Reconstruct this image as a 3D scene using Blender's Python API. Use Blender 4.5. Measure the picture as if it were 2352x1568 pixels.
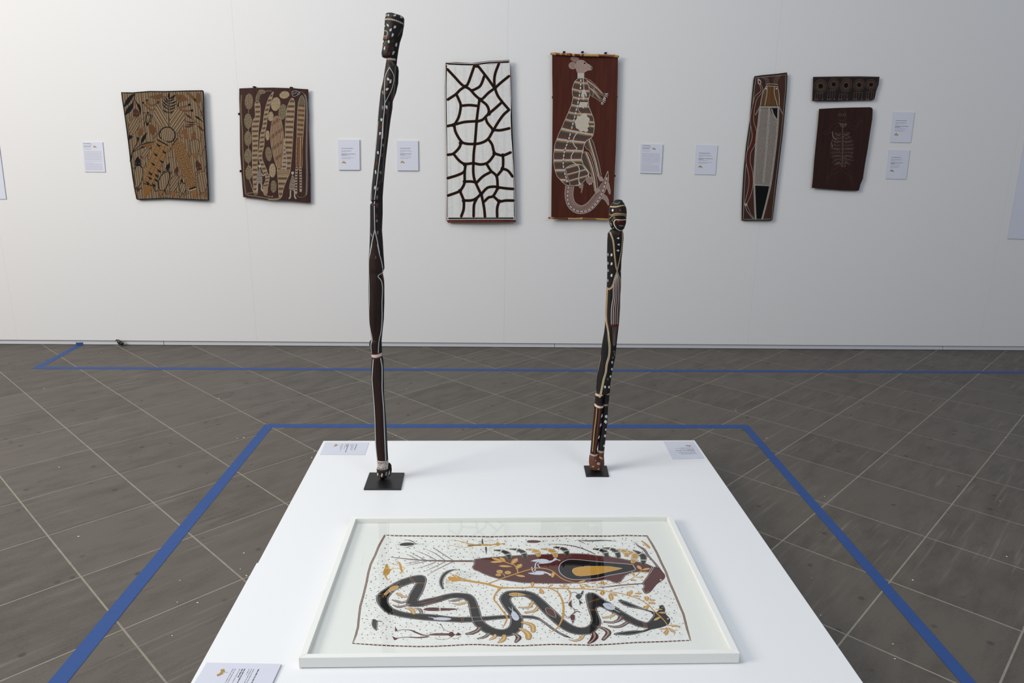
import bpy, bmesh, math, random
import numpy as np
from mathutils import Vector, Matrix
from mathutils.geometry import delaunay_2d_cdt

for _o in list(bpy.data.objects):
    bpy.data.objects.remove(_o)
SC = bpy.context.scene
COL = SC.collection
R_ = math.radians
random.seed(7)

# ------------------------------------------------------------------ camera
F, CX, CY, H = 1660.78, 1176.0, 784.0, 1.385          # lens in pixels of a 2352x1568 frame, eye height
PITCH, ROLL, WALL_YAW = R_(14.5987), R_(0.90639), R_(2.109)
cp, sp, cr, sr = math.cos(PITCH), math.sin(PITCH), math.cos(ROLL), math.sin(ROLL)
M = np.array([[cr, -sr, 0], [sr, cr, 0], [0, 0, 1]]) @ np.array([[1, 0, 0], [0, -sp, -cp], [0, cp, -sp]])
cam = bpy.data.cameras.new('camera')
cam.sensor_width = 36.0
cam.lens = F / 2352 * 36.0
cam.clip_start, cam.clip_end = 0.05, 60
cam_o = bpy.data.objects.new('camera', cam)
COL.objects.link(cam_o)
m3 = Matrix(((M[0][0], -M[1][0], -M[2][0]), (M[0][1], -M[1][1], -M[2][1]), (M[0][2], -M[1][2], -M[2][2])))
cam_o.matrix_world = Matrix.Translation((0, 0, H)) @ m3.to_4x4()
SC.camera = cam_o

# ------------------------------------------------------------------ light and exposure
SC.view_settings.view_transform = 'Standard'
SC.view_settings.look = 'None'
SC.view_settings.gamma = 1.0
SC.view_settings.use_curve_mapping = False
SC.view_settings.exposure = 0.05
world = bpy.data.worlds.new('world')
SC.world = world
world.use_nodes = True
world.node_tree.nodes['Background'].inputs['Color'].default_value = (0.80, 0.88, 1.0, 1)
world.node_tree.nodes['Background'].inputs['Strength'].default_value = 0.33


def area(name, loc, target, sx, sy, power, color):
    l = bpy.data.lights.new(name, 'AREA')
    l.shape = 'RECTANGLE'
    l.size, l.size_y, l.energy, l.color = sx, sy, power, color
    o = bpy.data.objects.new(name, l)
    COL.objects.link(o)
    o.location = loc
    o.rotation_euler = (Vector(target) - Vector(loc)).to_track_quat('-Z', 'Y').to_euler()
    return o


area('window_light_left', (-5.4, 0.4, 3.6), (-1.2, 4.8, 0.9), 2.4, 2.2, 275, (1.0, 0.94, 0.86))
area('window_light_right', (3.2, -2.2, 4.2), (2.4, 4.8, 1.0), 2.6, 1.8, 92, (0.82, 0.89, 1.0))
area('roof_light', (-1.9, 1.8, 4.8), (-1.2, 3.0, 0.0), 2.4, 2.4, 100, (0.93, 0.97, 1.0))

# ------------------------------------------------------------------ pixels of the photograph to points of the room
WN = np.array([-math.sin(WALL_YAW), math.cos(WALL_YAW), 0.0])     # from the room into the wall
WX = np.array([math.cos(WALL_YAW), math.sin(WALL_YAW), 0.0])
D_KICK = 5.142
D_WALL = D_KICK - 0.012
Z_PANEL = 0.036


def rays(px, py):
    px = np.asarray(px, float); py = np.asarray(py, float)
    v = np.stack([px - CX, py - CY, np.full_like(px, F)], -1)
    return v @ M


def on_wall(px, py, off=0.0):
    """point at distance off in front of the wall"""
    d = rays(px, py)
    t = (D_WALL - np.asarray(off)) / (d @ WN)
    return d * t[..., None] + np.array([0, 0, H])


def on_level(px, py, z=0.0):
    d = rays(px, py)
    t = (z - H) / d[..., 2]
    return d * np.asarray(t)[..., None] + np.array([0, 0, H])


def on_depth(px, py, y0):
    d = rays(px, py)
    t = y0 / d[..., 1]
    return d * t[..., None] + np.array([0, 0, H])


# ------------------------------------------------------------------ materials
def lin(c):
    return tuple(((x / 255) / 12.92 if x / 255 <= 0.04045 else ((x / 255 + 0.055) / 1.055) ** 2.4) for x in c)


MATS = {}


def paint(rgb, rough=0.75, var=0.12, scale=60.0, bump=0.0, spec=0.12):
    """plain painted or printed colour with a fine uneven tone"""
    key = (rgb, rough, var, scale, bump)
    if key in MATS:
        return MATS[key]
    m = bpy.data.materials.new('paint_%02x%02x%02x' % tuple(int(max(0, min(255, v))) for v in rgb))
    m.use_nodes = True
    nt = m.node_tree
    b = nt.nodes['Principled BSDF']
    b.inputs['Roughness'].default_value = rough
    b.inputs['Specular IOR Level'].default_value = spec
    tc = nt.nodes.new('ShaderNodeTexCoord')
    nz = nt.nodes.new('ShaderNodeTexNoise')
    nz.inputs['Scale'].default_value = scale
    nz.inputs['Detail'].default_value = 3
    nt.links.new(tc.outputs['Object'], nz.inputs['Vector'])
    mx = nt.nodes.new('ShaderNodeMix')
    mx.data_type = 'RGBA'
    c = lin(rgb)
    mx.inputs['A'].default_value = tuple(x * (1 - var) for x in c) + (1,)
    mx.inputs['B'].default_value = tuple(min(1, x * (1 + var)) for x in c) + (1,)
    nt.links.new(nz.outputs['Fac'], mx.inputs['Factor'])
    nt.links.new(mx.outputs['Result'], b.inputs['Base Color'])
    if bump:
        bp = nt.nodes.new('ShaderNodeBump')
        bp.inputs['Strength'].default_value = bump
        bp.inputs['Distance'].default_value = 0.002
        nt.links.new(nz.outputs['Fac'], bp.inputs['Height'])
        nt.links.new(bp.outputs['Normal'], b.inputs['Normal'])
    MATS[key] = m
    return m


def tile_mat():
    m = bpy.data.materials.new('slate_tile')
    m.use_nodes = True
    nt = m.node_tree
    b = nt.nodes['Principled BSDF']
    tc = nt.nodes.new('ShaderNodeTexCoord')
    oi = nt.nodes.new('ShaderNodeObjectInfo')
    mp = nt.nodes.new('ShaderNodeMapping')
    rt = nt.nodes.new('ShaderNodeMapping'); rt.inputs['Rotation'].default_value = (0, 0, R_(-46.4))
    nt.links.new(tc.outputs['Object'], rt.inputs['Vector'])
    mp.inputs['Scale'].default_value = (1.0, 2.6, 1.0)
    nt.links.new(rt.outputs['Vector'], mp.inputs['Vector'])
    n1 = nt.nodes.new('ShaderNodeTexNoise'); n1.inputs['Scale'].default_value = 5.0; n1.inputs['Detail'].default_value = 8
    n1.inputs['Roughness'].default_value = 0.62
    nt.links.new(mp.outputs['Vector'], n1.inputs['Vector'])
    n2 = nt.nodes.new('ShaderNodeTexNoise'); n2.inputs['Scale'].default_value = 130.0; n2.inputs['Detail'].default_value = 4
    nt.links.new(tc.outputs['Object'], n2.inputs['Vector'])
    n3 = nt.nodes.new('ShaderNodeTexNoise'); n3.inputs['Scale'].default_value = 1.1; n3.inputs['Detail'].default_value = 3
    nt.links.new(tc.outputs['Object'], n3.inputs['Vector'])
    a1 = nt.nodes.new('ShaderNodeMath'); a1.operation = 'MULTIPLY_ADD'; a1.inputs[1].default_value = 0.16
    nt.links.new(oi.outputs['Random'], a1.inputs[0]); nt.links.new(n1.outputs['Fac'], a1.inputs[2])
    a2 = nt.nodes.new('ShaderNodeMath'); a2.operation = 'MULTIPLY_ADD'; a2.inputs[1].default_value = 0.38
    nt.links.new(n2.outputs['Fac'], a2.inputs[0]); nt.links.new(a1.outputs[0], a2.inputs[2])
    a3 = nt.nodes.new('ShaderNodeMath'); a3.operation = 'MULTIPLY_ADD'; a3.inputs[1].default_value = 0.30
    nt.links.new(n3.outputs['Fac'], a3.inputs[0]); nt.links.new(a2.outputs[0], a3.inputs[2])
    cr_ = nt.nodes.new('ShaderNodeValToRGB')
    e = cr_.color_ramp.elements
    e[0].position = 0.45; e[0].color = lin((63, 58, 53)) + (1,)
    e[1].position = 1.0; e[1].color = lin((92, 86, 79)) + (1,)
    nt.links.new(a3.outputs[0], cr_.inputs['Fac'])
    # pale scuffs running with the tile, dusty patches and small dark spots
    wv = nt.nodes.new('ShaderNodeMapping'); wv.inputs['Scale'].default_value = (2.5, 60.0, 1.0)
    nt.links.new(rt.outputs['Vector'], wv.inputs['Vector'])
    n4 = nt.nodes.new('ShaderNodeTexNoise'); n4.inputs['Scale'].default_value = 1.0; n4.inputs['Detail'].default_value = 5
    nt.links.new(wv.outputs['Vector'], n4.inputs['Vector'])
    n5 = nt.nodes.new('ShaderNodeTexNoise'); n5.inputs['Scale'].default_value = 1.9; n5.inputs['Detail'].default_value = 4
    nt.links.new(tc.outputs['Object'], n5.inputs['Vector'])
    n6 = nt.nodes.new('ShaderNodeTexVoronoi'); n6.inputs['Scale'].default_value = 9.0
    nt.links.new(tc.outputs['Object'], n6.inputs['Vector'])
    def ramp(src, a_, b__):
        r_ = nt.nodes.new('ShaderNodeMapRange'); r_.inputs['From Min'].default_value = a_; r_.inputs['From Max'].default_value = b__
        nt.links.new(src, r_.inputs['Value']); return r_.outputs['Result']
    mu = nt.nodes.new('ShaderNodeMath'); mu.operation = 'MULTIPLY'
    nt.links.new(ramp(n4.outputs['Fac'], 0.56, 0.80), mu.inputs[0]); nt.links.new(ramp(n5.outputs['Fac'], 0.40, 0.66), mu.inputs[1])
    m1 = nt.nodes.new('ShaderNodeMix'); m1.data_type = 'RGBA'; m1.inputs['B'].default_value = lin((124, 118, 110)) + (1,)
    nt.links.new(mu.outputs[0], m1.inputs['Factor']); nt.links.new(cr_.outputs['Color'], m1.inputs['A'])
    m2 = nt.nodes.new('ShaderNodeMix'); m2.data_type = 'RGBA'; m2.inputs['B'].default_value = lin((44, 40, 38)) + (1,)
    sp_ = nt.nodes.new('ShaderNodeMath'); sp_.operation = 'MULTIPLY'; sp_.inputs[1].default_value = 0.55
    nt.links.new(ramp(n6.outputs['Distance'], 0.13, 0.05), sp_.inputs[0])
    nt.links.new(sp_.outputs[0], m2.inputs['Factor']); nt.links.new(m1.outputs['Result'], m2.inputs['A'])
    nt.links.new(m2.outputs['Result'], b.inputs['Base Color'])
    b.inputs['Roughness'].default_value = 0.5
    b.inputs['Specular IOR Level'].default_value = 0.22
    rr = nt.nodes.new('ShaderNodeMapRange')
    rr.inputs['To Min'].default_value = 0.42; rr.inputs['To Max'].default_value = 0.62
    nt.links.new(n3.outputs['Fac'], rr.inputs['Value'])
    nt.links.new(rr.outputs['Result'], b.inputs['Roughness'])
    bp = nt.nodes.new('ShaderNodeBump'); bp.inputs['Strength'].default_value = 0.25; bp.inputs['Distance'].default_value = 0.002
    nt.links.new(n2.outputs['Fac'], bp.inputs['Height']); nt.links.new(bp.outputs['Normal'], b.inputs['Normal'])
    return m


def glass_mat():
    m = bpy.data.materials.new('picture_glass')
    m.use_nodes = True
    nt = m.node_tree
    for n in list(nt.nodes):
        nt.nodes.remove(n)
    out = nt.nodes.new('ShaderNodeOutputMaterial')
    tr = nt.nodes.new('ShaderNodeBsdfTransparent'); tr.inputs['Color'].default_value = (0.985, 0.99, 0.987, 1)
    gl = nt.nodes.new('ShaderNodeBsdfGlossy'); gl.inputs['Roughness'].default_value = 0.0
    lw = nt.nodes.new('ShaderNodeLayerWeight'); lw.inputs['Blend'].default_value = 0.5
    pw = nt.nodes.new('ShaderNodeMath'); pw.operation = 'POWER'; pw.inputs[1].default_value = 5.0
    nt.links.new(lw.outputs['Facing'], pw.inputs[0])
    ma = nt.nodes.new('ShaderNodeMath'); ma.operation = 'MULTIPLY_ADD'; ma.inputs[1].default_value = 0.96; ma.inputs[2].default_value = 0.04
    nt.links.new(pw.outputs[0], ma.inputs[0])
    mx = nt.nodes.new('ShaderNodeMixShader')
    nt.links.new(ma.outputs[0], mx.inputs[0]); nt.links.new(tr.outputs[0], mx.inputs[1]); nt.links.new(gl.outputs[0], mx.inputs[2])
    nt.links.new(mx.outputs[0], out.inputs[0])
    return m


def streak_mat(name, a, b_, sx, sz, rough=0.7, spec=0.3):
    """bark or carved wood: tone running in streaks along Z"""
    m = bpy.data.materials.new(name)
    m.use_nodes = True
    nt = m.node_tree
    b = nt.nodes['Principled BSDF']
    tc = nt.nodes.new('ShaderNodeTexCoord')
    mp = nt.nodes.new('ShaderNodeMapping')
    mp.inputs['Scale'].default_value = (sx, sx, sz)
    nz = nt.nodes.new('ShaderNodeTexNoise'); nz.inputs['Scale'].default_value = 1.0; nz.inputs['Detail'].default_value = 6
    nt.links.new(tc.outputs['Object'], mp.inputs['Vector']); nt.links.new(mp.outputs['Vector'], nz.inputs['Vector'])
    mr = nt.nodes.new('ShaderNodeMapRange')
    mr.inputs['From Min'].default_value = 0.32; mr.inputs['From Max'].default_value = 0.68
    nt.links.new(nz.outputs['Fac'], mr.inputs['Value'])
    mx = nt.nodes.new('ShaderNodeMix'); mx.data_type = 'RGBA'
    mx.inputs['A'].default_value = lin(a) + (1,); mx.inputs['B'].default_value = lin(b_) + (1,)
    nt.links.new(mr.outputs['Result'], mx.inputs['Factor'])
    nt.links.new(mx.outputs['Result'], b.inputs['Base Color'])
    b.inputs['Roughness'].default_value = rough
    b.inputs['Specular IOR Level'].default_value = spec
    bp = nt.nodes.new('ShaderNodeBump'); bp.inputs['Strength'].default_value = 0.3; bp.inputs['Distance'].default_value = 0.001
    nt.links.new(nz.outputs['Fac'], bp.inputs['Height']); nt.links.new(bp.outputs['Normal'], b.inputs['Normal'])
    return m


M_WALL = paint((213, 212, 211), 0.9, 0.012, 260.0, 0.10, 0.2)
M_KICK = paint((196, 197, 202), 0.8, 0.02, 80.0, 0.05, 0.2)
M_GROUT = paint((136, 130, 119), 0.9, 0.25, 30.0, 0.05, 0.1)
M_TILE = tile_mat()
M_PLINTH = paint((226, 227, 228), 0.42, 0.006, 200.0, 0.02, 0.4)
M_CARD = paint((201, 203, 214), 0.7, 0.01, 50.0, 0.0, 0.2)
M_CARD_EDGE = paint((180, 182, 190), 0.8, 0.02, 50.0)
M_TAPE = paint((43, 73, 128), 0.55, 0.10, 25.0, 0.1, 0.25)
M_BLACKMETAL = paint((19, 18, 18), 0.4, 0.1, 90.0, 0.05, 0.5)
M_FRAME = paint((228, 228, 223), 0.5, 0.01, 100.0, 0.02, 0.4)
M_PAPER = paint((232, 232, 227), 0.85, 0.008, 30.0, 0.0, 0.1)
M_GLASS = glass_mat()
M_INK = paint((96, 93, 102), 0.8, 0.05, 40.0)
M_INKG = paint((166, 165, 176), 0.8, 0.05, 40.0)
M_GOLD = paint((164, 134, 80), 0.7, 0.05, 40.0)


# ------------------------------------------------------------------ objects
def link(name, verts, faces, mats, parent=None, mi=None, smooth=False):
    me = bpy.data.meshes.new(name)
    me.from_pydata([tuple(float(x) for x in v) for v in verts], [], [tuple(f) for f in faces])
    if not isinstance(mats, (list, tuple)):
        mats = [mats]
    for m in mats:
        me.materials.append(m)
    if mi is not None:
        me.polygons.foreach_set('material_index', np.array(mi, dtype=np.int32))
    if smooth:
        me.polygons.foreach_set('use_smooth', np.ones(len(me.polygons), dtype=bool))
    me.update()
    o = bpy.data.objects.new(name, me)
    COL.objects.link(o)
    if parent:
        o.parent = parent
        o.matrix_parent_inverse = Matrix.Translation(-parent.location)
    return o


def tag(o, label=None, cat=None, group=None, kind=None):
    if label: o['label'] = label
    if cat: o['category'] = cat
    if group: o['group'] = group
    if kind: o['kind'] = kind
    return o


def empty(name, loc, label=None, cat=None, group=None, kind=None):
    o = bpy.data.objects.new(name, None)
    COL.objects.link(o)
    o.location = tuple(float(x) for x in loc)
    o.empty_display_size = 0.05
    return tag(o, label, cat, group, kind)


def prism(top, bottom):
    """closed solid between two rings of equal length"""
    n = len(top)
    v = list(top) + list(bottom)
    f = [tuple(range(n)), tuple(range(2 * n - 1, n - 1, -1))]
    for i in range(n):
        j = (i + 1) % n
        f.append((i, n + i, n + j, j))
    return v, f


def bevel(o, w, seg=2):
    md = o.modifiers.new('bevel', 'BEVEL')
    md.width, md.segments, md.limit_method = w, seg, 'ANGLE'
    return o


def clip_half(poly, n, d):
    """keep the side where p.n <= d"""
    out = []
    for i in range(len(poly)):
        a, b = poly[i], poly[(i + 1) % len(poly)]
        da, db = a[0] * n[0] + a[1] * n[1] - d, b[0] * n[0] + b[1] * n[1] - d
        if da <= 0: out.append(a)
        if (da < 0) != (db < 0) and abs(da - db) > 1e-12:
            t = da / (da - db)
            out.append((a[0] + t * (b[0] - a[0]), a[1] + t * (b[1] - a[1])))
    return out


# ------------------------------------------------------------------ floor
TA = R_(-46.437)
dA = np.array([math.sin(TA), math.cos(TA)])
dB = np.array([math.cos(TA), -math.sin(TA)])
# joints measured on the floor: offsets along dB and along dA
jb = [0.183, 0.560, 0.932, 1.306, 1.679, 2.070, 2.468, 2.885, 3.262]
ja = [0.183, 0.560, 0.935, 1.306, 1.685, 2.108, 2.496, 2.872, 3.248, 3.630, 4.018]
while jb[0] > -7: jb.insert(0, jb[0] - 0.3765)
while jb[-1] < 9: jb.append(jb[-1] + 0.3765)
while ja[0] > -7: ja.insert(0, ja[0] - 0.3765)
while ja[-1] < 9: ja.append(ja[-1] + 0.3765)
FX0, FX1, FY0 = -6.0, 6.0, -3.2
wn2 = (WN[0], WN[1])
base = [(FX0, FY0), (FX1, FY0), (FX1, 7.0), (FX0, 7.0)]
base = clip_half(base, wn2, D_KICK + 0.05)
v, f = prism([(x, y, -0.0009) for x, y in base], [(x, y, -0.06) for x, y in base])
floor = tag(link('floor', v, f, M_GROUT), 'grey slate tiled floor laid diagonally to the wall', None, None, 'structure')
G = 0.0032
cells = []
for ib in range(len(jb) - 1):
    for ia in range(len(ja) - 1):
        b0, b1, a0, a1 = jb[ib] + G, jb[ib + 1] - G, ja[ia] + G, ja[ia + 1] - G
        q = [tuple(dB * b + dA * a) for b, a in ((b0, a0), (b1, a0), (b1, a1), (b0, a1))]
        if (q[1][0] - q[0][0]) * (q[2][1] - q[1][1]) - (q[1][1] - q[0][1]) * (q[2][0] - q[1][0]) < 0:
            q = q[::-1]
        for n_, d_ in ((wn2, D_KICK + 0.02), ((-1, 0), -FX0), ((1, 0), FX1), ((0, -1), -FY0)):
            q = clip_half(q, n_, d_)
            if len(q) < 3: break
        if len(q) < 3: continue
        cx = sum(p[0] for p in q) / len(q); cy = sum(p[1] for p in q) / len(q)
        ax = cy * cp + H * sp
        px = CX + F * cx / ax
        inview = -130 < px < 2482 and cy > 1.35
        hidden = abs(cx - 0.02) < 0.62 and cy < 2.75
        cells.append((inview and not hidden, ax, q))
cells.sort(key=lambda c: (not c[0], c[1]))
rng = random.Random(3)
rest_v, rest_f = [], []
for k, (iv, ax, q) in enumerate(cells):
    dz = rng.uniform(-0.0003, 0.0002)
    c = 0.0004
    cxy = np.mean(np.array(q), axis=0)
    inner = [tuple(np.array(p) + (cxy - np.array(p)) / np.linalg.norm(cxy - np.array(p)) * c * 1.4) for p in q]
    n = len(q)
    vv = [(x, y, dz) for x, y in inner] + [(x, y, dz - c) for x, y in q] + [(x, y, -0.02) for x, y in q]
    ff = [tuple(range(n))]
    for i in range(n):
        j = (i + 1) % n
        ff += [(i, n + i, n + j, j), (n + i, 2 * n + i, 2 * n + j, n + j)]
    if iv and k < 298:
        link('tile', vv, ff, M_TILE, floor)
    else:
        o = len(rest_v)
        rest_v += vv; rest_f += [tuple(o + i for i in t) for t in ff]
tag(link('outlying_tiles', rest_v, rest_f, M_TILE, floor), None, None, None, 'stuff')
fl_v, fl_f = [], []
for x, y, s in ((136, 1073, 3), (101, 892, 3), (560, 1005, 4), (545, 1007, 3), (503, 915, 3), (517, 895, 2), (566, 1322, 4), (552, 1307, 3), (560, 1270, 4),
                (909, 1001, 3), (902, 1003, 2), (716, 1051, 4), (722, 1036, 3), (1690, 943, 3), (1761, 1006, 3), (1914, 1012, 2), (2041, 859, 2),
                (1894, 1140, 3), (2310, 1005, 3), (2051, 1479, 4), (2055, 1513, 4), (1885, 1413, 3), (2312, 1278, 4), (2096, 1332, 5), (1864, 1327, 2),
                (233, 810, 2), (211, 814, 2), (1651, 808, 2), (1795, 816, 2), (1839, 813, 2), (2018, 807, 2), (2297, 1151, 3), (933, 894, 2), (407, 1383, 3),
                (180, 1232, 4), (454, 1384, 4), (413, 1333, 3), (395, 1460, 3), (1938, 1522, 3), (820, 807, 2), (778, 807, 2)):
    c_ = on_level([x], [y], 0.0)[0]
    w = s * (c_[1] * cp + H * sp) / F * 0.62
    o = len(fl_v)
    k = 6
    for i in range(k):
        a = i * math.tau / k
        r = w * rng.uniform(0.6, 1.1)
        fl_v.append((c_[0] + math.cos(a) * r, c_[1] + math.sin(a) * r * 0.8, 0.0012))
    fl_f.append(tuple(range(o, o + k)))
tag(link('paint_flecks', fl_v, fl_f, paint((225, 220, 210), 0.8, 0.05), floor), 'tiny white paint flecks scattered on the floor', None, None, 'stuff')

# ------------------------------------------------------------------ wall
wall = empty('wall_back', (0, D_WALL, 0), 'white panelled exhibition wall', None, None, 'structure')
seam = [on_wall([x], [y])[0] @ WX for x, y in ((39.7, 781), (590, 783), (1157.5, 787), (1717, 791), (2249, 794))]
W = (seam[-1] - seam[0]) / 4
seams = [seam[0] - 2 * W, seam[0] - W] + list(seam) + [seam[-1] + W, seam[-1] + 2 * W]
WTOP = 4.3


def wpt(s, off, z):
    p = WX * s + WN * (D_WALL - off)
    return (p[0], p[1], z)


for a, b in zip(seams[:-1], seams[1:]):
    g = 0.0002
    ring = lambda off: [wpt(a + g, off, Z_PANEL), wpt(b - g, off, Z_PANEL), wpt(b - g, off, WTOP), wpt(a + g, off, WTOP)]
    v, f = prism(ring(0.0), ring(-0.03))
    link('wall_panel', v, f, M_WALL, wall)
v, f = prism([wpt(seams[0], -0.032, 0), wpt(seams[-1], -0.032, 0), wpt(seams[-1], -0.032, WTOP), wpt(seams[0], -0.032, WTOP)],
             [wpt(seams[0], -0.08, 0), wpt(seams[-1], -0.08, 0), wpt(seams[-1], -0.08, WTOP), wpt(seams[0], -0.08, WTOP)])
link('wall_backing', v, f, M_WALL, wall)
bb = empty('baseboard_back', (0, D_KICK, 0), 'low recessed grey skirting strip under the white wall', None, None, 'structure')
kj = [seams[0]] + [on_wall([x], [y], -0.012)[0] @ WX for x, y in ((376, 787), (1274, 794), (2166, 799))] + [seams[-1]]
for a, b in zip(kj[:-1], kj[1:]):
    prof = [(-0.012, 0.002), (-0.012, 0.0335), (-0.026, 0.0345), (-0.031, 0.0345), (-0.031, 0.002)]
    v, f = prism([wpt(a + 0.0015, o_, z_) for o_, z_ in prof], [wpt(b - 0.0015, o_, z_) for o_, z_ in prof])
    bevel(link('skirting_board', v, f, M_KICK, bb), 0.0015, 1)

# ------------------------------------------------------------------ blue tape on the floor
TZ = 0.0008


def strip(parent, pts, ext=None):
    """pts: four photograph pixels; ext lengthens the near end in the room"""
    strip.n = getattr(strip, 'n', -1) + 1
    q = [on_level([x], [y], TZ + 0.0002 * (strip.n % 3))[0] for x, y in pts]
    if ext:
        for far, near in ((0, 3), (1, 2)):
            q[near] = q[near] + (q[near] - q[far]) * ext
    sub = 14
    top, bot = [], []
    v, f, n = [], [], 0
    rows = []
    for i in range(sub + 1):
        t = i / sub
        a = q[0] * (1 - t) + q[3] * t
        b = q[1] * (1 - t) + q[2] * t
        j = 0.0 if i in (0, sub) else rng.uniform(-0.0009, 0.0009)
        d = (b - a) / np.linalg.norm(b - a)
        rows.append((a + d * j, b + d * j))
    for a, b in rows:
        v += [a, b, a - np.array([0, 0, 0.0006]), b - np.array([0, 0, 0.0006])]
    for i in range(sub):
        o = 4 * i
        f += [(o, o + 1, o + 5, o + 4), (o + 2, o + 6, o + 7, o + 3), (o, o + 4, o + 6, o + 2), (o + 1, o + 3, o + 7, o + 5)]
    f += [(0, 2, 3, 1), (4 * sub, 4 * sub + 1, 4 * sub + 3, 4 * sub + 2)]
    return link('tape_strip', v, f, M_TAPE, parent)


c0 = on_level([1170], [978], 0)[0]
tp = empty('floor_tape', c0, 'blue masking tape outline on the floor around the white plinth', 'tape')
strip(tp, [(616, 973.2), (616, 981.0), (1713, 983.2), (1713, 975.2)])
strip(tp, [(609.5, 973.2), (625, 980.8), (153, 1568), (108.4, 1568)], 0.35)
strip(tp, [(1706.5, 983.3), (1718, 975.3), (2243, 1568), (2208.6, 1568)], 0.35)
c0 = on_level([1170], [850], 0)[0]
tp = empty('floor_tape', c0, 'thin blue masking tape line on the floor running along the wall', 'tape')
strip(tp, [(71.5, 846.8), (97, 842.0), (190.5, 792.2), (176.5, 792.2)][0:4])
strip(tp, [(80, 842.0), (80, 846.9), (1180, 851.6), (1180, 846.9)])
strip(tp, [(1179, 846.9), (1179, 851.6), (2480, 857.2), (2480, 852.7)])
a, b = on_wall([175.5], [792], -0.011)[0], on_wall([191], [792], -0.011)[0]
c, d = on_wall([190.5], [786], -0.011)[0], on_wall([174], [786.5], -0.011)[0]
a[2] = b[2] = 0.001
v, f = prism([a, b, c, d], [p + WN * -0.0012 for p in (a, b, c, d)])
link('tape_end', v, f, M_TAPE, tp)

# ------------------------------------------------------------------ plinth
PZ = 0.10
pc = [on_level([x], [y], PZ)[0] for x, y in ((743, 1012), (1595.5, 1010.7))]
ux = (pc[1] - pc[0]) / np.linalg.norm(pc[1] - pc[0])
uy = np.array([-ux[1], ux[0], 0])
n0 = on_level([440], [1568], PZ)[0]; n1 = on_level([1983], [1568], PZ)[0]
near_l = pc[0] + (n0 - pc[0]) * 1.40
near_r = pc[1] + (n1 - pc[1]) * 1.40
mid_l = on_level([592.5], [1292], PZ)[0]
tt = np.linalg.norm(mid_l - pc[0]) / np.linalg.norm(near_l - pc[0])
mid_r = pc[1] + (near_r - pc[1]) * tt
pl = empty('display_plinth', (0.0, 2.2, 0.0), 'low white display plinth standing on the slate floor', 'plinth')
q = [near_l - ux * 0.004, near_r, pc[1], pc[0], mid_l, mid_l - ux * 0.004 - uy * 0.001]
v, f = prism([tuple(p) for p in q], [(p[0], p[1], PZ - 0.03) for p in q])
bevel(link('plinth_top', v, f, M_PLINTH, pl), 0.0012, 2)
q = [near_l + ux * 0.006 + uy * 0.006, near_r - ux * 0.006 + uy * 0.006, pc[1] - ux * 0.006 - uy * 0.006, pc[0] + ux * 0.006 - uy * 0.006]
v, f = prism([(p[0], p[1], PZ - 0.0302) for p in q], [(p[0], p[1], 0.0005) for p in q])
link('plinth_base', v, f, M_PLINTH, pl)

# ------------------------------------------------------------------ drawing tools: paint laid as thin films on real surfaces
def dense(pts, step, closed=True):
    out = []
    n = len(pts)
    for i in range(n if closed else n - 1):
        a, b = np.array(pts[i], float), np.array(pts[(i + 1) % n], float)
        k = max(1, int(np.linalg.norm(b - a) / step))
        for j in range(k):
            out.append(tuple(a + (b - a) * j / k))
    if not closed: out.append(tuple(pts[-1]))
    return out


def curve(pts, closed=False, n=5):
    """Catmull-Rom through the points (any number of columns)"""
    P = [np.array(p, float) for p in pts]
    if len(P) < 3: return [tuple(p) for p in P]
    m = len(P)
    out = []
    for i in range(m if closed else m - 1):
        p1, p2 = P[i], P[(i + 1) % m]
        p0 = P[i - 1] if (closed or i > 0) else p1 * 2 - p2
        p3 = P[(i + 2) % m] if (closed or i + 2 < m) else p2 * 2 - p1
        for k in range(n):
            t = k / n
            out.append(tuple(0.5 * ((2 * p1) + (-p0 + p2) * t + (2 * p0 - 5 * p1 + 4 * p2 - p3) * t * t + (-p0 + 3 * p1 - 3 * p2 + p3) * t ** 3)))
    if not closed: out.append(tuple(P[-1]))
    return out


def inside(x, y, poly):
    c = False
    j = len(poly) - 1
    for i in range(len(poly)):
        xi, yi = poly[i][0], poly[i][1]
        xj, yj = poly[j][0], poly[j][1]
        if (yi > y) != (yj > y) and x < (xj - xi) * (y - yi) / (yj - yi) + xi:
            c = not c
        j = i
    return c


def cdt(outline, grid=None):
    pts = [Vector((p[0], p[1])) for p in outline]
    n = len(pts)
    xs = [p.x for p in pts]; ys = [p.y for p in pts]
    if grid:
        x = min(xs) + grid * 0.5
        while x < max(xs):
            y = min(ys) + grid * 0.5
            while y < max(ys):
                pts.append(Vector((x + 0.07 * grid * math.sin(y), y)))
                y += grid
            x += grid
    r = delaunay_2d_cdt(pts, [(i, (i + 1) % n) for i in range(n)], [list(range(n))], 1, 1e-4)
    V_, F_ = r[0], r[2]
    used = sorted({i for f_ in F_ for i in f_})
    mp_ = {i: k for k, i in enumerate(used)}
    return [(V_[i].x, V_[i].y) for i in used], [tuple(mp_[i] for i in f_) for f_ in F_]


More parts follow.
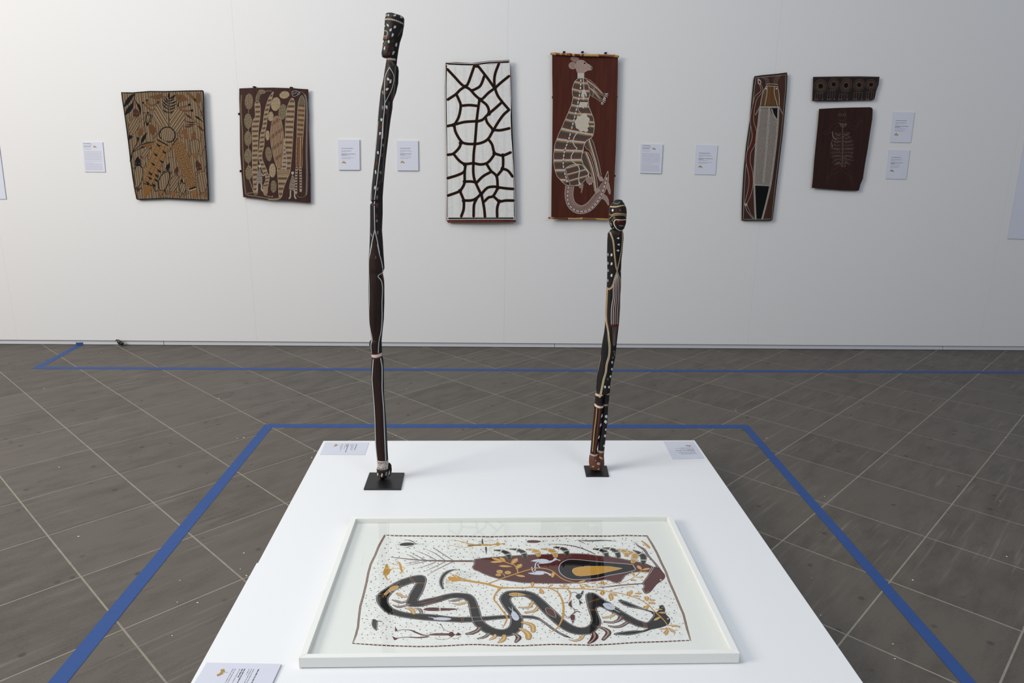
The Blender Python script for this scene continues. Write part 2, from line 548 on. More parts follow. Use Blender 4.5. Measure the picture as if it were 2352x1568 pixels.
class Art:
    def __init__(s, surf, origin, scale, step=0.00025, grid=None, ky=1.0):
        s.surf, s.o, s.s, s.step, s.grid, s.ky = surf, origin, scale, step, grid, ky
        s.parts = {}
        s.cur = None
        s.lv = 1
        s.ox = 0
        s.gain = 1.0
        s.sat = 1.0
        s.rough = 0.0
        s.k = 0

    def part(s, name, new=False):
        key = (name, len(s.parts)) if new else (name, -1)
        s.parts.setdefault(key, dict(v=[], h=[], f=[], mi=[], mats=[]))
        s.cur = s.parts[key]
        return s

    def _add(s, verts, faces, c):
        p = s.cur
        if isinstance(c, tuple):
            g_ = 0.3 * c[0] + 0.59 * c[1] + 0.11 * c[2]
            m = paint(tuple(int((g_ + (q - g_) * s.sat) * s.gain) for q in c))
        else:
            m = c
        if m not in p['mats']: p['mats'].append(m)
        i = p['mats'].index(m)
        o = len(p['v'])
        p['v'] += [(x + s.ox, y) for x, y in verts]
        p['h'] += [s.lv + (s.k % 13) / 14.0] * len(verts)
        s.k += 1
        p['f'] += [tuple(k + o for k in f_) for f_ in faces]
        p['mi'] += [i] * len(faces)

    def P(s, pts, c, lv=None, sm=False):
        if lv is not None: s.lv = lv
        if sm: pts = curve(pts, True)
        V_, F_ = cdt([p[:2] for p in (dense(pts, s.grid * 0.8) if s.grid else pts)], s.grid)
        s._add(V_, F_, c)
        return pts

    def F(s, pts, fn, g, lv=None, sm=False):
        """filled shape whose colour depends on the place: bands, hatching"""
        if lv is not None: s.lv = lv
        if sm: pts = curve(pts, True)
        V_, F_ = cdt([p[:2] for p in pts], g)
        by = {}
        for f_ in F_:
            cx = sum(V_[i][0] for i in f_) / len(f_); cy = sum(V_[i][1] for i in f_) / len(f_)
            by.setdefault(fn(cx, cy), []).append(f_)
        for c, fs in by.items():
            s._add(V_, fs, c) if len(by) == 1 else s._sub(V_, fs, c)
        return pts

    def _sub(s, V_, fs, c):
        used = sorted({i for f_ in fs for i in f_})
        mp_ = {i: k for k, i in enumerate(used)}
        s._add([V_[i] for i in used], [tuple(mp_[i] for i in f_) for f_ in fs], c)

    def _norms(s, pts, closed=False):
        P_ = np.array([(p[0], p[1] * s.ky) for p in pts], float)
        if closed:
            T = np.roll(P_, -1, 0) - np.roll(P_, 1, 0)
        else:
            T = np.gradient(P_, axis=0)
        L = np.linalg.norm(T, axis=1); L[L == 0] = 1
        T = T / L[:, None]
        return P_, np.stack([-T[:, 1], T[:, 0]], 1)

    def L(s, pts, w, c, lv=None, sm=True, closed=False, ends=True):
        """brush stroke; points may carry their own width as a third value"""
        if lv is not None: s.lv = lv
        pts = [tuple(p) if len(p) > 2 else (p[0], p[1], w) for p in pts]
        if sm and len(pts) > 2: pts = curve(pts, closed)
        elif s.grid: pts = dense(pts, s.grid * 2, closed)
        if s.grid and not closed and len(pts) == 2: pts = dense(pts, s.grid * 2, False)
        P_, N_ = s._norms(pts, closed)
        wd = np.array([p[2] for p in pts]) / 2
        n = len(pts)
        ns = max(1, int(math.ceil(2 * wd.max() / (s.grid * 1.5)))) if s.grid else 1
        V_, F_ = [], []
        for j in range(ns + 1):
            t = 1 - 2 * j / ns
            V_ += [(q[0], q[1] / s.ky) for q in P_ + N_ * (wd * t)[:, None]]
        for j in range(ns):
            F_ += [(j * n + i, j * n + (i + 1) % n, (j + 1) * n + (i + 1) % n, (j + 1) * n + i) for i in range(n if closed else n - 1)]
        if ends and not closed:
            for k, sg in ((0, -1), (n - 1, 1)):
                if wd[k] > 1.2:
                    o = len(V_)
                    T_ = np.array([N_[k][1], -N_[k][0]]) * sg
                    for j in range(9):
                        q = P_[k] + N_[k] * wd[k] * math.cos(j * math.pi / 8) + T_ * wd[k] * math.sin(j * math.pi / 8)
                        V_.append((q[0], q[1] / s.ky))
                    F_.append(tuple(range(o, o + 9)))
        s._add(V_, F_, c)
        return pts

    def E(s, cx, cy, rx, ry, rot, c, lv=None, n=14):
        if lv is not None: s.lv = lv
        ca, sa = math.cos(R_(rot)), math.sin(R_(rot))
        V_ = [(cx + rx * r * math.cos(t) * ca - ry * r * math.sin(t) * sa, cy + rx * r * math.cos(t) * sa + ry * r * math.sin(t) * ca)
              for t, r in [(i * math.tau / n, 1 + s.rough * (math.sin(2 * i * math.tau / n + cx) + 0.7 * math.sin(3 * i * math.tau / n + cy))) for i in range(n)]]
        if s.grid and max(rx, ry) > s.grid * 1.5:
            a, b = cdt(V_, s.grid); s._add(a, b, c)
        else:
            s._add(V_, [tuple(range(n))], c)
        return V_

    def EO(s, cx, cy, rx, ry, rot, w, c, lv=None):
        ca, sa = math.cos(R_(rot)), math.sin(R_(rot))
        V_ = [(cx + rx * math.cos(t) * ca - ry * math.sin(t) * sa, cy + rx * math.cos(t) * sa + ry * math.sin(t) * ca)
              for t in [i * math.tau / 20 for i in range(20)]]
        s.L(V_, w, c, lv, False, True)

    def D(s, pts, r, c, lv=None, n=6):
        if lv is not None: s.lv = lv
        V_, F_ = [], []
        for p in pts:
            o = len(V_)
            V_ += [(p[0] + r * math.cos(i * math.tau / n), p[1] + r / s.ky * math.sin(i * math.tau / n)) for i in range(n)]
            F_.append(tuple(range(o, o + n)))
        if V_: s._add(V_, F_, c)

    def along(s, pts, step, off=0.0, closed=False, sm=True):
        """evenly spaced points on a path, shifted sideways by off (may be an array per vertex)"""
        if sm: pts = curve(pts, closed)
        P_, N_ = s._norms(pts, closed)
        P_ = P_ + N_ * (np.asarray(off)[:, None] if np.ndim(off) else off)
        if closed: P_ = np.vstack([P_, P_[:1]])
        d = np.r_[0, np.cumsum(np.linalg.norm(np.diff(P_, axis=0), axis=1))]
        t = np.arange(step * 0.5, d[-1], step)
        return [(a, b / s.ky) for a, b in zip(np.interp(t, d, P_[:, 0]), np.interp(t, d, P_[:, 1]))]

    def dotted(s, pts, step, r, c, lv=None, off=0.0, closed=False, sm=True):
        s.D(s.along(pts, step, off, closed, sm), r, c, lv)

    def dash(s, pts, w, a, b, c, lv=None, closed=False, sm=True):
        """dashes of length a with gaps b"""
        q = s.along(pts, 1.5, 0, closed, sm)
        n1, n2 = max(1, int(a / 1.5)), max(1, int(b / 1.5))
        i = 0
        while i + n1 < len(q):
            s.L([q[i], q[i + n1]], w, c, lv, False, ends=False)
            i += n1 + n2

    def H(s, poly, ang, sp_, w, cols, lv=None, jit=0.15, seed=1):
        """parallel strokes clipped to a shape; colours taken in turn"""
        if lv is not None: s.lv = lv
        rg = random.Random(seed)
        d = (math.cos(R_(ang)), math.sin(R_(ang))); n = (-d[1], d[0])
        t = [p[0] * n[0] + p[1] * n[1] for p in poly]
        u = min(t) + sp_ * 0.5
        k = 0
        while u < max(t):
            hit = []
            for i in range(len(poly)):
                a, b = poly[i], poly[(i + 1) % len(poly)]
                da, db = t[i] - u, t[(i + 1) % len(poly)] - u
                if (da < 0) != (db < 0):
                    q = da / (da - db)
                    hit.append((a[0] + q * (b[0] - a[0])) * d[0] + (a[1] + q * (b[1] - a[1])) * d[1])
            hit.sort()
            c = cols[k % len(cols)]
            if c is not None:
                for h0, h1 in zip(hit[::2], hit[1::2]):
                    j = rg.uniform(-jit, jit) * sp_
                    if h1 - h0 > w * 0.5:
                        s.L([(d[0] * h0 + n[0] * u, d[1] * h0 + n[1] * u), (d[0] * h1 + n[0] * (u + j), d[1] * h1 + n[1] * (u + j))],
                            w * rg.uniform(0.85, 1.15), c, None, False, ends=False)
            u += sp_ * rg.uniform(1 - jit, 1 + jit)
            k += 1

    def fill_dots(s, poly, sp_, r, c, lv=None, seed=1, jit=0.3, n=5):
        rg = random.Random(seed)
        xs = [p[0] for p in poly]; ys = [p[1] for p in poly]
        pts = []
        y = min(ys); row = 0
        while y < max(ys):
            x = min(xs) + (row % 2) * sp_ / 2
            while x < max(xs):
                a, b = x + rg.uniform(-jit, jit) * sp_, y + rg.uniform(-jit, jit) * sp_ / s.ky
                if inside(a, b, poly): pts.append((a, b))
                x += sp_
            y += sp_ * 0.87 / s.ky; row += 1
        s.D(pts, r, c, lv, n)

    def build(s, parent, kind=None):
        for (name, _), p in s.parts.items():
            if not p['v']: continue
            V_ = np.array(p['v'], float)
            pos = s.surf(s.o[0] + V_[:, 0] / s.s, s.o[1] + V_[:, 1] / s.s, np.array(p['h']) * s.step)
            o_ = link(name, pos, p['f'], p['mats'], parent, p['mi'])
            if kind: o_['kind'] = kind


def wall_surf(disp):
    return lambda px, py, h: on_wall(px, py, disp(px, py) + h)


def bark(name, label, cat, origin, scale, outline, disp, mat, thick=0.006, grid=24.0, group=None, back=None):
    """sheet of bark hung on the wall; outline in crop coordinates"""
    px = lambda p: (origin[0] + p[0] / scale, origin[1] + p[1] / scale)
    c = px((sum(p[0] for p in outline) / len(outline), sum(p[1] for p in outline) / len(outline)))
    root = empty(name, on_wall([c[0]], [c[1]], 0.0)[0], label, cat, group)
    sf = wall_surf(disp)
    ol = dense(outline, grid * 0.6)
    V_, F_ = cdt(ol, grid)
    A_ = np.array(V_)
    P0 = sf(origin[0] + A_[:, 0] / scale, origin[1] + A_[:, 1] / scale, np.zeros(len(A_)))
    O_ = np.array(ol)
    Q0 = sf(origin[0] + O_[:, 0] / scale, origin[1] + O_[:, 1] / scale, np.zeros(len(O_)))
    v = list(P0) + list(P0 + WN * thick) + list(Q0) + list(Q0 + WN * thick)
    n, m = len(P0), len(Q0)
    f = list(F_) + [tuple(i + n for i in reversed(t)) for t in F_]
    f += [(2 * n + i, 2 * n + m + i, 2 * n + m + (i + 1) % m, 2 * n + (i + 1) % m) for i in range(m)]
    link('bark_sheet', v, f, mat, root)
    # wooden batten behind that carries the sheet off the wall
    xs = [p[0] for p in outline]; ys = [p[1] for p in outline]
    for fy in (0.22, 0.78):
        cxx, y = (min(xs) + max(xs)) / 2, min(ys) + (max(ys) - min(ys)) * fy
        hw = (max(xs) - min(xs)) * 0.16
        a, b = px((cxx - hw, y)), px((cxx + hw, y))
        dd = float(disp(np.array([px((cxx, y))[0]]), np.array([px((cxx, y))[1]]))[0]) - thick - 0.0008
        p0, p1 = on_wall([a[0]], [a[1]], 0)[0], on_wall([b[0]], [b[1]], 0)[0]
        p1[2] = p0[2]
        up = np.array([0, 0, 0.012])
        ring = [p0 - up, p1 - up, p1 + up, p0 + up]
        v, f = prism([p - WN * dd for p in ring], [p - WN * 0.0003 for p in ring])
        link('hanging_batten', v, f, paint((120, 96, 70), 0.8, 0.15, 60), root)
    return root, sf


def u_of(px, py, xl_pts, xr_pts):
    """-1..1 across a sheet whose left and right edges are given as (y, x)"""
    a = np.interp(py, [p[0] for p in xl_pts], [p[1] for p in xl_pts])
    b = np.interp(py, [p[0] for p in xr_pts], [p[1] for p in xr_pts])
    return np.clip((px - a) / (b - a) * 2 - 1, -1.2, 1.2)


def clip_on(root, x, y, w, h, off, mat=None):
    """small dark clip gripping the edge of a sheet (photograph pixels)"""
    p = [on_wall([x + a], [y + b], 0)[0] for a, b in ((-w, -h), (w, -h), (w, h), (-w, h))]
    v, f = prism([q - WN * off for q in p], [q - WN * 0.0003 for q in p])
    bevel(link('mounting_clip', v, f, mat or paint((38, 24, 20), 0.7), root), 0.0015, 2)


# ------------------------------------------------------------------ caption cards
AUS = [(0, .45), (.08, .33), (.2, .28), (.26, .18), (.36, .1), (.44, .14), (.47, .24), (.56, .3), (.62, .26), (.66, .04), (.7, .2), (.76, .3), (.84, .42), (.95, .55),
       (1, .7), (.95, .88), (.86, .98), (.78, .95), (.7, .9), (.66, .76), (.55, .72), (.42, .66), (.3, .74), (.16, .86), (.06, .84), (.08, .72), (.02, .6)]
SHORT = [(0.27, 0, 0.50, 1), (0.335, 0, 0.52, 0), (0.365, 0, 0.55, 0), (0.395, 0, 0.18, 0), (0.455, 0, 0.62, 1), (0.485, 0, 0.24, 1), (0.52, 0, 0.46, 0), (0.58, 0, 0.58, 0), (0.61, 0, 0.40, 0)]


def card(quad, kind, seed, label, group, off=0.005, flat=False, name='caption_card', emblem=True):
    """quad: photograph pixels of the corners TL TR BR BL as the text reads"""
    if flat:
        P_ = [on_level([x], [y], PZ + off)[0] for x, y in quad]
        nrm = np.array([0, 0, -1.0])
    else:
        P_ = [on_wall([x], [y], off)[0] for x, y in quad]
        nrm = WN
    root = empty(name, sum(P_) / 4 + nrm * off, label, 'card', group)
    v, f = prism(P_, [p + nrm * (off - 0.0002) for p in P_])
    link('card_board', v, f, [M_CARD, M_CARD_EDGE], root, [0, 1] + [1] * 4)

    def at(u, w):
        return (P_[0] * (1 - u) + P_[1] * u) * (1 - w) + (P_[3] * (1 - u) + P_[2] * u) * w - nrm * 0.0003
    rg = random.Random(seed)
    lines = []
    if kind == 'short':
        y0 = rg.uniform(-0.03, 0.02)
        lines = [(y + y0, 0.15, 0.15 + w * rg.uniform(0.85, 1.12), b) for y, _, w, b in SHORT]
        ey = 0.685 + y0
        ex, ew, eh = 0.16, 0.19, 0.095
    elif kind == 'long':
        lines = [(0.05, 0.06, 0.42, 1), (0.085, 0.06, 0.50, 0), (0.11, 0.06, 0.48, 0), (0.145, 0.06, 0.42, 1), (0.17, 0.06, 0.36, 0), (0.22, 0.06, 0.44, 0), (0.245, 0.06, 0.40, 0)]
        y = 0.31
        while y < 0.62:
            lines.append((y, 0.06, 0.90 + rg.uniform(-0.02, 0.02), 0)); y += 0.029
        y += 0.02
        lines += [(y, 0.06, 0.9, 2), (y + 0.03, 0.06, 0.5, 2)]
        y += 0.07
        while y < 0.93:
            lines.append((y, 0.06, 0.90 + rg.uniform(-0.02, 0.02), 2)); y += 0.029
        ex, ew, eh, ey = 0.52, 0.16, 0.08, 0.115
    tv, tf, tm = [], [], []
    for y, x0, x1, b in lines:
        x = x0
        hh = 0.0072 if b == 1 else 0.0045
        while x < x1:
            w = rg.uniform(0.03, 0.11)
            e = min(x + w, x1)
            o = len(tv)
            tv += [at(x, y - hh), at(e, y - hh), at(e, y + hh), at(x, y + hh)]
            tf.append((o, o + 1, o + 2, o + 3)); tm.append(0 if b == 1 else 1)
            x = e + 0.014
    if tv: link('printed_text', tv, tf, [M_INK, paint((140, 138, 148), 0.8, 0.05, 40)] if kind == 'short' else [M_INK, M_INKG], root, tm)
    if emblem and lines:
        ev = [at(ex + x * ew, ey + y * eh) for x, y in AUS]
        link('printed_emblem', ev + [at(ex + .42 * ew, ey + .12 * eh), at(ex + .50 * ew, ey + .2 * eh), at(ex + .50 * ew, ey - .35 * eh), at(ex + .42 * ew, ey - .35 * eh)],
             [tuple(range(len(AUS))), (len(AUS), len(AUS) + 1, len(AUS) + 2, len(AUS) + 3)], [M_GOLD, M_INKG], root, [0, 1])
    return root


card([(188.5, 326), (235.5, 326.5), (242, 395), (194.5, 394.5)], 'long', 1,
     'white caption card dense with text left of the striped bark painting with a black rim', 'caption cards on the wall')
card([(776.2, 320.6), (825.5, 321), (826.5, 390), (778, 390)], 'short', 2,
     'white caption card beside the bark painting of spotted yams, left of the tall carved figure', 'caption cards on the wall', 0.010)
card([(911.5, 323), (960, 323.3), (961, 391.8), (912.5, 391.5)], 'short', 3,
     'white caption card between the tall carved figure and the white bark painting', 'caption cards on the wall', 0.010)
card([(1473, 330.3), (1522.5, 331.8), (1518.5, 398.5), (1470.5, 397.3)], 'long', 4,
     'white caption card dense with text just right of the kangaroo bark painting', 'caption cards on the wall', 0.008)
card([(1599.5, 332.3), (1648.5, 334), (1643, 401.5), (1595.3, 400.3)], 'short', 5,
     'white caption card left of the tall narrow bark painting of a fish and snake', 'caption cards on the wall')
card([(2052.4, 257), (2100.5, 258), (2091.5, 327.5), (2044.8, 326.5)], 'short', 6,
     'upper of the two white caption cards at the right end of the wall', 'caption cards on the wall')
card([(2042.3, 343.8), (2090, 344.8), (2081, 411.5), (2034.6, 410.3)], 'short', 7,
     'lower of the two white caption cards at the right end of the wall', 'caption cards on the wall')
card([(-112, 306), (-6, 306), (14, 457), (-88, 456.5)], 'none', 8,
     'large blank white information sheet cut off by the left edge of the view', 'information sheets', 0.006, name='information_sheet')
card([(2355, 316), (2478, 318), (2438, 551), (2314.5, 548)], 'none', 9,
     'large blank white information sheet cut off by the right edge of the view', 'information sheets', 0.006, name='information_sheet')
cg = 'caption cards on the plinth'
card([(848, 1015.5), (838, 1044), (735, 1043.4), (747, 1015.5)], 'short', 10,
     'caption card lying sideways on the back left corner of the white plinth', cg, 0.0012, True)
card([(1618, 1052), (1545, 1054), (1523.8, 1013.2), (1592, 1013)], 'short', 11,
     'caption card lying upside down on the back right corner of the white plinth', cg, 0.0012, True)
q = [on_level([x], [y], PZ + 0.005)[0] for x, y in ((646, 1524), (625.5, 1568), (475, 1521))]
e1 = (q[1] - q[0]) / np.linalg.norm(q[1] - q[0])


def to_px(p):
    v = M @ (np.array(p) - np.array([0, 0, H]))
    return (CX + F * v[0] / v[2], CY + F * v[1] / v[2])


far_r, far_l = q[0], q[2]
card([(646, 1524), to_px(far_r + e1 * 0.141), to_px(far_l + e1 * 0.141), (475, 1521)], 'short', 12,
     'caption card lying sideways on the front left corner of the white plinth, cut off below', cg, 0.005, True)

# ------------------------------------------------------------------ framed print
ZF = 0.1325
oc = [on_level([x], [y], ZF)[0] for x, y in ((807.2, 1185.7), (1541.5, 1180.3), (1699.5, 1499.3), (685.4, 1510))]
ic = [on_level([x], [y], ZF)[0] for x, y in ((817.8, 1190.7), (1531.8, 1185.6), (1678, 1489.8), (705.7, 1500.7))]
ctr = sum(oc) / 4
fr = empty('framed_print', (ctr[0], ctr[1], PZ), 'white framed and glazed print of a snake and fish lying flat on the plinth', 'print')
for i in range(4):
    j = (i + 1) % 4
    q4 = [oc[i], oc[j], ic[j], ic[i]]
    e = (ic[j] - oc[j]) * 0.0
    v, f = prism(q4, [(p[0], p[1], PZ + 0.0022) for p in q4])
    bevel(link('frame_rail', v, f, M_FRAME, fr), 0.0012, 2)
ZG, ZP = ZF - 0.0065, ZF - 0.0200
mid = sum(ic) / 4
pic = [p + (p - mid) / np.linalg.norm(p - mid) * 0.004 for p in ic]
v, f = prism([(p[0], p[1], ZP) for p in ic], [(p[0], p[1], PZ + 0.003) for p in ic])
link('backing_board', v, f, M_PAPER, fr)
v, f = prism([(p[0], p[1], ZG) for p in ic], [(p[0], p[1], ZG - 0.002) for p in ic])
link('glass_pane', v, f[:2], M_GLASS, fr)
# four felt feet
for i in range(4):
    p = oc[i] + (ic[i] - oc[i]) * 0.5
    k = 10
    r = 0.005
    v, f = prism([(p[0] + r * math.cos(t * math.tau / k), p[1] + r * math.sin(t * math.tau / k), PZ + 0.0022) for t in range(k)],
                 [(p[0] + r * math.cos(t * math.tau / k), p[1] + r * math.sin(t * math.tau / k), PZ) for t in range(k)])
    link('felt_foot', v, f, M_BLACKMETAL, fr)


# ------------------------------------------------------------------ carved figures
def loft(name, left, right, y0, y1, dist, mat, parent, ratio=0.8, seg=56, step=2.5, push=0.0, rough=0.03, close_top=1.0, close_bot=1.0, seed=1):
    """round carved piece given by its left and right outline (x, y in photograph pixels) on the upright plane at distance dist"""
    lx, ly = [p[0] for p in left], [p[1] for p in left]
    rx, ry = [p[0] for p in right], [p[1] for p in right]
    rg = np.random.RandomState(seed)
    n = max(2, int((y1 - y0) / step))
    ys = list(np.linspace(y0, y1, n + 1))
    ph = rg.uniform(0, 6.28, 6)

    def ring(y, sc=1.0, ycentre=None):
        a, b = np.interp(y, ly, lx), np.interp(y, ry, rx)
        c, hw = (a + b) / 2, (b - a) / 2
        C = on_depth([c], [y if ycentre is None else ycentre], dist)[0]
        Rr = on_depth([c + hw], [y if ycentre is None else ycentre], dist)[0]
        w = abs(Rr[0] - C[0]) * sc
        return C, w
    verts, faces = [], []

    def put(C, w):
        for k in range(seg):
            t = k * math.tau / seg
            # lobes: slightly faceted, hand-carved section
            r = 1 + rough * math.sin(3 * t + ph[0] + C[2] * 9) * 0.5 + rough * math.sin(5 * t + ph[1] - C[2] * 23) * 0.4
            verts.append((C[0] + math.cos(t) * w, C[1] + push + math.sin(t) * w * ratio * r, C[2]))
    caps = 4
    rows = 0
    C, w = ring(ys[0])
    for i in range(caps):
        a = (i + 0.35) / (caps + 0.35) * math.pi / 2
        put(C + np.array([0, 0, w * 0.35 * close_top * math.cos(a)]), w * math.sin(a)); rows += 1
    for y in ys:
        C, w = ring(y); put(C, w); rows += 1
    for i in range(caps):
        a = (caps - i - 0.65) / (caps + 0.35) * math.pi / 2
        put(C - np.array([0, 0, w * 0.35 * close_bot * math.cos(a)]), w * math.sin(a)); rows += 1
    for i in range(rows - 1):
        for k in range(seg):
            j = (k + 1) % seg
            faces.append((i * seg + k, i * seg + j, (i + 1) * seg + j, (i + 1) * seg + k))
    faces.append(tuple(range(seg - 1, -1, -1)))
    faces.append(tuple(range((rows - 1) * seg, rows * seg)))
    o = link(name, verts, faces, mat, parent, smooth=True)

    def surf(px, py, h):
        a, b = np.interp(py, ly, lx), np.interp(py, ry, rx)
        c, hw = (a + b) / 2, np.maximum((b - a) / 2, 1e-3)
        u = np.clip((px - c) / hw, -0.985, 0.985)
        C = on_depth(c, py, dist)
        w = (on_depth(c + hw, py, dist) - C)[:, 0]
        P_ = C.copy()
        cs = np.sqrt(1 - u * u)
        t = np.arctan2(-cs, u)
        r = 1 + rough * np.sin(3 * t + ph[0] + C[:, 2] * 9) * 0.5 + rough * np.sin(5 * t + ph[1] - C[:, 2] * 23) * 0.4
        P_[:, 0] += w * u * (1 + (h + 0.0001) / np.maximum(w, 1e-4))
        P_[:, 1] += push - (w * ratio * r * cs + h + 0.0001)
        return P_
    return o, surf


def plate(root, q, z0, z1):
    P_ = [on_level([x], [y], z1)[0] for x, y in q]
    v, f = prism(P_, [(p[0], p[1], z0) for p in P_])
    bevel(link('base_plate', v, f, M_BLACKMETAL, root), 0.0006, 1)


def c2(o, s, pts):
    return [(o[0] + x / s, o[1] + y / s) for x, y in pts]


S1 = 5.2275
K1, K2, K3, K4 = (820, 0), (820, 280), (820, 560), (820, 840)
TL = c2(K1, S1, [(352, 162), (342, 178), (335, 250), (325, 400), (312, 485), (326, 492), (312, 520), (300, 610), (293, 650), (299, 680), (320, 697), (352, 699), (352, 740), (335, 840), (325, 900), (310, 990), (290, 1070), (272, 1200), (255, 1350), (240, 1560)]) + \
     c2(K2, S1, [(235, 150), (215, 400), (195, 600), (175, 750), (162, 940), (186, 966), (158, 990), (158, 1200), (155, 1350), (148, 1550)]) + \
     c2(K3, S1, [(148, 95), (138, 170), (138, 500), (140, 800), (145, 950), (165, 1080), (178, 1150), (156, 1162), (148, 1190), (150, 1260), (172, 1310), (178, 1360), (175, 1450), (170, 1560)]) + \
     c2(K4, S1, [(170, 100), (185, 300), (205, 500), (212, 700), (220, 950), (240, 1130), (245, 1200), (237, 1230), (240, 1290), (255, 1330), (280, 1345)])
TR = c2(K1, S1, [(450, 162), (520, 182), (556, 202), (568, 225), (565, 300), (545, 420), (515, 510), (500, 590), (485, 690), (480, 740), (475, 788), (494, 796), (502, 850), (495, 1000), (470, 1110), (430, 1215), (425, 1300), (405, 1420), (387, 1560)]) + \
     c2(K2, S1, [(375, 200), (345, 450), (330, 620), (318, 760), (308, 900), (308, 1100), (300, 1300), (310, 1430), (316, 1550)]) + \
     c2(K3, S1, [(330, 290), (320, 320), (308, 345), (325, 430), (328, 500), (328, 700), (322, 900), (305, 1060), (295, 1160), (300, 1270), (300, 1320), (318, 1400), (322, 1560)]) + \
     c2(K4, S1, [(322, 150), (325, 350), (345, 600), (358, 800), (370, 1050), (375, 1125), (378, 1222), (396, 1245), (402, 1290), (400, 1320), (330, 1345)])
M_FIG = streak_mat('charcoal_wood', (9, 8, 8), (27, 23, 21), 60, 5, 0.55, 0.25)
M_FIGB = streak_mat('brown_wood', (18, 13, 12), (42, 27, 22), 110, 4, 0.6, 0.2)
WHT, CRM, RED, BRN, BLK = (180, 181, 180), (176, 160, 128), (96, 46, 30), (52, 34, 28), (18, 17, 17)
D1 = 2.682
tf_ = empty('carved_figure', on_level([880], [1101], PZ)[0],
            'tall thin black carved wooden figure with white lines on a black base plate', 'sculpture')
plate(tf_, [(848.7, 1084.3), (929, 1084.9), (920.8, 1122.2), (835.3, 1122.0)], PZ, PZ + 0.0065)
YH, YB, YF = 134.0, 840 + 1120 / S1, 840 + 1225 / S1
oh, _ = loft('head', [p for p in TL if p[1] <= YH + 2], [p for p in TR if p[1] <= YH + 6], 162 / S1, YH, D1, M_FIG, tf_, 0.85, step=1.0, close_top=0.45, seed=2)
shead = _
ob, sbody = loft('body', [p for p in TL if p[1] >= YH - 0.3], [p for p in TR if p[1] >= YH - 8], YH, YB, D1, M_FIG, tf_, 0.9, step=2.2, seed=3)
oba, sband = loft('ankle_band', TL, TR, YB, YF, D1, paint((178, 170, 162), 0.8, 0.2, 220), tf_, 0.92, step=2, close_top=0.05, close_bot=0.05, seed=3)
of, sfoot = loft('foot', TL, TR, YF, 840 + 1345 / S1, D1, M_FIGB, tf_, 1.0, step=2, close_top=0.1, seed=4)
loft('heel', c2(K4, S1, [(360, 1178), (362, 1300)]), c2(K4, S1, [(392, 1172), (410, 1200), (415, 1260), (408, 1300)]), 840 + 1180 / S1, 840 + 1300 / S1, D1, M_FIGB, tf_, 1.2, step=2, seed=11, push=0.006)
pp = on_depth([880], [1096], D1)[0]
k = 12
v, f = prism([(pp[0] + 0.005 * math.cos(t * math.tau / k), pp[1] + 0.005 * math.sin(t * math.tau / k), pp[2] + 0.02) for t in range(k)],
             [(pp[0] + 0.005 * math.cos(t * math.tau / k), pp[1] + 0.005 * math.sin(t * math.tau / k), PZ + 0.006) for t in range(k)])
link('support_pin', v, f, M_BLACKMETAL, tf_)

# paint on the tall figure, traced in the four crops
a = Art(shead, K1, S1, 0.00010, 9)
a.rough = 0.16
a.part('head_paint')
a.L([(338, 240), (400, 245), (480, 262), (562, 292)], 20, (150, 130, 100), 1)
a.L([(338, 240), (400, 245), (480, 262), (562, 292)], 4, RED, 2)
for x, y in ((352, 246), (376, 246), (400, 250), (425, 254), (445, 258), (465, 263), (488, 268), (510, 275), (532, 282), (552, 290)):
    a.E(x, y - 1, 8, 6, 20, WHT, 3)
for x, y, r in ((355, 198, 0), (388, 196, 0), (468, 200, 0), (540, 215, 0)):
    a.E(x, y, 15, 14, 0, (150, 150, 148), 2)
for x, y, t in ((383, 318, 40), (470, 340, 115), (420, 375, 110), (443, 435, 120), (395, 512, 80), (480, 545, 110), (342, 590, 110), (448, 643, 115), (345, 322, 60)):
    a.E(x, y, 22 if x != 345 else 10, 11 if x != 345 else 5, t, WHT, 2)
for x, y in ((432, 318), (445, 495), (440, 592), (385, 575), (400, 655), (360, 650)):
    a.E(x, y, 14, 20, 10, (78, 38, 26), 2)
a.L([(328, 384), (355, 380), (378, 400), (380, 430), (360, 448), (322, 440)], 14, (160, 150, 138), 3)
a.L([(328, 384), (355, 380), (378, 400), (380, 430), (360, 448), (322, 440)], 4, RED, 4)
a.P([(318, 455), (350, 448), (370, 465), (350, 485), (316, 482)], (110, 62, 40), 3)
a.dash([(372, 460), (345, 530), (325, 560), (310, 600)], 8, 9, 8, (165, 140, 110), 3)
a.dash([(545, 350), (525, 400), (500, 450)], 10, 9, 9, (120, 105, 85), 2)
a.E(308, 665, 6, 16, 10, (120, 120, 118), 2)
a.build(oh, 'stuff')
a = Art(sbody, K1, S1, 0.00010, 9)
a.rough = 0.16
a.part('body_paint')
a.L([(362, 712), (400, 714), (480, 722)], 26, (150, 142, 132), 1)
a.dash([(385, 715), (478, 722)], 16, 14, 10, WHT, 2)
a.L([(380, 735), (400, 730), (405, 735)], 20, (90, 70, 55), 1)
a.L([(412, 735), (450, 785)], 24, (100, 80, 66), 1)
a.L([(402, 815), (355, 905), (343, 1000), (345, 1120), (347, 1240)], 7, WHT, 3)
a.L([(402, 815), (445, 890), (455, 960), (430, 1070), (385, 1170), (347, 1240)], 7, WHT, 3)
a.L([(347, 1240), (340, 1330), (328, 1450), (322, 1568), (318, 1660)], 9, WHT, 3)
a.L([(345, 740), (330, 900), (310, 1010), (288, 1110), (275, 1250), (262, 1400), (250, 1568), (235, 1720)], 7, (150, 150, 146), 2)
a.L([(355, 760), (345, 850), (330, 930), (318, 1010)], 16, (72, 48, 38), 1)
a.L([(470, 800), (465, 900), (460, 1050), (435, 1190)], 12, (100, 92, 80), 1)
a.L([(452, 1000), (430, 1100), (425, 1210)], 14, (84, 58, 46), 2)
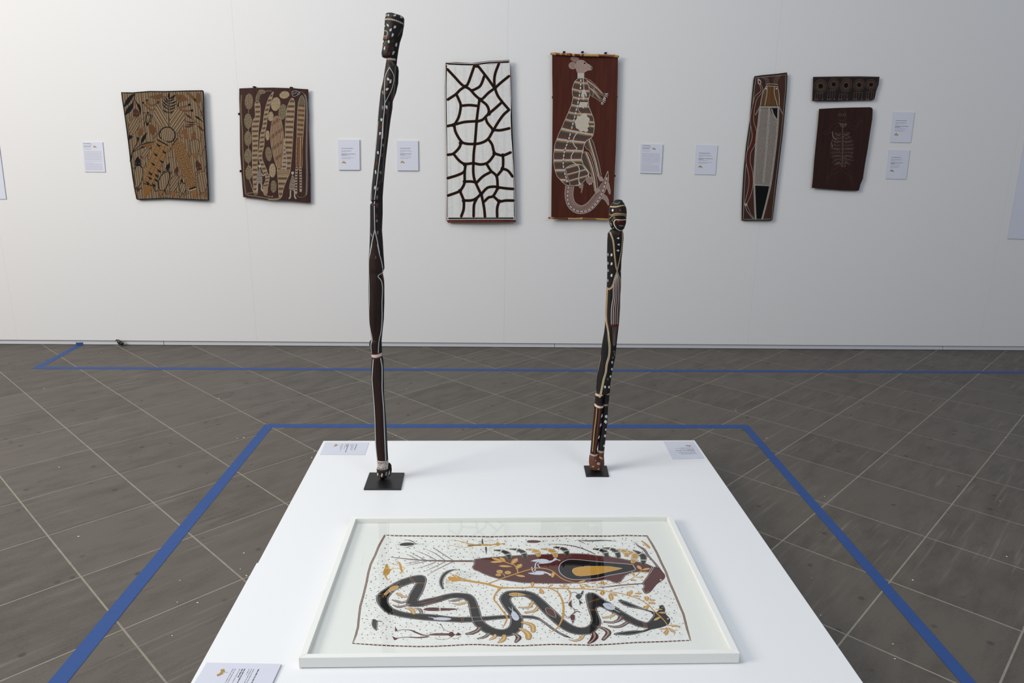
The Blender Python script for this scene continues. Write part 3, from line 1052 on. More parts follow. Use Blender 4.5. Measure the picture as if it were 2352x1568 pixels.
for x, y, t in ((388, 958, 50), (416, 985, 100), (376, 1078, 130), (367, 1290, 90), (306, 1440, 95), (322, 1295, 90), (323, 1115, 90)):
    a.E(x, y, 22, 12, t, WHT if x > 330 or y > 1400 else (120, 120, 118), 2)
for x, y in ((405, 912), (378, 1015), (368, 1120), (363, 1350), (295, 1515)):
    a.E(x, y, 11, 23, 5, (82, 40, 26), 2)
for k_, c_ in ((0, (110, 104, 96)), (22, (84, 66, 56)), (-16, (100, 96, 90))):
    a.L([(405 + k_, 1220), (385 + k_ * .8, 1380), (365 + k_ * .7, 1568), (345 + k_ * .7, 1750), (328 + k_ * .6, 1960), (312 + k_ * .5, 2180)], 4, c_, 1)
# second crop is 1463.7 units lower
dy = 280 * S1
g = lambda pts: [(x, y + dy) for x, y in pts]
a.L(g([(322, 0), (312, 150), (298, 330), (275, 500), (258, 650), (247, 740), (235, 830), (222, 950), (222, 1100), (226, 1290)]), 9, WHT, 3)
a.L(g([(262, 0), (245, 200), (225, 400), (200, 600), (183, 800), (180, 940)]), 6, (176, 176, 172), 3)
a.L(g([(238, 200), (215, 420), (190, 620), (172, 800), (170, 930)]), 4, (120, 118, 114), 2)
a.L(g([(226, 1290), (200, 1400), (172, 1540)]), 9, WHT, 3)
a.L(g([(226, 1290), (255, 1420), (282, 1568)]), 9, WHT, 3)
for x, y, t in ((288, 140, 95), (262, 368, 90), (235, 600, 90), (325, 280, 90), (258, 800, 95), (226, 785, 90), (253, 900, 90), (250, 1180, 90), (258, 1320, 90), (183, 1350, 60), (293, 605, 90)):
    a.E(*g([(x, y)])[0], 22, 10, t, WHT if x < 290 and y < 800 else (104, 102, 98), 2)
for x, y in ((290, 60), (288, 185), (250, 495), (245, 1120), (285, 720), (175, 955), (310, 400), (252, 1000)):
    a.E(*g([(x, y)])[0], 12, 26, 5, (80, 46, 34), 2)
for x0 in (270, 288, 300):
    a.L(g([(x0 + 32, 500), (x0 + 12, 760), (x0 - 4, 1000), (x0 - 6, 1250), (x0 + 2, 1500)]), 4, (66, 56, 52), 1)
# third crop
dy = 560 * S1
a.P(g([(226, -90), (250, 0), (285, 130), (302, 240), (306, 320), (262, 372), (300, 440), (306, 600), (305, 850), (290, 1060), (265, 1180), (262, 1300), (185, 1300), (188, 1160), (168, 1060), (152, 880), (158, 500), (148, 250), (160, 120), (190, 0)]), M_FIGB, 1)
a.L(g([(190, 0), (172, 90), (152, 180), (150, 330), (158, 500), (158, 680), (152, 800), (155, 930), (172, 1040), (190, 1130), (178, 1200), (183, 1300)]), 9, WHT, 3)
a.L(g([(258, 0), (280, 110), (302, 200), (315, 325), (265, 372), (300, 430), (313, 520), (308, 700), (308, 870), (295, 1040), (272, 1150), (265, 1290)]), 9, WHT, 3)
a.L(g([(200, 60), (180, 200), (175, 350), (190, 520), (178, 700), (180, 900), (210, 1060), (215, 1290)]), 5, (62, 32, 24), 2)
a.L(g([(245, 60), (270, 180), (272, 290), (238, 370), (250, 470), (280, 560), (275, 740), (282, 880), (265, 1000), (240, 1150), (245, 1290)]), 5, (62, 32, 24), 2)
a.L(g([(300, 345), (318, 400), (320, 430)]), 12, (110, 60, 50), 2)
a.E(*g([(240, 150)])[0], 4, 24, 0, (120, 90, 60), 3)
a.L(g([(176, 1312), (235, 1308), (298, 1296)]), 8, (120, 48, 34), 3)
a.L(g([(178, 1336), (240, 1332), (300, 1318)]), 34, (186, 180, 174), 3)
a.L(g([(180, 1362), (240, 1360), (300, 1345)]), 8, (120, 48, 34), 4)
a.L(g([(152, 1215), (158, 1250)]), 9, (150, 140, 140), 2)
a.P(g([(215, 1370), (285, 1365), (305, 1568), (345, 2320), (368, 2590), (245, 2590), (215, 2200), (185, 1800), (192, 1568)]), M_FIGB, 1)
a.L(g([(205, 1375), (198, 1470), (192, 1568), (192, 1640), (208, 1850), (222, 2080), (226, 2260), (236, 2450), (250, 2585)]), 10, WHT, 3)
a.L(g([(290, 1360), (305, 1450), (308, 1568), (308, 1740), (325, 1980), (335, 2200), (345, 2420), (352, 2580)]), 10, WHT, 3)
for dx in (-22, 0, 24):
    a.L(g([(255 + dx, 1375), (252 + dx, 1600), (268 + dx, 1900), (285 + dx, 2200), (302 + dx, 2585)]), 5, (58, 30, 24), 2)
a.build(ob, 'stuff')
a = Art(sband, K4, S1, 0.00010, 9)
a.part('band_paint')
a.L([(250, 1142), (372, 1136)], 7, (120, 50, 36), 2, False)
a.L([(250, 1211), (374, 1213)], 7, (120, 50, 36), 2, False)
for x, y in ((268, 1150), (352, 1156), (268, 1198), (350, 1200), (300, 1150), (325, 1200), (285, 1165)):
    a.E(x, y, 5, 5, 0, (60, 52, 48), 2)
a.build(oba, 'stuff')
a = Art(sfoot, K4, S1, 0.00010, 9)
a.part('foot_paint')
for x, y, c_ in ((258, 1283, WHT), (313, 1278, WHT), (362, 1265, (130, 128, 122)), (395, 1265, WHT), (380, 1300, (110, 108, 100)), (284, 1300, (90, 80, 70))):
    a.E(x, y, 10, 24, 10, c_, 2)
a.build(of, 'stuff')

# ---- short figure
S2 = 6.533
J5, J6, J7 = (1350, 440), (1340, 660), (1320, 880)
D2 = 2.80
sf_ = empty('carved_figure', on_level([1371], [1081], PZ)[0],
            'shorter black carved wooden figure with masklike face and brown feet on a black base plate', 'sculpture')
plate(sf_, [(1341, 1068.6), (1393.5, 1068.6), (1398.8, 1092.6), (1346.3, 1092.6)], PZ, PZ + 0.0055)
hl = c2(J5, S2, [(400, 138), (350, 185), (318, 235), (313, 330), (316, 420), (325, 490), (345, 540), (400, 585), (430, 600)])
hr = c2(J5, S2, [(520, 138), (548, 180), (575, 240), (582, 300), (576, 400), (568, 480), (545, 545), (520, 580), (480, 602)])
oh2, sh2 = loft('head', hl, hr, 440 + 138 / S2, 440 + 600 / S2, D2, M_FIG, sf_, 0.95, step=1.2, push=-0.004, seed=5, close_top=1.0)
bl = c2(J5, S2, [(352, 560), (330, 590), (300, 625), (293, 720), (290, 850), (288, 950), (293, 1150), (290, 1300), (285, 1430), (275, 1560)]) + \
     c2(J6, S2, [(338, 200), (328, 450), (325, 560), (310, 680), (285, 820), (265, 960), (255, 1050), (228, 1190), (210, 1300), (195, 1430), (190, 1560)])
br = c2(J5, S2, [(515, 560), (525, 590), (535, 620), (537, 700), (520, 900), (505, 1020), (498, 1200), (500, 1400)]) + \
     c2(J6, S2, [(552, 120), (550, 300), (535, 520), (515, 700), (495, 880), (480, 1030), (455, 1150), (430, 1280), (405, 1440), (400, 1560)])
YL = 880 + 140 / S2
ll = c2(J7, S2, [(322, 60), (308, 140), (308, 260), (295, 300), (290, 420), (270, 620), (255, 800), (240, 960), (232, 1050), (215, 1120), (213, 1190), (222, 1260), (250, 1285)])
lr = c2(J7, S2, [(445, 60), (432, 140), (430, 330), (415, 560), (385, 760), (362, 860), (338, 980), (345, 1050), (385, 1150), (395, 1220), (390, 1270), (360, 1290)])
rl = c2(J7, S2, [(440, 60), (436, 140), (428, 330), (405, 560), (378, 760), (358, 870), (350, 980), (345, 1050), (340, 1120), (335, 1200), (335, 1260), (350, 1280)])
rr_ = c2(J7, S2, [(535, 0), (525, 130), (515, 250), (503, 340), (490, 560), (475, 750), (455, 900), (445, 1000), (438, 1080), (445, 1200), (440, 1250), (410, 1280)])
bl.append(ll[1]); br.append((rr_[1][0], YL))
ob2, sb2 = loft('body', bl, br, 440 + 585 / S2, YL, D2, M_FIG, sf_, 0.8, step=2.0, seed=6, close_bot=0.3)
YA = 880 + 1035 / S2
ol2, sl2 = loft('leg', ll, lr, YL, YA, D2, M_FIG, sf_, 1.1, step=2.0, seed=7, close_top=0.3, close_bot=0.2)
or2, sr2 = loft('leg', rl, rr_, YL, 880 + 990 / S2, D2, M_FIG, sf_, 1.1, step=2.0, seed=8, close_top=0.3, close_bot=0.2)
M_FOOT = streak_mat('red_ochre_wood', (72, 42, 34), (102, 62, 48), 70, 20, 0.7, 0.2)
ofl, sfl = loft('foot', ll, lr, YA, 880 + 1285 / S2, D2, M_FOOT, sf_, 1.15, step=1.6, seed=9, close_top=0.3)
ofr, sfr = loft('foot', rl, rr_, 880 + 990 / S2, 880 + 1278 / S2, D2, M_FOOT, sf_, 1.15, step=1.6, seed=10, close_top=0.3)
pp = on_depth([1371], [1076], D2)[0]
v, f = prism([(pp[0] + 0.005 * math.cos(t * math.tau / 12), pp[1] + 0.005 * math.sin(t * math.tau / 12), pp[2] + 0.02) for t in range(12)],
             [(pp[0] + 0.005 * math.cos(t * math.tau / 12), pp[1] + 0.005 * math.sin(t * math.tau / 12), PZ + 0.005) for t in range(12)])
link('support_pin', v, f, M_BLACKMETAL, sf_)
# lips and brow ridges carved proud of the face
a = Art(sh2, J5, S2, 0.00010, 10)
a.part('face_paint')
OC = (156, 128, 92)
a.L([(330, 222), (400, 220), (450, 208), (500, 200), (560, 200)], 20, OC, 2)
a.dash([(330, 222), (400, 220), (450, 208), (500, 200), (560, 200)], 8, 8, 9, (205, 190, 165), 3)
a.L([(380, 165), (430, 175), (470, 150)], 14, (96, 98, 92), 2)
a.L([(480, 140), (520, 165)], 10, (70, 60, 50), 2)
a.E(360, 272, 13, 20, 5, (200, 202, 200), 2)
a.EO(440, 272, 30, 28, 0, 10, (84, 44, 36), 2)
a.E(440, 270, 14, 14, 0, (70, 32, 28), 3)
a.L([(465, 255), (470, 280)], 5, (170, 170, 168), 3)
a.EO(543, 280, 24, 26, 0, 9, (72, 42, 34), 2)
a.E(325, 275, 10, 20, 0, (74, 40, 34), 2)
a.L([(318, 335), (350, 350), (380, 330), (450, 322), (530, 330), (572, 350)], 22, (128, 98, 66), 2)
a.L([(345, 345), (385, 318), (450, 312), (530, 320), (575, 340)], 5, (200, 185, 155), 3)
a.L([(322, 400), (350, 365), (400, 345), (470, 340), (540, 352), (572, 400)], 7, (170, 150, 118), 3)
a.E(380, 385, 16, 22, 20, (104, 90, 64), 2)
a.E(355, 420, 8, 20, 0, (100, 96, 84), 2)
a.L([(560, 410), (480, 412), (410, 408), (378, 440), (385, 490), (420, 545), (460, 572), (500, 575), (535, 548), (560, 480)], 13, (206, 192, 160), 3)
a.P([(410, 430), (480, 425), (560, 422), (562, 465), (500, 478), (430, 475)], (62, 24, 20), 2, True)
a.E(440, 428, 18, 6, 10, (150, 100, 92), 3)
a.E(487, 500, 44, 11, 3, (120, 104, 96), 3)
a.L([(340, 470), (345, 500)], 12, (150, 148, 140), 2)
a.L([(330, 440), (328, 480)], 9, (120, 84, 60), 2)
for x, y in ((385, 598), (432, 598), (405, 580), (370, 568), (375, 540)):
    a.E(x, y, 8, 10, 0, (150, 140, 130), 2)
a.build(oh2, 'stuff')
a = Art(sb2, J5, S2, 0.00010, 10)
a.rough = 0.16
a.part('body_paint')


def beads(pts, w=22):
    a.L(pts, w, (172, 146, 112), 2)
    a.dotted(pts, 30, 5, (40, 34, 30), 3)
    a.dotted([(x + 1, y + 14) for x, y in pts], 30, 6, (196, 178, 148), 3)


a.E(445, 632, 26, 9, -10, (80, 40, 34), 2)
beads([(330, 605), (345, 650), (368, 720), (380, 820), (388, 920), (400, 1020), (412, 1110), (430, 1170)])
beads([(515, 590), (512, 680), (505, 800), (490, 900), (470, 1000), (452, 1080), (430, 1170)], 18)
beads([(430, 1190), (410, 1240), (390, 1300), (372, 1370), (350, 1420), (315, 1448), (285, 1445)])
beads([(440, 1200), (460, 1250), (482, 1320), (490, 1400)], 12)
for x, y in ((443, 688), (450, 783), (440, 872)):
    a.P([(x - 20, y - 2), (x, y - 14), (x + 16, y - 12), (x + 18, y + 4), (x + 6, y + 14), (x - 8, y + 6)], (198, 198, 196), 2, True)
for x, y, t in ((345, 938, 0), (346, 1070, 0), (346, 1243, 0), (296, 940, 0), (296, 1070, 0), (298, 1180, 0), (293, 1330, 0), (488, 1180, 0)):
    a.P([(x - 12, y + 14), (x - 4, y - 18), (x + 10, y - 20), (x + 14, y + 6), (x + 2, y + 22)], (196, 194, 192) if 330 < x < 400 else (132, 128, 126), 2, True)
for i, (x0, x1, c_) in enumerate(((398, 372, 0), (412, 398, 1), (428, 424, 0), (440, 452, 1), (452, 470, 0), (462, 486, 0))):
    top = [(430 + (x0 - 430) * .3, 1215), ((x0 + x1) / 2, 1320), (x1, 1440), (x1 - 2, 1568), (x1 - 22 + i * 3, 1568 + 130), (x1 - 30 + i * 3, 1568 + 260), (x1 - 28 + i * 2, 1568 + 400)]
    a.L(top, 11, (178, 170, 164) if i < 4 else (110, 98, 92), 2)
    if i < 5: a.L([(x + 10, y) for x, y in top[1:]], 5, (96, 42, 38), 2)
dy = 220 * S2; dx = -10 * S2
g = lambda pts: [(x + dx, y + dy) for x, y in pts]
a.L(g([(410, 550), (470, 553), (522, 556)]), 24, (98, 40, 30), 3)
a.P(g([(420, 565), (512, 568), (505, 680), (470, 860), (440, 905), (425, 760)]), (50, 38, 34), 1)
for x0, x1 in ((428, 438), (452, 446), (472, 452), (490, 466)):
    a.L(g([(x0, 575), ((x0 + x1) / 2, 700), (x1, 850)]), 6, (120, 106, 98), 2)
a.L(g([(355, 0), (345, 200), (338, 400), (345, 520), (365, 640), (372, 760), (380, 880), (372, 1000), (340, 1120), (325, 1240), (290, 1370), (250, 1568), (235, 1620)]), 22, (150, 126, 90), 2)
a.L(g([(347, 0), (337, 200), (330, 400), (335, 520), (355, 640), (362, 760), (370, 880), (362, 1000), (330, 1120), (315, 1240), (280, 1370), (242, 1568), (226, 1620)]), 5, (206, 196, 172), 3)
a.L(g([(366, 640), (384, 760), (392, 880), (382, 1010), (350, 1130), (335, 1250), (300, 1380), (262, 1568), (245, 1620)]), 5, (206, 196, 172), 3)
for x, y, c_ in ((458, 990, 0), (432, 1030, 0), (420, 1102, 1), (418, 1208, 1), (396, 1316, 1), (356, 1350, 0), (375, 1475, 1), (312, 1465, 1), (450, 945, 0)):
    q = g([(x, y)])[0]
    a.P([(q[0] - 14, q[1] - 8), (q[0] + 2, q[1] - 20), (q[0] + 16, q[1] - 4), (q[0] + 8, q[1] + 22), (q[0] - 8, q[1] + 12)], (196, 194, 192) if c_ else (92, 88, 86), 2, True)
a.L(g([(262, 970), (255, 1060), (228, 1200), (205, 1330), (193, 1460), (190, 1568)]), 5, (170, 150, 120), 2)
a.build(ob2, 'stuff')
for srf, side, lo_ in ((sl2, 0, ol2), (sr2, 1, or2)):
    a = Art(srf, J7, S2, 0.00010, 10)
    a.part('leg_paint')
    if side == 0:
        a.L([(312, 157), (350, 158), (428, 152)], 36, (196, 180, 152), 2)
        a.L([(312, 136), (360, 134), (428, 130)], 6, (110, 48, 36), 3)
        a.L([(308, 180), (360, 184), (420, 174)], 6, (110, 48, 36), 3)
        a.L([(298, 310), (340, 330), (415, 340)], 32, (204, 190, 168), 2)
        a.L([(302, 286), (350, 302), (430, 320)], 7, (110, 48, 36), 3)
        a.L([(296, 335), (350, 350), (410, 354)], 7, (110, 48, 36), 3)
        a.L([(325, 350), (312, 500), (290, 680), (275, 850), (262, 1000)], 14, (150, 124, 78), 2)
        a.L([(368, 360), (350, 550), (330, 720), (312, 870), (290, 1020)], 22, (104, 46, 36), 2)
        a.L([(300, 370), (285, 540), (262, 740), (250, 900)], 10, (74, 34, 28), 2)
        for x, y in ((402, 470), (383, 605), (356, 790), (340, 960)):
            a.P([(x - 12, y + 22), (x - 8, y - 10), (x + 8, y - 28), (x + 10, y + 8)], (200, 200, 200), 3, True)
        a.L([(355, 880), (345, 990)], 10, (200, 198, 196), 3)
    else:
        a.L([(445, 130), (490, 150), (525, 140)], 22, (180, 158, 128), 2)
        a.L([(440, 318), (505, 312)], 28, (190, 176, 156), 2, False)
        a.L([(445, 338), (503, 332)], 6, (110, 48, 36), 3, False)
        for x, y, s_ in ((468, 485, 1.5), (458, 562, 1.6), (462, 680, 1), (450, 772, 1.3), (437, 922, 1.2)):
            a.P([(x - 14 * s_, y), (x - 2, y - 18 * s_), (x + 13 * s_, y - 4), (x + 4 * s_, y + 18 * s_), (x - 8 * s_, y + 10)], (202, 202, 202), 2, True)
    a.build(lo_, 'stuff')
a = Art(sfl, J7, S2, 0.00010, 10)
a.part('foot_paint')
a.L([(236, 1052), (290, 1056), (342, 1052)], 22, (158, 146, 130), 2)
for x, y, rx_, t in ((352, 1172, 34, 20), (266, 1208, 15, 0), (303, 1122, 9, 60), (350, 1252, 24, 5), (345, 1215, 8, 0)):
    a.E(x, y, rx_, rx_ * 0.55, t, (176, 160, 138), 2)
a.build(ofl, 'stuff')
a = Art(sfr, J7, S2, 0.00010, 10)
a.part('foot_paint')
a.L([(352, 1008), (400, 1012), (442, 1010)], 26, (150, 138, 120), 2)
a.E(390, 1098, 34, 14, 25, (150, 132, 108), 2)
a.E(420, 1255, 20, 9, 0, (120, 90, 70), 2)
a.build(ofr, 'stuff')

# ------------------------------------------------------------------ small black curl on the floor
c0 = on_level([281], [793.6], 0)[0]
sc_ = 1.0 / F * (c0[1] * cp + H * sp)
bc = empty('crumpled_scrap', c0, 'small black curled scrap lying on the floor against the skirting', 'scrap')


def blob(name, pts, mat, parent, off=0.0):
    """tube of varying radius through pixels (x, y, r px)"""
    P_ = curve([(x, y, r) for x, y, r in pts], n=4)
    v, f, seg = [], [], 12
    pos = [(np.array([c0[0] + (x - 281) * sc_, c0[1] + off, max(0.002, (793.6 - y) * sc_ * 1.03)]), r * sc_) for x, y, r in P_]
    for i, (p, r) in enumerate(pos):
        a_ = pos[max(0, i - 1)][0]; b_ = pos[min(len(pos) - 1, i + 1)][0]
        t = (b_ - a_) / (np.linalg.norm(b_ - a_) + 1e-9)
        n1 = np.array([0, 1.0, 0]); n2 = np.cross(t, n1)
        for k in range(seg):
            q = k * math.tau / seg
            v.append(p + n1 * r * 0.8 * math.cos(q) + n2 * r * math.sin(q))
    for i in range(len(pos) - 1):
        for k in range(seg):
            j = (k + 1) % seg
            f.append((i * seg + k, i * seg + j, (i + 1) * seg + j, (i + 1) * seg + k))
    f += [tuple(range(seg)), tuple(range((len(pos) - 1) * seg, len(pos) * seg))]
    return link(name, v, f, mat, parent, smooth=True)


blob('scrap_body', [(272.5, 779.5, 1.0), (275, 779.5, 2.2), (278, 783, 4.6), (281, 786, 4.6), (284.5, 787.0, 4.4), (287.5, 786, 2.5)], M_BLACKMETAL, bc, -0.02)
blob('scrap_tail', [(269.5, 781.5, 0.3), (271, 780, 0.8), (274, 778.8, 1.0), (278, 779.5, 1.2)], M_BLACKMETAL, bc, -0.02)
blob('scrap_tip', [(277, 789, 0.8), (279.5, 791.5, 0.8), (283, 791.8, 0.7)], paint((90, 110, 110), 0.6), bc, -0.02)

# ================================================================== bark paintings on the wall
# ---- 1: striped painting with turtles, leaves and a round pool
O1, S5 = (180, 180), 5.228
ol = [(513, 165), (640, 168), (740, 160), (850, 151), (1050, 152), (1300, 145), (1490, 142), (1503, 155), (1508, 400), (1522, 700), (1545, 1000), (1557, 1250), (1568, 1465),
      (1450, 1463), (1250, 1452), (1050, 1442), (900, 1450), (720, 1458), (697, 1450), (675, 1350), (650, 1200), (620, 980), (600, 800), (575, 600), (545, 380), (525, 260)]
def dsp1(px, py):
    u = np.clip((px - 372) / 96, -1.2, 1.2)
    return 0.030 + 0.006 * u + 0.005 * np.sin((py - 200) / 60.0) * np.abs(u) - 0.006 * (1 - u * u)
b1, sf1 = bark('bark_painting', 'bark painting of turtles, leaves and a round pool over fine ochre stripes, black rim', 'painting', O1, S5, ol, dsp1, M_FIGB)
a = Art(sf1, O1, S5, 0.00025, 26)
a.gain, a.sat = 0.78, 0.82
TAN, RB, DK, OCH, CR2, KK = (150, 122, 88), (92, 50, 38), (40, 30, 26), (138, 92, 42), (176, 150, 112), (20, 18, 20)
DR = (84, 40, 28)
a.part('painted_ground')
ins = [(x + (6 if x < 900 else -6), y + (6 if y < 800 else -6)) for x, y in ol]
a.P(ins, TAN, 1)
a.H(ins, 84, 10.5, 4.6, [(100, 62, 46), CR2, (66, 46, 36), (118, 90, 58), CR2, RB, (160, 134, 98), (70, 48, 36)], 2, 0.12, 4)
a.part('painted_figures')
BR1 = (118, 74, 40)
def turtle(pts_shell, head, tail, line, headc, tailc, ang, w=6, limbs=()):
    a.part('painted_turtle', True)
    a.P(pts_shell, TAN, 3, True)
    a.H(curve(pts_shell, True), ang, 11, 5, [RB, CR2, DK, CR2, (112, 84, 48)], 4, 0.12, len(pts_shell))
    a.L(pts_shell, w, line, 5, True, True)
    a.P(head, headc, 5)
    if tail: a.P(tail, tailc, 5); a.L(tail, w * .7, line, 6, False, True)
    for l in limbs: a.L(l, w, line, 5, False)
    a.part('painted_figures')
def eyes(*p):
    a.D(p, 4.5, (170, 150, 120), 7)
# big lobes under the fern
for pts, an in (([(1068, 590), (960, 560), (905, 480), (900, 400), (940, 330), (975, 325), (1020, 420), (1070, 520)], 60),
                ([(1110, 590), (1095, 500), (1130, 410), (1200, 360), (1265, 400), (1280, 480), (1240, 590), (1180, 650)], 125)):
    a.P(pts, TAN, 3, True)
    a.H(curve(pts, True), an, 13, 6, [RB, CR2, DK, CR2, OCH], 4, 0.1, 3)
    a.L(pts, 4, (128, 96, 56), 5, True, True)
# fern
a.L([(1088, 170), (1085, 300), (1085, 450), (1085, 590)], 5, KK, 6)
for x0, y0, x1, y1 in ((1080, 410, 1010, 370), (1080, 370, 1000, 300), (1080, 335, 1005, 265), (1080, 300, 1020, 235), (1085, 280, 1040, 215), (1090, 410, 1150, 385),
                       (1092, 370, 1165, 340), (1092, 335, 1180, 305), (1092, 300, 1185, 268), (1092, 270, 1150, 238), (1092, 240, 1130, 215)):
    mx_, my_ = (x0 + x1) / 2, (y0 + y1) / 2 + 8
    a.L([(x0, y0, 4), (mx_, my_, 15), (x1, y1, 3)], 8, KK, 6)
a.L([(1090, 250, 4), (1085, 210, 26), (1092, 168, 3)], 8, KK, 6)
a.L([(1115, 245, 4), (1140, 220, 24), (1165, 195, 3)], 8, KK, 6)
# top figures
a.P([(845, 220), (900, 205), (960, 190), (1015, 175), (1000, 210), (1050, 212), (990, 235), (950, 255), (880, 235)], BR1, 5)
a.L([(945, 290), (910, 320), (860, 320), (825, 295), (815, 265)], 18, BR1, 5)
a.L([(920, 370), (880, 378), (830, 350), (800, 320), (775, 290)], 16, BR1, 5)
a.P([(940, 265), (975, 265), (970, 310), (942, 306)], (110, 80, 60), 6); a.P([(948, 272), (968, 272), (964, 302), (948, 300)], (70, 34, 34), 7)
a.D([(775, 292), (822, 263)], 13, KK, 7); a.D([(1332, 316), (1363, 385)], 16, KK, 7)
a.P([(1175, 180), (1215, 200), (1250, 190), (1330, 265), (1260, 270), (1215, 290), (1185, 260)], BR1, 5)
a.EO(1212, 237, 13, 13, 0, 5, (96, 62, 34), 6); a.EO(952, 228, 10, 10, 0, 4, (96, 62, 34), 6)
a.L([(1320, 320), (1270, 340), (1220, 345), (1195, 330)], 16, BR1, 5)
a.L([(1355, 385), (1290, 390), (1240, 380), (1215, 360)], 20, BR1, 5)
a.L([(1205, 290), (1195, 335)], 12, KK, 6)
# leaves upper left
a.L([(545, 345, 4), (585, 285, 46), (635, 220, 38), (680, 185, 4)], 20, KK, 6)
a.L([(680, 185), (670, 240), (655, 290)], 5, KK, 6); a.L([(675, 250), (700, 290)], 5, KK, 6)
a.L([(558, 440, 4), (600, 385, 52), (640, 330, 42), (660, 280, 4)], 20, KK, 6)
a.L([(690, 285, 4), (728, 335, 32), (740, 385, 24), (745, 425, 4)], 20, KK, 6)
# turtles
turtle([(680, 470), (735, 500), (720, 590), (660, 670), (620, 680), (605, 600), (610, 520)], [(650, 440), (655, 390), (685, 355), (725, 395), (735, 430), (725, 462), (665, 458)],
       [(605, 675), (660, 700), (605, 740)], (96, 56, 34), (84, 44, 30), KK, 120, 5, [[(650, 455), (625, 470), (600, 478)], [(730, 470), (770, 495), (782, 470)]])
eyes((668, 420), (706, 424))
turtle([(830, 430), (868, 450), (872, 490), (850, 522), (815, 520), (805, 470)], [(815, 408), (840, 400), (850, 412), (830, 425)], [(808, 528), (850, 540), (822, 575)], KK, KK, KK, 84, 6,
       [[(812, 425), (790, 408), (775, 420)], [(858, 430), (880, 440), (885, 465)], [(805, 515), (785, 540), (795, 560)], [(855, 520), (875, 515)]])
a.EO(840, 468, 22, 38, 0, 5, KK, 6)
a.P([(845, 565), (880, 555), (920, 590), (925, 640), (900, 680), (870, 665), (850, 610)], (112, 70, 34), 5, True)
a.L([(925, 640), (970, 640)], 6, BR1, 5); a.L([(960, 660), (930, 690), (900, 720)], 12, BR1, 5)
turtle([(770, 590), (785, 620), (755, 680), (720, 700), (705, 660), (730, 600)], [(770, 600), (785, 560), (800, 565)], [(700, 700), (740, 715), (705, 755)], OCH, OCH, KK, 120, 5)
a.P([(735, 610), (765, 600), (775, 640), (745, 690), (715, 680)], (120, 76, 40), 6, True)
a.E(1270, 640, 28, 36, 20, (140, 80, 44), 5); a.E(1290, 700, 32, 30, 0, (140, 80, 44), 5)
a.L([(1180, 660), (1225, 655)], 12, BR1, 5); a.L([(1190, 680), (1250, 720)], 10, BR1, 5)
# right leaves
a.L([(1285, 160, 4), (1340, 200, 30), (1400, 255, 34), (1425, 290, 3)], 20, BR1, 5)
a.P([(1380, 250), (1400, 240), (1425, 295)], KK, 6)
a.P([(1425, 180), (1455, 180), (1465, 230), (1460, 290), (1430, 290), (1415, 230)], BR1, 5, True)
a.L([(1280, 420, 3), (1330, 460, 26), (1370, 485, 4)], 10, DR, 5); a.L([(1395, 450, 3), (1430, 470, 22), (1470, 500, 10), (1510, 530, 4)], 10, KK, 6)
a.L([(1285, 510, 3), (1350, 530, 18), (1415, 525, 3)], 10, DR, 5); a.L([(1290, 555, 3), (1350, 555, 16), (1410, 550, 3)], 10, DR, 5)
a.L([(1265, 578, 3), (1320, 580, 18), (1375, 565, 3)], 10, DR, 5); a.L([(1350, 470), (1420, 525), (1515, 640)], 8, BR1, 5)
a.L([(1430, 565, 3), (1470, 600, 30), (1515, 640, 4)], 10, DR, 5)
a.L([(1430, 300), (1480, 420), (1515, 540)], 5, KK, 6); a.L([(1480, 390), (1480, 450)], 4, KK, 6)
# pool ring
a.L([(972, 665), (1000, 610), (1060, 583), (1120, 600), (1158, 650), (1160, 700), (1130, 750), (1075, 762), (1010, 738), (978, 700)], 11, KK, 8, True, True)
a.P([(980, 665), (1004, 615), (1060, 590), (1116, 606), (1152, 652), (1153, 698), (1126, 744), (1075, 755), (1014, 732), (985, 698)], TAN, 5)
a.H([(980, 665), (1004, 615), (1060, 590), (1116, 606), (1152, 652), (1153, 698), (1126, 744), (1075, 755), (1014, 732), (985, 698)], 84, 11, 5, [RB, CR2, DK, CR2], 6, 0.1, 2)
# two patterned arms
armL = [(945, 730), (1085, 800), (1070, 870), (1020, 1010), (960, 1150), (905, 1290), (780, 1262), (800, 1120), (850, 960), (905, 800)]
a.P(armL, (158, 112, 62), 5)
a.H(armL, 24, 34, 3.5, [(112, 70, 36)], 6, 0.05, 5)
a.H(armL, 115, 48, 5, [(112, 70, 36)], 6, 0.05, 5)
for i in range(9):
    t = i / 8
    x, y = 960 - 130 * t, 800 + 450 * t
    for k in (0, 1):
        xx, yy = x + 75 * k + (8 if i % 2 else -4), y + 26 * k
        if (i + k) % 2 == 0 or i > 5:
            a.P([(xx - 22, yy - 24), (xx + 30, yy + 8), (xx + 20, yy + 26), (xx - 4, yy + 12)], KK, 7)
        a.D([(xx - 20, yy + 6), (xx + 4, yy - 6), (xx + 14, yy - 22), (xx + 34, yy - 8)], 3.5, (60, 36, 24), 7)
a.L([(948, 735), (1075, 805)], 12, KK, 8); a.L([(960, 715), (1070, 770)], 4, (190, 170, 130), 8); a.L([(785, 1262), (900, 1290)], 10, KK, 8)
a.P([(782, 1282), (898, 1300), (850, 1370), (800, 1430), (780, 1405)], (150, 96, 40), 6)
armR = [(1180, 735), (1270, 780), (1330, 950), (1380, 1120), (1412, 1290), (1330, 1320), (1260, 1200), (1200, 1040), (1150, 880), (1120, 790)]
a.P(armR, (150, 104, 54), 5)
a.H(armR, -14, 30, 4, [(112, 70, 36), (120, 76, 40)], 6, 0.08, 5)
a.H(armR, 72, 26, 3, [(126, 84, 44)], 6, 0.08, 6)
a.fill_dots(armR, 22, 4.2, (58, 36, 26), 7, 4)
a.fill_dots(armR, 26, 3.6, (190, 164, 120), 7, 9)
a.L([(1190, 715), (1130, 800)], 9, KK, 8)
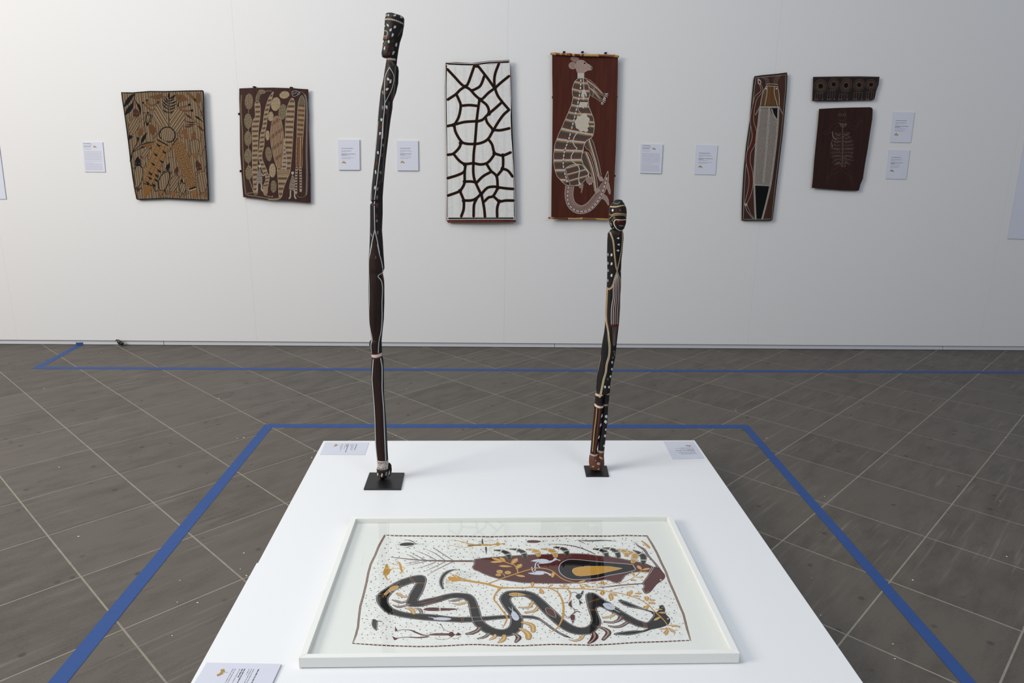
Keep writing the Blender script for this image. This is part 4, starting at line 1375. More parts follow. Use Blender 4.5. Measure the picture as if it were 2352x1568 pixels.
a.L([(1335, 1328), (1405, 1305)], 14, KK, 8); a.L([(1340, 1345), (1410, 1325)], 9, (196, 180, 150), 8)
a.P([(1335, 1350), (1415, 1335), (1425, 1440), (1400, 1425)], (152, 98, 44), 6)
# left leaves middle
a.L([(625, 975), (650, 880), (700, 780), (720, 735)], 6, KK, 8); a.L([(650, 885), (730, 845), (800, 815)], 5, KK, 8); a.L([(650, 880), (730, 810), (760, 785)], 5, KK, 8)
a.L([(750, 785, 4), (780, 720, 38), (820, 650, 4)], 8, KK, 8); a.L([(755, 800, 4), (820, 775, 20), (915, 760, 4)], 8, (60, 50, 34), 8)
a.P([(760, 815), (800, 780), (870, 770), (880, 795), (830, 820)], (138, 86, 40), 6, True); a.P([(740, 835), (770, 812), (785, 835)], KK, 8)
a.L([(620, 1000, 4), (632, 950, 24), (645, 920, 4)], 8, KK, 8)
turtle([(850, 840), (840, 900), (800, 950), (760, 930), (780, 880), (820, 850)], [(840, 850), (870, 815), (890, 820), (875, 850)], [(750, 930), (790, 975), (735, 935)], (120, 66, 40), (104, 56, 36), DR, 125, 4)
# lower turtles
turtle([(715, 1045), (765, 1080), (775, 1150), (755, 1240), (720, 1300), (690, 1290), (672, 1180), (682, 1090)], [(680, 1045), (680, 985), (712, 935), (742, 975), (748, 1045), (712, 1052)],
       [(680, 1315), (748, 1315), (712, 1362)], KK, KK, (86, 48, 34), 84, 6, [[(690, 1055), (665, 1085), (645, 1070)], [(740, 1050), (785, 1080), (810, 1015)], [(680, 1310), (665, 1300)], [(750, 1310), (770, 1330)]])
eyes((692, 1020), (730, 1020))
turtle([(1085, 1125), (1092, 1200), (1065, 1290), (1030, 1340), (985, 1345), (960, 1280), (980, 1190), (1030, 1135)], [(1045, 1085), (1060, 1040), (1098, 1010), (1095, 1070), (1085, 1112), (1055, 1105)],
       [(955, 1345), (1035, 1350), (985, 1428)], KK, KK, (150, 96, 46), 84, 9, [[(1045, 1112), (1010, 1120), (1012, 1150)], [(1085, 1118), (1115, 1150), (1118, 1120)], [(950, 1345), (920, 1360), (905, 1300)], [(1040, 1345), (1055, 1390)]])
eyes((1058, 1090), (1088, 1092))
turtle([(1190, 1165), (1205, 1230), (1180, 1310), (1140, 1360), (1100, 1350), (1098, 1270), (1120, 1190)], [(1150, 1130), (1165, 1080), (1190, 1052), (1202, 1100), (1195, 1155), (1160, 1150)],
       [(1095, 1360), (1175, 1362), (1130, 1428)], (96, 50, 36), (84, 38, 30), (150, 96, 46), 125, 6, [[(1195, 1160), (1215, 1190), (1230, 1160)], [(1095, 1355), (1080, 1400), (1070, 1340)], [(1175, 1355), (1210, 1380)]])
eyes((1165, 1136), (1190, 1134))
turtle([(1240, 1255), (1285, 1275), (1290, 1340), (1260, 1380), (1220, 1350), (1218, 1290)], [(1222, 1245), (1240, 1195), (1258, 1248)], [(1240, 1385), (1290, 1385), (1268, 1425)], KK, KK, (140, 90, 44), 110, 5,
       [[(1230, 1255), (1205, 1260), (1205, 1285)], [(1255, 1252), (1285, 1260)], [(1245, 1382), (1222, 1430), (1195, 1400)], [(1290, 1375), (1325, 1390), (1318, 1350)]])
turtle([(1385, 735), (1445, 740), (1450, 830), (1430, 900), (1360, 905), (1335, 840), (1345, 765)], [(1355, 700), (1380, 622), (1410, 665), (1415, 730), (1365, 728)], [(1350, 905), (1440, 902), (1408, 962)], (98, 58, 38), (120, 74, 40), (146, 94, 46), 84, 6,
       [[(1360, 740), (1325, 745), (1340, 770)], [(1430, 735), (1460, 760), (1480, 670)], [(1350, 905), (1335, 950)], [(1440, 905), (1470, 940), (1525, 800)]])
eyes((1366, 688), (1396, 690))
turtle([(1490, 1115), (1535, 1135), (1548, 1250), (1520, 1360), (1460, 1360), (1432, 1250), (1432, 1150)], [(1408, 1060), (1405, 1010), (1425, 980), (1470, 1030), (1482, 1095), (1430, 1110)], [(1475, 1375), (1538, 1370), (1520, 1432)], (96, 50, 36), (84, 42, 32), (146, 94, 46), 80, 6,
       [[(1430, 1110), (1400, 1140), (1420, 1165)], [(1485, 1110), (1510, 1120), (1528, 1050)], [(1470, 1370), (1465, 1415), (1435, 1385)]])
eyes((1432, 1072), (1464, 1066))
turtle([(1105, 860), (1130, 880), (1128, 940), (1095, 945), (1080, 900)], [(1090, 855), (1105, 820), (1120, 860)], None, (110, 62, 40), (110, 60, 40), None, 84, 4, [[(1090, 940), (1070, 965)], [(1125, 945), (1145, 960)]])
a.part('painted_rim')
a.L([(x + (5 if x < 900 else -5), y + (5 if y < 800 else -5)) for x, y in ol], 11, KK, 9, False, True)
a.build(b1)

# ---- 2: spotted yams, striped roots and two small figures on dark brown
O2 = (530, 180)
ol = [(102, 120), (290, 112), (510, 110), (735, 117), (930, 130), (930, 300), (938, 430), (935, 600), (942, 800), (950, 1000), (955, 1200), (958, 1494), (850, 1487), (760, 1475),
      (610, 1465), (470, 1462), (310, 1440), (150, 1425), (140, 1300), (128, 1120), (112, 900), (110, 700), (108, 430), (102, 250)]
def dsp2(px, py):
    u = np.clip((px - 632) / 82, -1.2, 1.2)
    return 0.034 + 0.004 * u - 0.012 * u * u
M_B2 = streak_mat('dark_brown_bark', (42, 21, 18), (56, 29, 23), 70, 6, 0.75, 0.25)
b2, sf2 = bark('bark_painting', 'bark painting of spotted yams, tall striped roots and two small figures on dark brown', 'painting', O2, S5, ol, dsp2, M_B2)
a = Art(sf2, O2, S5, 0.00025, 26)
a.gain, a.sat = 0.83, 0.85
a.part('painted_figures')
CRB = (186, 166, 130); PNK = (120, 78, 62); OLV = (158, 134, 100)
def yam(pts, ca, cb, n):
    a.P(pts, ca, 1, True); a.fill_dots(curve(pts, True), 11, 3.4, cb, 2, n)
ydk, yli = (56, 34, 26), (190, 172, 136)
def yo(cx, cy, rx, ry, rot=0, lit=False, k=1):
    a.part('painted_yam', True)
    q = [(cx + rx * math.cos(t) * math.cos(R_(rot)) - ry * math.sin(t) * math.sin(R_(rot)), cy + rx * math.cos(t) * math.sin(R_(rot)) + ry * math.sin(t) * math.cos(R_(rot))) for t in [i * math.tau / 12 for i in range(12)]]
    a.P(q, (184, 158, 118) if lit else (128, 106, 78), 1, True)
    a.fill_dots(curve(q, True), 12, 3.6, (92, 54, 34) if lit else (44, 30, 26), 2, k)
    a.fill_dots(curve(q, True), 13, 3.0, (206, 188, 150), 3, k + 50)
for i, (cx, cy, rx, ry, rot, lit) in enumerate(((218, 278, 50, 95, 0, 0), (208, 512, 46, 92, 0, 0), (207, 720, 44, 88, 0, 0), (208, 930, 44, 88, 0, 0), (218, 1130, 42, 85, 0, 0),
        (540, 308, 56, 82, 8, 1), (645, 198, 60, 44, -10, 1), (622, 402, 48, 94, 8, 0), (480, 456, 33, 58, 5, 1), (441, 683, 25, 60, 0, 1), (455, 908, 38, 86, -6, 0), (500, 1105, 40, 84, 0, 1), (514, 1298, 36, 74, 0, 0))):
    yo(cx, cy, rx, ry, rot, lit, i + 1)
a.part('painted_figures')
for y0, y1 in ((372, 422), (604, 634), (806, 846), (1016, 1048)):
    a.L([(214, y0), (212, y1)], 6, (150, 128, 96), 2)
a.L([(222, 1210), (250, 1290), (275, 1370)], 9, (150, 128, 96), 2)
a.L([(200, 1378), (240, 1376), (285, 1365)], 8, (150, 128, 96), 2)
def band(pts, sp_, slant=0.0, ca=OLV, cb=(110, 66, 52), cc=None, edge=True, lv=1):
    a.part('painted_root', True)
    q = curve(pts, True)
    def fn(x, y):
        t = ((y + slant * x) / sp_) % 1
        return cb if t < 0.36 else (ca if t < 0.52 or t > 0.86 else (cc or (176, 156, 118)))
    a.F(q, fn, 4.6, lv)
    a.H(q, 8, 9, 1.6, [(92, 72, 54)], lv + 1, 0.2, 3)
    if edge: a.L(q, 4, (190, 172, 142), lv + 2, False, True)
band([(290, 295), (345, 290), (355, 380), (350, 480), (335, 600), (328, 760), (322, 900), (320, 1050), (322, 1200), (322, 1370), (285, 1385), (268, 1250), (258, 1000), (262, 800), (255, 600), (270, 500), (295, 450)], 58, 0.05)
a.L([(318, 300), (322, 230), (340, 190), (370, 160)], 46, (128, 110, 86), 1)
a.E(375, 160, 44, 26, 10, (134, 122, 92), 1); a.L([(415, 155), (460, 148), (492, 154)], 6, (150, 128, 98), 2)
a.fill_dots([(300, 300), (345, 300), (345, 220), (400, 185), (415, 150), (370, 140), (320, 180)], 11, 3, (70, 48, 36), 3, 3)
band([(512, 160), (500, 220), (470, 330), (440, 460), (430, 560), (405, 680), (400, 800), (375, 920), (390, 1000), (440, 1130), (400, 1150), (350, 1020), (330, 930), (345, 800), (355, 680), (385, 560), (400, 430), (435, 290), (470, 210)], 54, 0.15)
band([(415, 1140), (462, 1160), (455, 1250), (440, 1330), (415, 1400), (390, 1370), (392, 1290), (420, 1220)], 40, 0.2)
a.E(418, 1350, 30, 60, 5, (150, 118, 84), 3); a.fill_dots([(390, 1300), (445, 1300), (430, 1400), (395, 1390)], 12, 3, (200, 180, 140), 4, 3)
a.L([(410, 1400), (470, 1418), (508, 1412)], 7, (160, 138, 104), 3); a.L([(490, 1415), (505, 1428)], 5, (160, 138, 104), 3)
# big central yam
a.part('painted_tuber', True)
cy_ = [(545, 452), (595, 480), (625, 600), (635, 740), (625, 900), (612, 1080), (562, 1080), (520, 960), (485, 800), (475, 680), (490, 540), (515, 480)]
a.F(curve(cy_, True), lambda x, y: (146, 106, 78) if (x / 34 + y / 400) % 1 < 0.4 else ((112, 72, 56) if (y / 150 + x / 200) % 1 < 0.3 else (158, 130, 98)), 9, 1)
a.H(curve(cy_, True), 88, 9, 1.8, [(184, 156, 120), (96, 58, 44)], 2, 0.2, 5)
a.L(cy_, 5, (176, 150, 118), 3, True, True)
band([(740, 235), (768, 300), (762, 440), (750, 640), (735, 900), (712, 1120), (690, 1180), (640, 1300), (618, 1400), (605, 1425), (578, 1410), (570, 1250), (560, 1080), (612, 1085), (650, 1110), (668, 1080), (672, 960), (655, 860), (652, 700), (660, 480), (690, 310)], 62, -0.02)
band([(645, 720), (655, 850), (670, 960), (660, 1100), (618, 1100), (630, 950), (638, 820)], 50, 0, (170, 150, 130), (124, 72, 60), (178, 164, 150), True, 3)
a.P([(565, 1085), (705, 1100), (700, 1165), (570, 1160)], (152, 122, 88), 4)
a.H([(565, 1085), (705, 1100), (700, 1165), (570, 1160)], 5, 11, 3, [(116, 74, 56), (184, 162, 128)], 5, 0.1)
band([(855, 205), (885, 260), (890, 330), (885, 480), (868, 700), (858, 900), (852, 1075), (790, 1072), (785, 900), (792, 700), (800, 480), (808, 320), (825, 250)], 58, -0.1, (152, 122, 86), (116, 72, 54), (170, 140, 96))
a.P([(855, 212), (880, 260), (884, 310), (815, 315), (828, 255)], (112, 102, 80), 4, True)
a.P([(796, 700), (864, 700), (852, 1070), (790, 1068)], (124, 78, 52), 4); a.H([(796, 700), (864, 700), (852, 1070), (790, 1068)], 90, 12, 4, [(158, 118, 74), (96, 56, 42)], 5)
a.L([(838, 710), (832, 1065)], 10, (186, 160, 116), 6)
for pts in ([(792, 1075), (785, 1200), (785, 1370)], [(836, 1078), (840, 1220), (840, 1350)]):
    a.L(pts, 28, (176, 158, 134), 4); a.dash(pts, 22, 16, 18, (74, 38, 32), 5)
# snake with dots, right side
a.part('painted_snake')
pts = [(800, 185), (840, 160), (885, 190), (905, 250), (915, 400), (912, 700), (910, 900), (915, 1100), (912, 1300), (905, 1400), (860, 1425), (810, 1420), (785, 1380)]
a.L(pts, 17, (40, 26, 24), 1); a.L([(x - 7, y) for x, y in pts[2:10]], 2.5, (190, 180, 165), 2); a.L([(x + 8, y) for x, y in pts[2:10]], 2.5, (190, 180, 165), 2)
a.dotted(pts, 15, 4.2, (190, 178, 160), 3)
a.P([(740, 155), (790, 150), (830, 178), (790, 205), (755, 215), (738, 190)], (24, 20, 20), 1, True); a.L([(740, 155), (790, 150), (830, 178), (790, 205), (755, 215), (738, 190)], 4, (200, 190, 176), 2, True, True)
a.fill_dots([(745, 160), (790, 158), (815, 180), (780, 200), (750, 205)], 18, 4.5, (196, 186, 170), 3, 2)
a.part('painted_figures')
pts = [(128, 205), (122, 330), (128, 480), (140, 640), (142, 800), (152, 1000), (158, 1200), (175, 1350), (190, 1395), (300, 1415), (420, 1435), (520, 1445), (580, 1432), (605, 1405)]
a.L(pts, 13, (140, 118, 88), 1); a.dotted(pts, 14, 3.5, (60, 40, 30), 2); a.L([(450, 1452), (540, 1456), (600, 1438)], 6, (190, 176, 140), 2)
# two small figures
def person_fig(cx, ty, s_, hands):
    a.part('painted_person', True)
    q = lambda l: [(cx + x * s_, ty + y * s_) for x, y in l]
    a.P(q([(-12, 0), (14, 0), (16, 18), (0, 34), (-14, 18)]), (196, 184, 166), 5, True)
    body = q([(0, 34), (18, 70), (34, 140), (30, 215), (-36, 215), (-36, 150), (-18, 80)])
    a.P(body, (170, 158, 142), 4, True); a.H(curve(body, True), 3, 15, 7, [(74, 44, 42), (104, 70, 60)], 5, 0.15, 4)
    for sx in (-1, 1):
        a.L(q([(sx * 18, 205), (sx * 26, 250), (sx * 26, 295), (sx * 40, 318)]), 17 * s_, (178, 166, 148), 4)
        a.dotted(q([(sx * 18, 205), (sx * 26, 250), (sx * 26, 295)]), 14, 3, (70, 44, 40), 5)
    for h in hands: a.L(q(h), 12 * s_, (176, 164, 146), 4)
    a.D(q([(-5, 12), (7, 12)]), 3, (60, 30, 28), 6)
person_fig(345, 1040, 0.98, [[(10, 90), (48, 130), (62, 115)]])
person_fig(742, 1122, 1.0, [[(16, 100), (30, 130), (22, 150)]])
for cx, cy in ((293, 106), (735, 113)): clip_on(b2, O2[0] + cx / S5, O2[1] + cy / S5, 2.6, 1.5, 0.03)
for cx, cy in ((106, 428), (936, 445), (124, 1112), (955, 1155)): clip_on(b2, O2[0] + cx / S5, O2[1] + cy / S5, 1.0, 2.6, 0.022)
a.build(b2)

# ---- 3: white painting with a net of dark lines
O3, S3 = (900, 120), 3.825
ol = [(473, 88), (560, 86), (700, 94), (850, 76), (1033, 66), (1045, 200), (1050, 400), (1060, 700), (1075, 1000), (1085, 1300), (1089, 1493), (800, 1497), (495, 1497), (478, 1474),
      (480, 1200), (476, 900), (470, 600), (466, 300)]
def dsp3(px, py):
    u = np.clip((px - 1103) / 80, -1.2, 1.2)
    return 0.034 + 0.016 * (u + 1) / 2 - 0.010 * u * u + 0.002 * np.sin(py / 45.0)
M_B3 = streak_mat('redbrown_bark', (70, 34, 26), (92, 46, 32), 60, 5, 0.75, 0.25)
b3, sf3 = bark('bark_painting', 'tall white bark painting covered by a net of thick dark lines', 'painting', O3, S3, ol, dsp3, M_B3, 0.008)
a = Art(sf3, O3, S3, 0.00025, 20)
WP = (203, 202, 199)
a.part('painted_ground')
a.P([(478, 96), (700, 104), (850, 88), (1036, 78), (1048, 400), (1060, 700), (1073, 1000), (1082, 1300), (1083, 1468), (800, 1468), (486, 1470), (484, 1200), (482, 900), (476, 600), (472, 300)], KK, 1)
a.P([(489, 112), (700, 116), (850, 106), (1030, 98), (1040, 400), (1044, 660), (1052, 900), (1062, 1100), (1068, 1300), (1070, 1446), (800, 1446), (494, 1448), (492, 1200), (490, 900), (486, 600), (484, 300)], WP, 2)
a.H([(489, 112), (700, 116), (850, 106), (1030, 98), (1040, 400), (1044, 660), (1052, 900), (1062, 1100), (1068, 1300), (1070, 1446), (800, 1446), (494, 1448), (492, 1200), (490, 900), (486, 600), (484, 300)],
    88, 14, 8, [(198, 197, 195), None, (206, 205, 202), None, (194, 195, 196)], 3, 0.4, 9)
for pts in ([(478, 90), (700, 100), (850, 84), (1034, 74)], [(478, 110), (700, 118), (850, 102), (1034, 94)], [(470, 105), (474, 600), (480, 900), (484, 1475)], [(487, 105), (483, 300), (486, 600), (490, 1000), (494, 1475)],
            [(1032, 80), (1044, 400), (1040, 640), (1052, 800), (1072, 1100), (1085, 1470)], [(1030, 95), (1036, 400), (1048, 800), (1064, 1100), (1072, 1470)], [(486, 1450), (800, 1450), (1078, 1448)], [(486, 1468), (800, 1466), (1082, 1466)]):
    a.L(pts, 4, (214, 213, 210), 5)
a.part('painted_net')
NET = [[(489, 150), (550, 215), (600, 270), (640, 305)], [(492, 415), (560, 370), (600, 330), (645, 300)], [(725, 118), (700, 190), (675, 260), (655, 300)], [(725, 118), (750, 125)],
       [(757, 120), (800, 175), (850, 240), (895, 305)], [(815, 200), (780, 290), (730, 325), (700, 335)], [(645, 300), (690, 330), (730, 375), (775, 415)], [(940, 100), (910, 180), (900, 240), (902, 310)],
       [(1028, 210), (960, 265), (905, 315)], [(905, 315), (850, 355), (800, 405), (780, 420)], [(905, 315), (930, 380), (970, 435), (1025, 500)], [(965, 440), (910, 490), (840, 550), (800, 590), (760, 605)],
       [(780, 420), (830, 460), (850, 500), (852, 530)], [(770, 415), (760, 480), (752, 540), (745, 605)], [(568, 372), (590, 420), (605, 470), (590, 560), (560, 620), (540, 640)], [(605, 470), (680, 464), (745, 470)],
       [(490, 648), (560, 632), (640, 612), (745, 605)], [(745, 605), (738, 700), (730, 800)], [(1030, 505), (980, 550), (930, 620), (895, 680)], [(825, 580), (840, 620), (890, 680)], [(890, 680), (950, 685), (1032, 668)],
       [(548, 640), (560, 700), (600, 770), (640, 800), (730, 805), (800, 790), (850, 755), (890, 685)], [(730, 805), (720, 880), (716, 970)], [(608, 795), (590, 840), (540, 890), (492, 900)], [(845, 760), (880, 810), (900, 880), (940, 900), (980, 905), (1042, 880)],
       [(540, 890), (590, 950), (640, 980), (716, 975), (780, 985), (840, 970), (885, 920), (903, 885)], [(975, 905), (978, 960), (970, 1025), (920, 1090)], [(970, 1020), (1020, 1040), (1060, 1090)],
       [(648, 985), (640, 1050), (640, 1135)], [(492, 1105), (560, 1085), (620, 1060), (640, 1040)], [(716, 975), (716, 1060), (730, 1130), (780, 1240)], [(640, 1135), (700, 1135), (745, 1145)], [(745, 1145), (800, 1090), (870, 1050)],
       [(835, 985), (870, 1040), (920, 1090), (930, 1185)], [(640, 1135), (630, 1170), (600, 1215), (560, 1235), (494, 1258)], [(598, 1220), (620, 1270), (632, 1310), (630, 1380), (610, 1440)], [(632, 1302), (700, 1300), (745, 1280), (785, 1240)],
       [(785, 1245), (840, 1190), (900, 1180), (930, 1185), (1000, 1195), (1065, 1200)], [(785, 1245), (800, 1310), (812, 1380), (818, 1444)], [(745, 1285), (722, 1340), (718, 1440)], [(812, 1310), (850, 1275), (890, 1262), (930, 1195)],
       [(890, 1262), (920, 1290), (945, 1310), (1000, 1302), (1068, 1302)], [(942, 1310), (925, 1370), (925, 1444)]]
for p in NET: a.L(p, 25, (124, 78, 44), 6)
for p in NET: a.L(p, 19.5, (18, 14, 13), 8)
for x, y in ((648, 300), (775, 415), (905, 315), (745, 605), (890, 683), (730, 803), (716, 975), (640, 1135), (785, 1243), (605, 797), (900, 888), (975, 905), (972, 1022), (632, 1303), (598, 1218), (540, 640), (852, 540), (930, 1190), (943, 1308), (640, 985)):
    a.E(x, y, 18, 18, 0, (18, 14, 13), 8)
a.build(b3)

# ---- 4: kangaroo
O4, S4 = (1240, 100), 3.733
ol = [(106, 92), (250, 96), (400, 98), (560, 102), (670, 108), (667, 300), (660, 600), (652, 900), (640, 1140), (632, 1340), (628, 1500), (400, 1498), (98, 1492), (100, 1200), (106, 900), (110, 500), (106, 250)]
def dsp4(px, py):
    u = np.clip((px - 1343) / 75, -1.2, 1.2)
    return 0.026 + 0.012 * u * u
M_B4 = streak_mat('ochre_red_bark', (62, 26, 17), (76, 34, 22), 50, 4, 0.8, 0.2)
b4, sf4 = bark('bark_painting', 'bark painting of a kangaroo on red brown, with sticks along top and bottom', 'painting', O4, S4, ol, dsp4, M_B4)
a = Art(sf4, O4, S4, 0.00025, 20)
a.gain, a.sat = 0.86, 0.82
PK, PKD, CRM4, OC4, MR4 = (178, 148, 136), (140, 104, 96), (206, 196, 180), (158, 118, 66), (122, 66, 56)
GY4 = (88, 72, 64)
a.part('painted_kangaroo')
a.E(300, 135, 40, 22, 18, (158, 124, 112), 1); a.E(280, 188, 34, 32, 0, (164, 132, 120), 1)
a.L([(265, 130), (280, 118), (310, 115), (335, 130)], 2, CRM4, 2); a.L([(250, 180), (265, 212), (300, 218)], 2, CRM4, 2)
hd = [(345, 140), (375, 145), (400, 168), (430, 185), (450, 205), (448, 225), (430, 228), (410, 230), (385, 245), (375, 252), (322, 252), (312, 225), (302, 195), (312, 165), (328, 148)]
a.P(hd, PK, 3); a.H(hd, 88, 7, 2, [(166, 132, 120), (192, 166, 152)], 4, .2, 3)
a.L(hd, 2.5, (196, 178, 164), 5, False, True)
a.D([(384, 168)], 7, (44, 26, 24), 6, 10); a.P([(436, 195), (452, 210), (448, 226), (438, 222)], (116, 104, 104), 6)
a.P([(323, 253), (380, 253), (380, 293), (323, 295)], CRM4, 4)
body = [(328, 298), (380, 296), (405, 302), (418, 350), (430, 420), (425, 450), (415, 490), (420, 540), (440, 590), (460, 640), (469, 690), (465, 740), (455, 790), (440, 808), (400, 830), (378, 870),
        (360, 950), (357, 1000), (372, 1040), (418, 1108), (395, 1160), (365, 1195), (325, 1218), (290, 1218), (222, 1212), (190, 1185), (150, 1140), (130, 1090), (118, 1020), (118, 950), (130, 860), (160, 780), (200, 690), (240, 600),
        (270, 530), (285, 460), (278, 430), (277, 385), (298, 325)]
def kfn(x, y):
    if y > 1035 and x > 225:
        t = ((y + 0.28 * (x - 250)) / 58) % 1
        return MR4 if t < 0.2 else CRM4 if t < 0.34 else OC4 if t < 0.48 else GY4
    spx = np.interp(y, [300, 640, 850, 1000, 1210], [350, 300, 235, 200, 240])
    if y < 700: t = ((y - (0.22 * (x - spx) if x < spx else 0.04 * (x - spx))) / 66) % 1
    else: t = ((y - np.interp(y, [700, 980], [0.24, -0.02]) * (x - spx)) / 84 + 0.2) % 1
    if t < 0.2: return CRM4 if y > 700 else (194, 178, 158)
    if t < 0.34: return OC4
    if t < 0.78: return GY4 if (int(x / 15) + int(y / 9)) % 3 else (94, 78, 70)
    return MR4
a.F(body, kfn, 3.6, 1)
a.H(body, 90, 13, 1.0, [(84, 66, 60)], 2, .25, 4)
a.L(body, 4, CRM4, 4, False, True)
sp4 = [(352, 305), (348, 380), (340, 440), (328, 500), (312, 570), (296, 640), (272, 730), (248, 820), (222, 890), (206, 950), (200, 1030), (208, 1090), (228, 1160), (245, 1212)]
a.L(sp4, 12, (50, 26, 24), 4); a.dash(sp4, 10, 24, 8, (216, 208, 196), 5)
a.L([(372, 300), (376, 350), (378, 395)], 6, CRM4, 5)
a.P([(378, 388), (392, 405), (405, 445), (398, 460), (380, 430), (362, 460), (352, 455), (360, 410)], CRM4, 5); a.L([(376, 430, 4), (375, 460, 18), (377, 486, 3)], 8, CRM4, 6)
a.P([(345, 500), (412, 503), (405, 540), (395, 550), (385, 540), (375, 558), (362, 545), (335, 548), (332, 535)], CRM4, 5)
st = [(382, 597), (402, 603), (405, 625), (425, 640), (425, 665), (415, 680), (422, 700), (420, 715), (408, 725), (415, 745), (395, 760), (375, 750), (350, 755), (330, 735), (312, 725), (305, 700), (300, 665), (315, 645), (320, 620), (345, 620), (360, 605)]
a.P(st, (212, 198, 178), 6, True)
a.L([(325, 548), (335, 580), (360, 603)], 4, CRM4, 5)
a.L([(332, 752), (298, 795), (285, 840), (300, 880), (318, 900), (285, 935), (268, 975), (285, 1015), (325, 1045), (340, 1090), (332, 1150), (338, 1200)], 8, CRM4, 6)
a.P([(338, 1180), (358, 1212), (330, 1218)], CRM4, 6)
a.L([(215, 1072), (260, 1045), (310, 1035), (360, 1042), (415, 1108)], 5, CRM4, 5); a.L([(222, 1080), (240, 1150), (262, 1215)], 10, (160, 128, 116), 5)
a.L([(438, 810), (400, 835), (375, 880), (372, 920), (358, 965), (362, 1010), (385, 1055), (412, 1095)], 5, CRM4, 6)
# arms
def limb(pts, cols, n, lv=3):
    a.P(pts, GY4, lv)
    a.L(pts, 3, (190, 160, 146), lv + 3, False, True)
    return pts
arm1 = [(398, 300), (430, 312), (475, 352), (540, 425), (538, 450), (500, 425), (470, 400), (445, 370), (412, 345)]
arm2 = [(405, 330), (430, 380), (470, 405), (528, 470), (518, 500), (480, 470), (450, 455), (430, 440), (425, 400)]
for ar, c0_, c1_ in ((arm2, (418, 372), (520, 482)), (arm1, (405, 318), (540, 436))):
    limb(ar, 0, 0, 5)
    for off, c_ in ((-10, MR4), (-2, CRM4), (6, OC4)):
        a.L([(c0_[0], c0_[1] + off), ((c0_[0] + c1_[0]) / 2, (c0_[1] + c1_[1]) / 2 + off - 8), (c1_[0], c1_[1] + off * .6)], 6, c_, 6)
    a.P([(c1_[0] - 6, c1_[1] - 14), (c1_[0] + 34, c1_[1] - 12), (c1_[0] + 20, c1_[1] + 32), (c1_[0] + 2, c1_[1] + 18)], (112, 92, 86), 8)
    for dx, dy in ((44, -8), (44, 6), (38, 22), (24, 38), (12, 42)):
        a.L([(c1_[0] + dx * .55, c1_[1] + dy * .6), (c1_[0] + dx, c1_[1] + dy)], 5, (214, 206, 196), 9)
a.L([(472, 370), (458, 415), (455, 452)], 4, (190, 166, 152), 9)
# legs
leg1 = [(440, 812), (460, 850), (485, 940), (508, 1030), (528, 1130), (492, 1132), (480, 1060), (455, 980), (428, 920), (400, 900), (380, 870), (402, 832)]
leg2 = [(385, 925), (415, 935), (440, 980), (468, 1080), (488, 1160), (498, 1240), (470, 1258), (462, 1190), (440, 1125), (410, 1085), (372, 1035), (358, 985), (362, 945)]
for lg, cen in ((leg1, [(425, 825), (450, 910), (480, 1010), (508, 1130)]), (leg2, [(400, 935), (430, 1010), (460, 1110), (482, 1250)])):
    a.P(lg, GY4, 7)
    for dx, w, c_ in ((-14, 12, OC4), (-2, 11, (206, 196, 184)), (9, 7, MR4), (16, 4, (90, 70, 60))):
        a.L([(x + dx, y) for x, y in cen], w * .8, c_, 8)
    a.L(lg, 3.5, (200, 182, 168), 10, False, True)
tailp = [(256, 1222, 76), (250, 1300, 74), (268, 1372, 76), (315, 1415, 76), (372, 1422, 74), (430, 1392, 76), (490, 1322, 74), (538, 1240, 62), (570, 1165, 42), (583, 1092, 6)]
a.L(tailp, 70, (200, 182, 168), 11, ends=False)
a.L([(x, y, w - 7) for x, y, w in tailp], 66, (158, 122, 112), 12, ends=False)
a.L([(x - 14, y - 6, w * .35) for x, y, w in tailp[:-1]], 20, (144, 110, 102), 13, ends=False)
a.L([(246, 1222), (238, 1300), (245, 1370), (285, 1418), (345, 1440), (420, 1428), (480, 1370), (530, 1290), (560, 1200), (580, 1120)], 9, (60, 32, 30), 14)
a.dash([(246, 1222), (238, 1300), (245, 1370), (285, 1418), (345, 1440), (420, 1428), (480, 1370), (530, 1290), (560, 1200), (580, 1120)], 8, 26, 9, (214, 206, 198), 15)
for p in ([(492, 1132), (532, 1142), (548, 1175), (515, 1180)], [(465, 1255), (500, 1240), (520, 1262), (480, 1285)]):
    a.P(p, PK, 16); a.L(p, 2.5, CRM4, 17, False, True)
for p in ([(560, 1190), (585, 1188), (598, 1225), (605, 1270), (598, 1292), (580, 1250), (562, 1225)], [(525, 1300), (560, 1298), (585, 1330), (592, 1375), (585, 1385), (560, 1345), (530, 1325)]):
    a.P(p, (164, 136, 126), 10, True); a.L(p, 2.5, CRM4, 11, True, True)
a.E(427, 1172, 28, 30, 0, (160, 126, 114), 6); a.EO(427, 1172, 28, 30, 0, 3, CRM4, 7); a.L([(418, 1110), (418, 1145)], 8, CRM4, 6); a.D([(425, 1208), (440, 1203)], 6, CRM4, 7)
a.P([(330, 1215), (375, 1200), (370, 1240), (358, 1282), (350, 1280), (355, 1245), (335, 1235)], (160, 130, 118), 6)
a.build(b4)
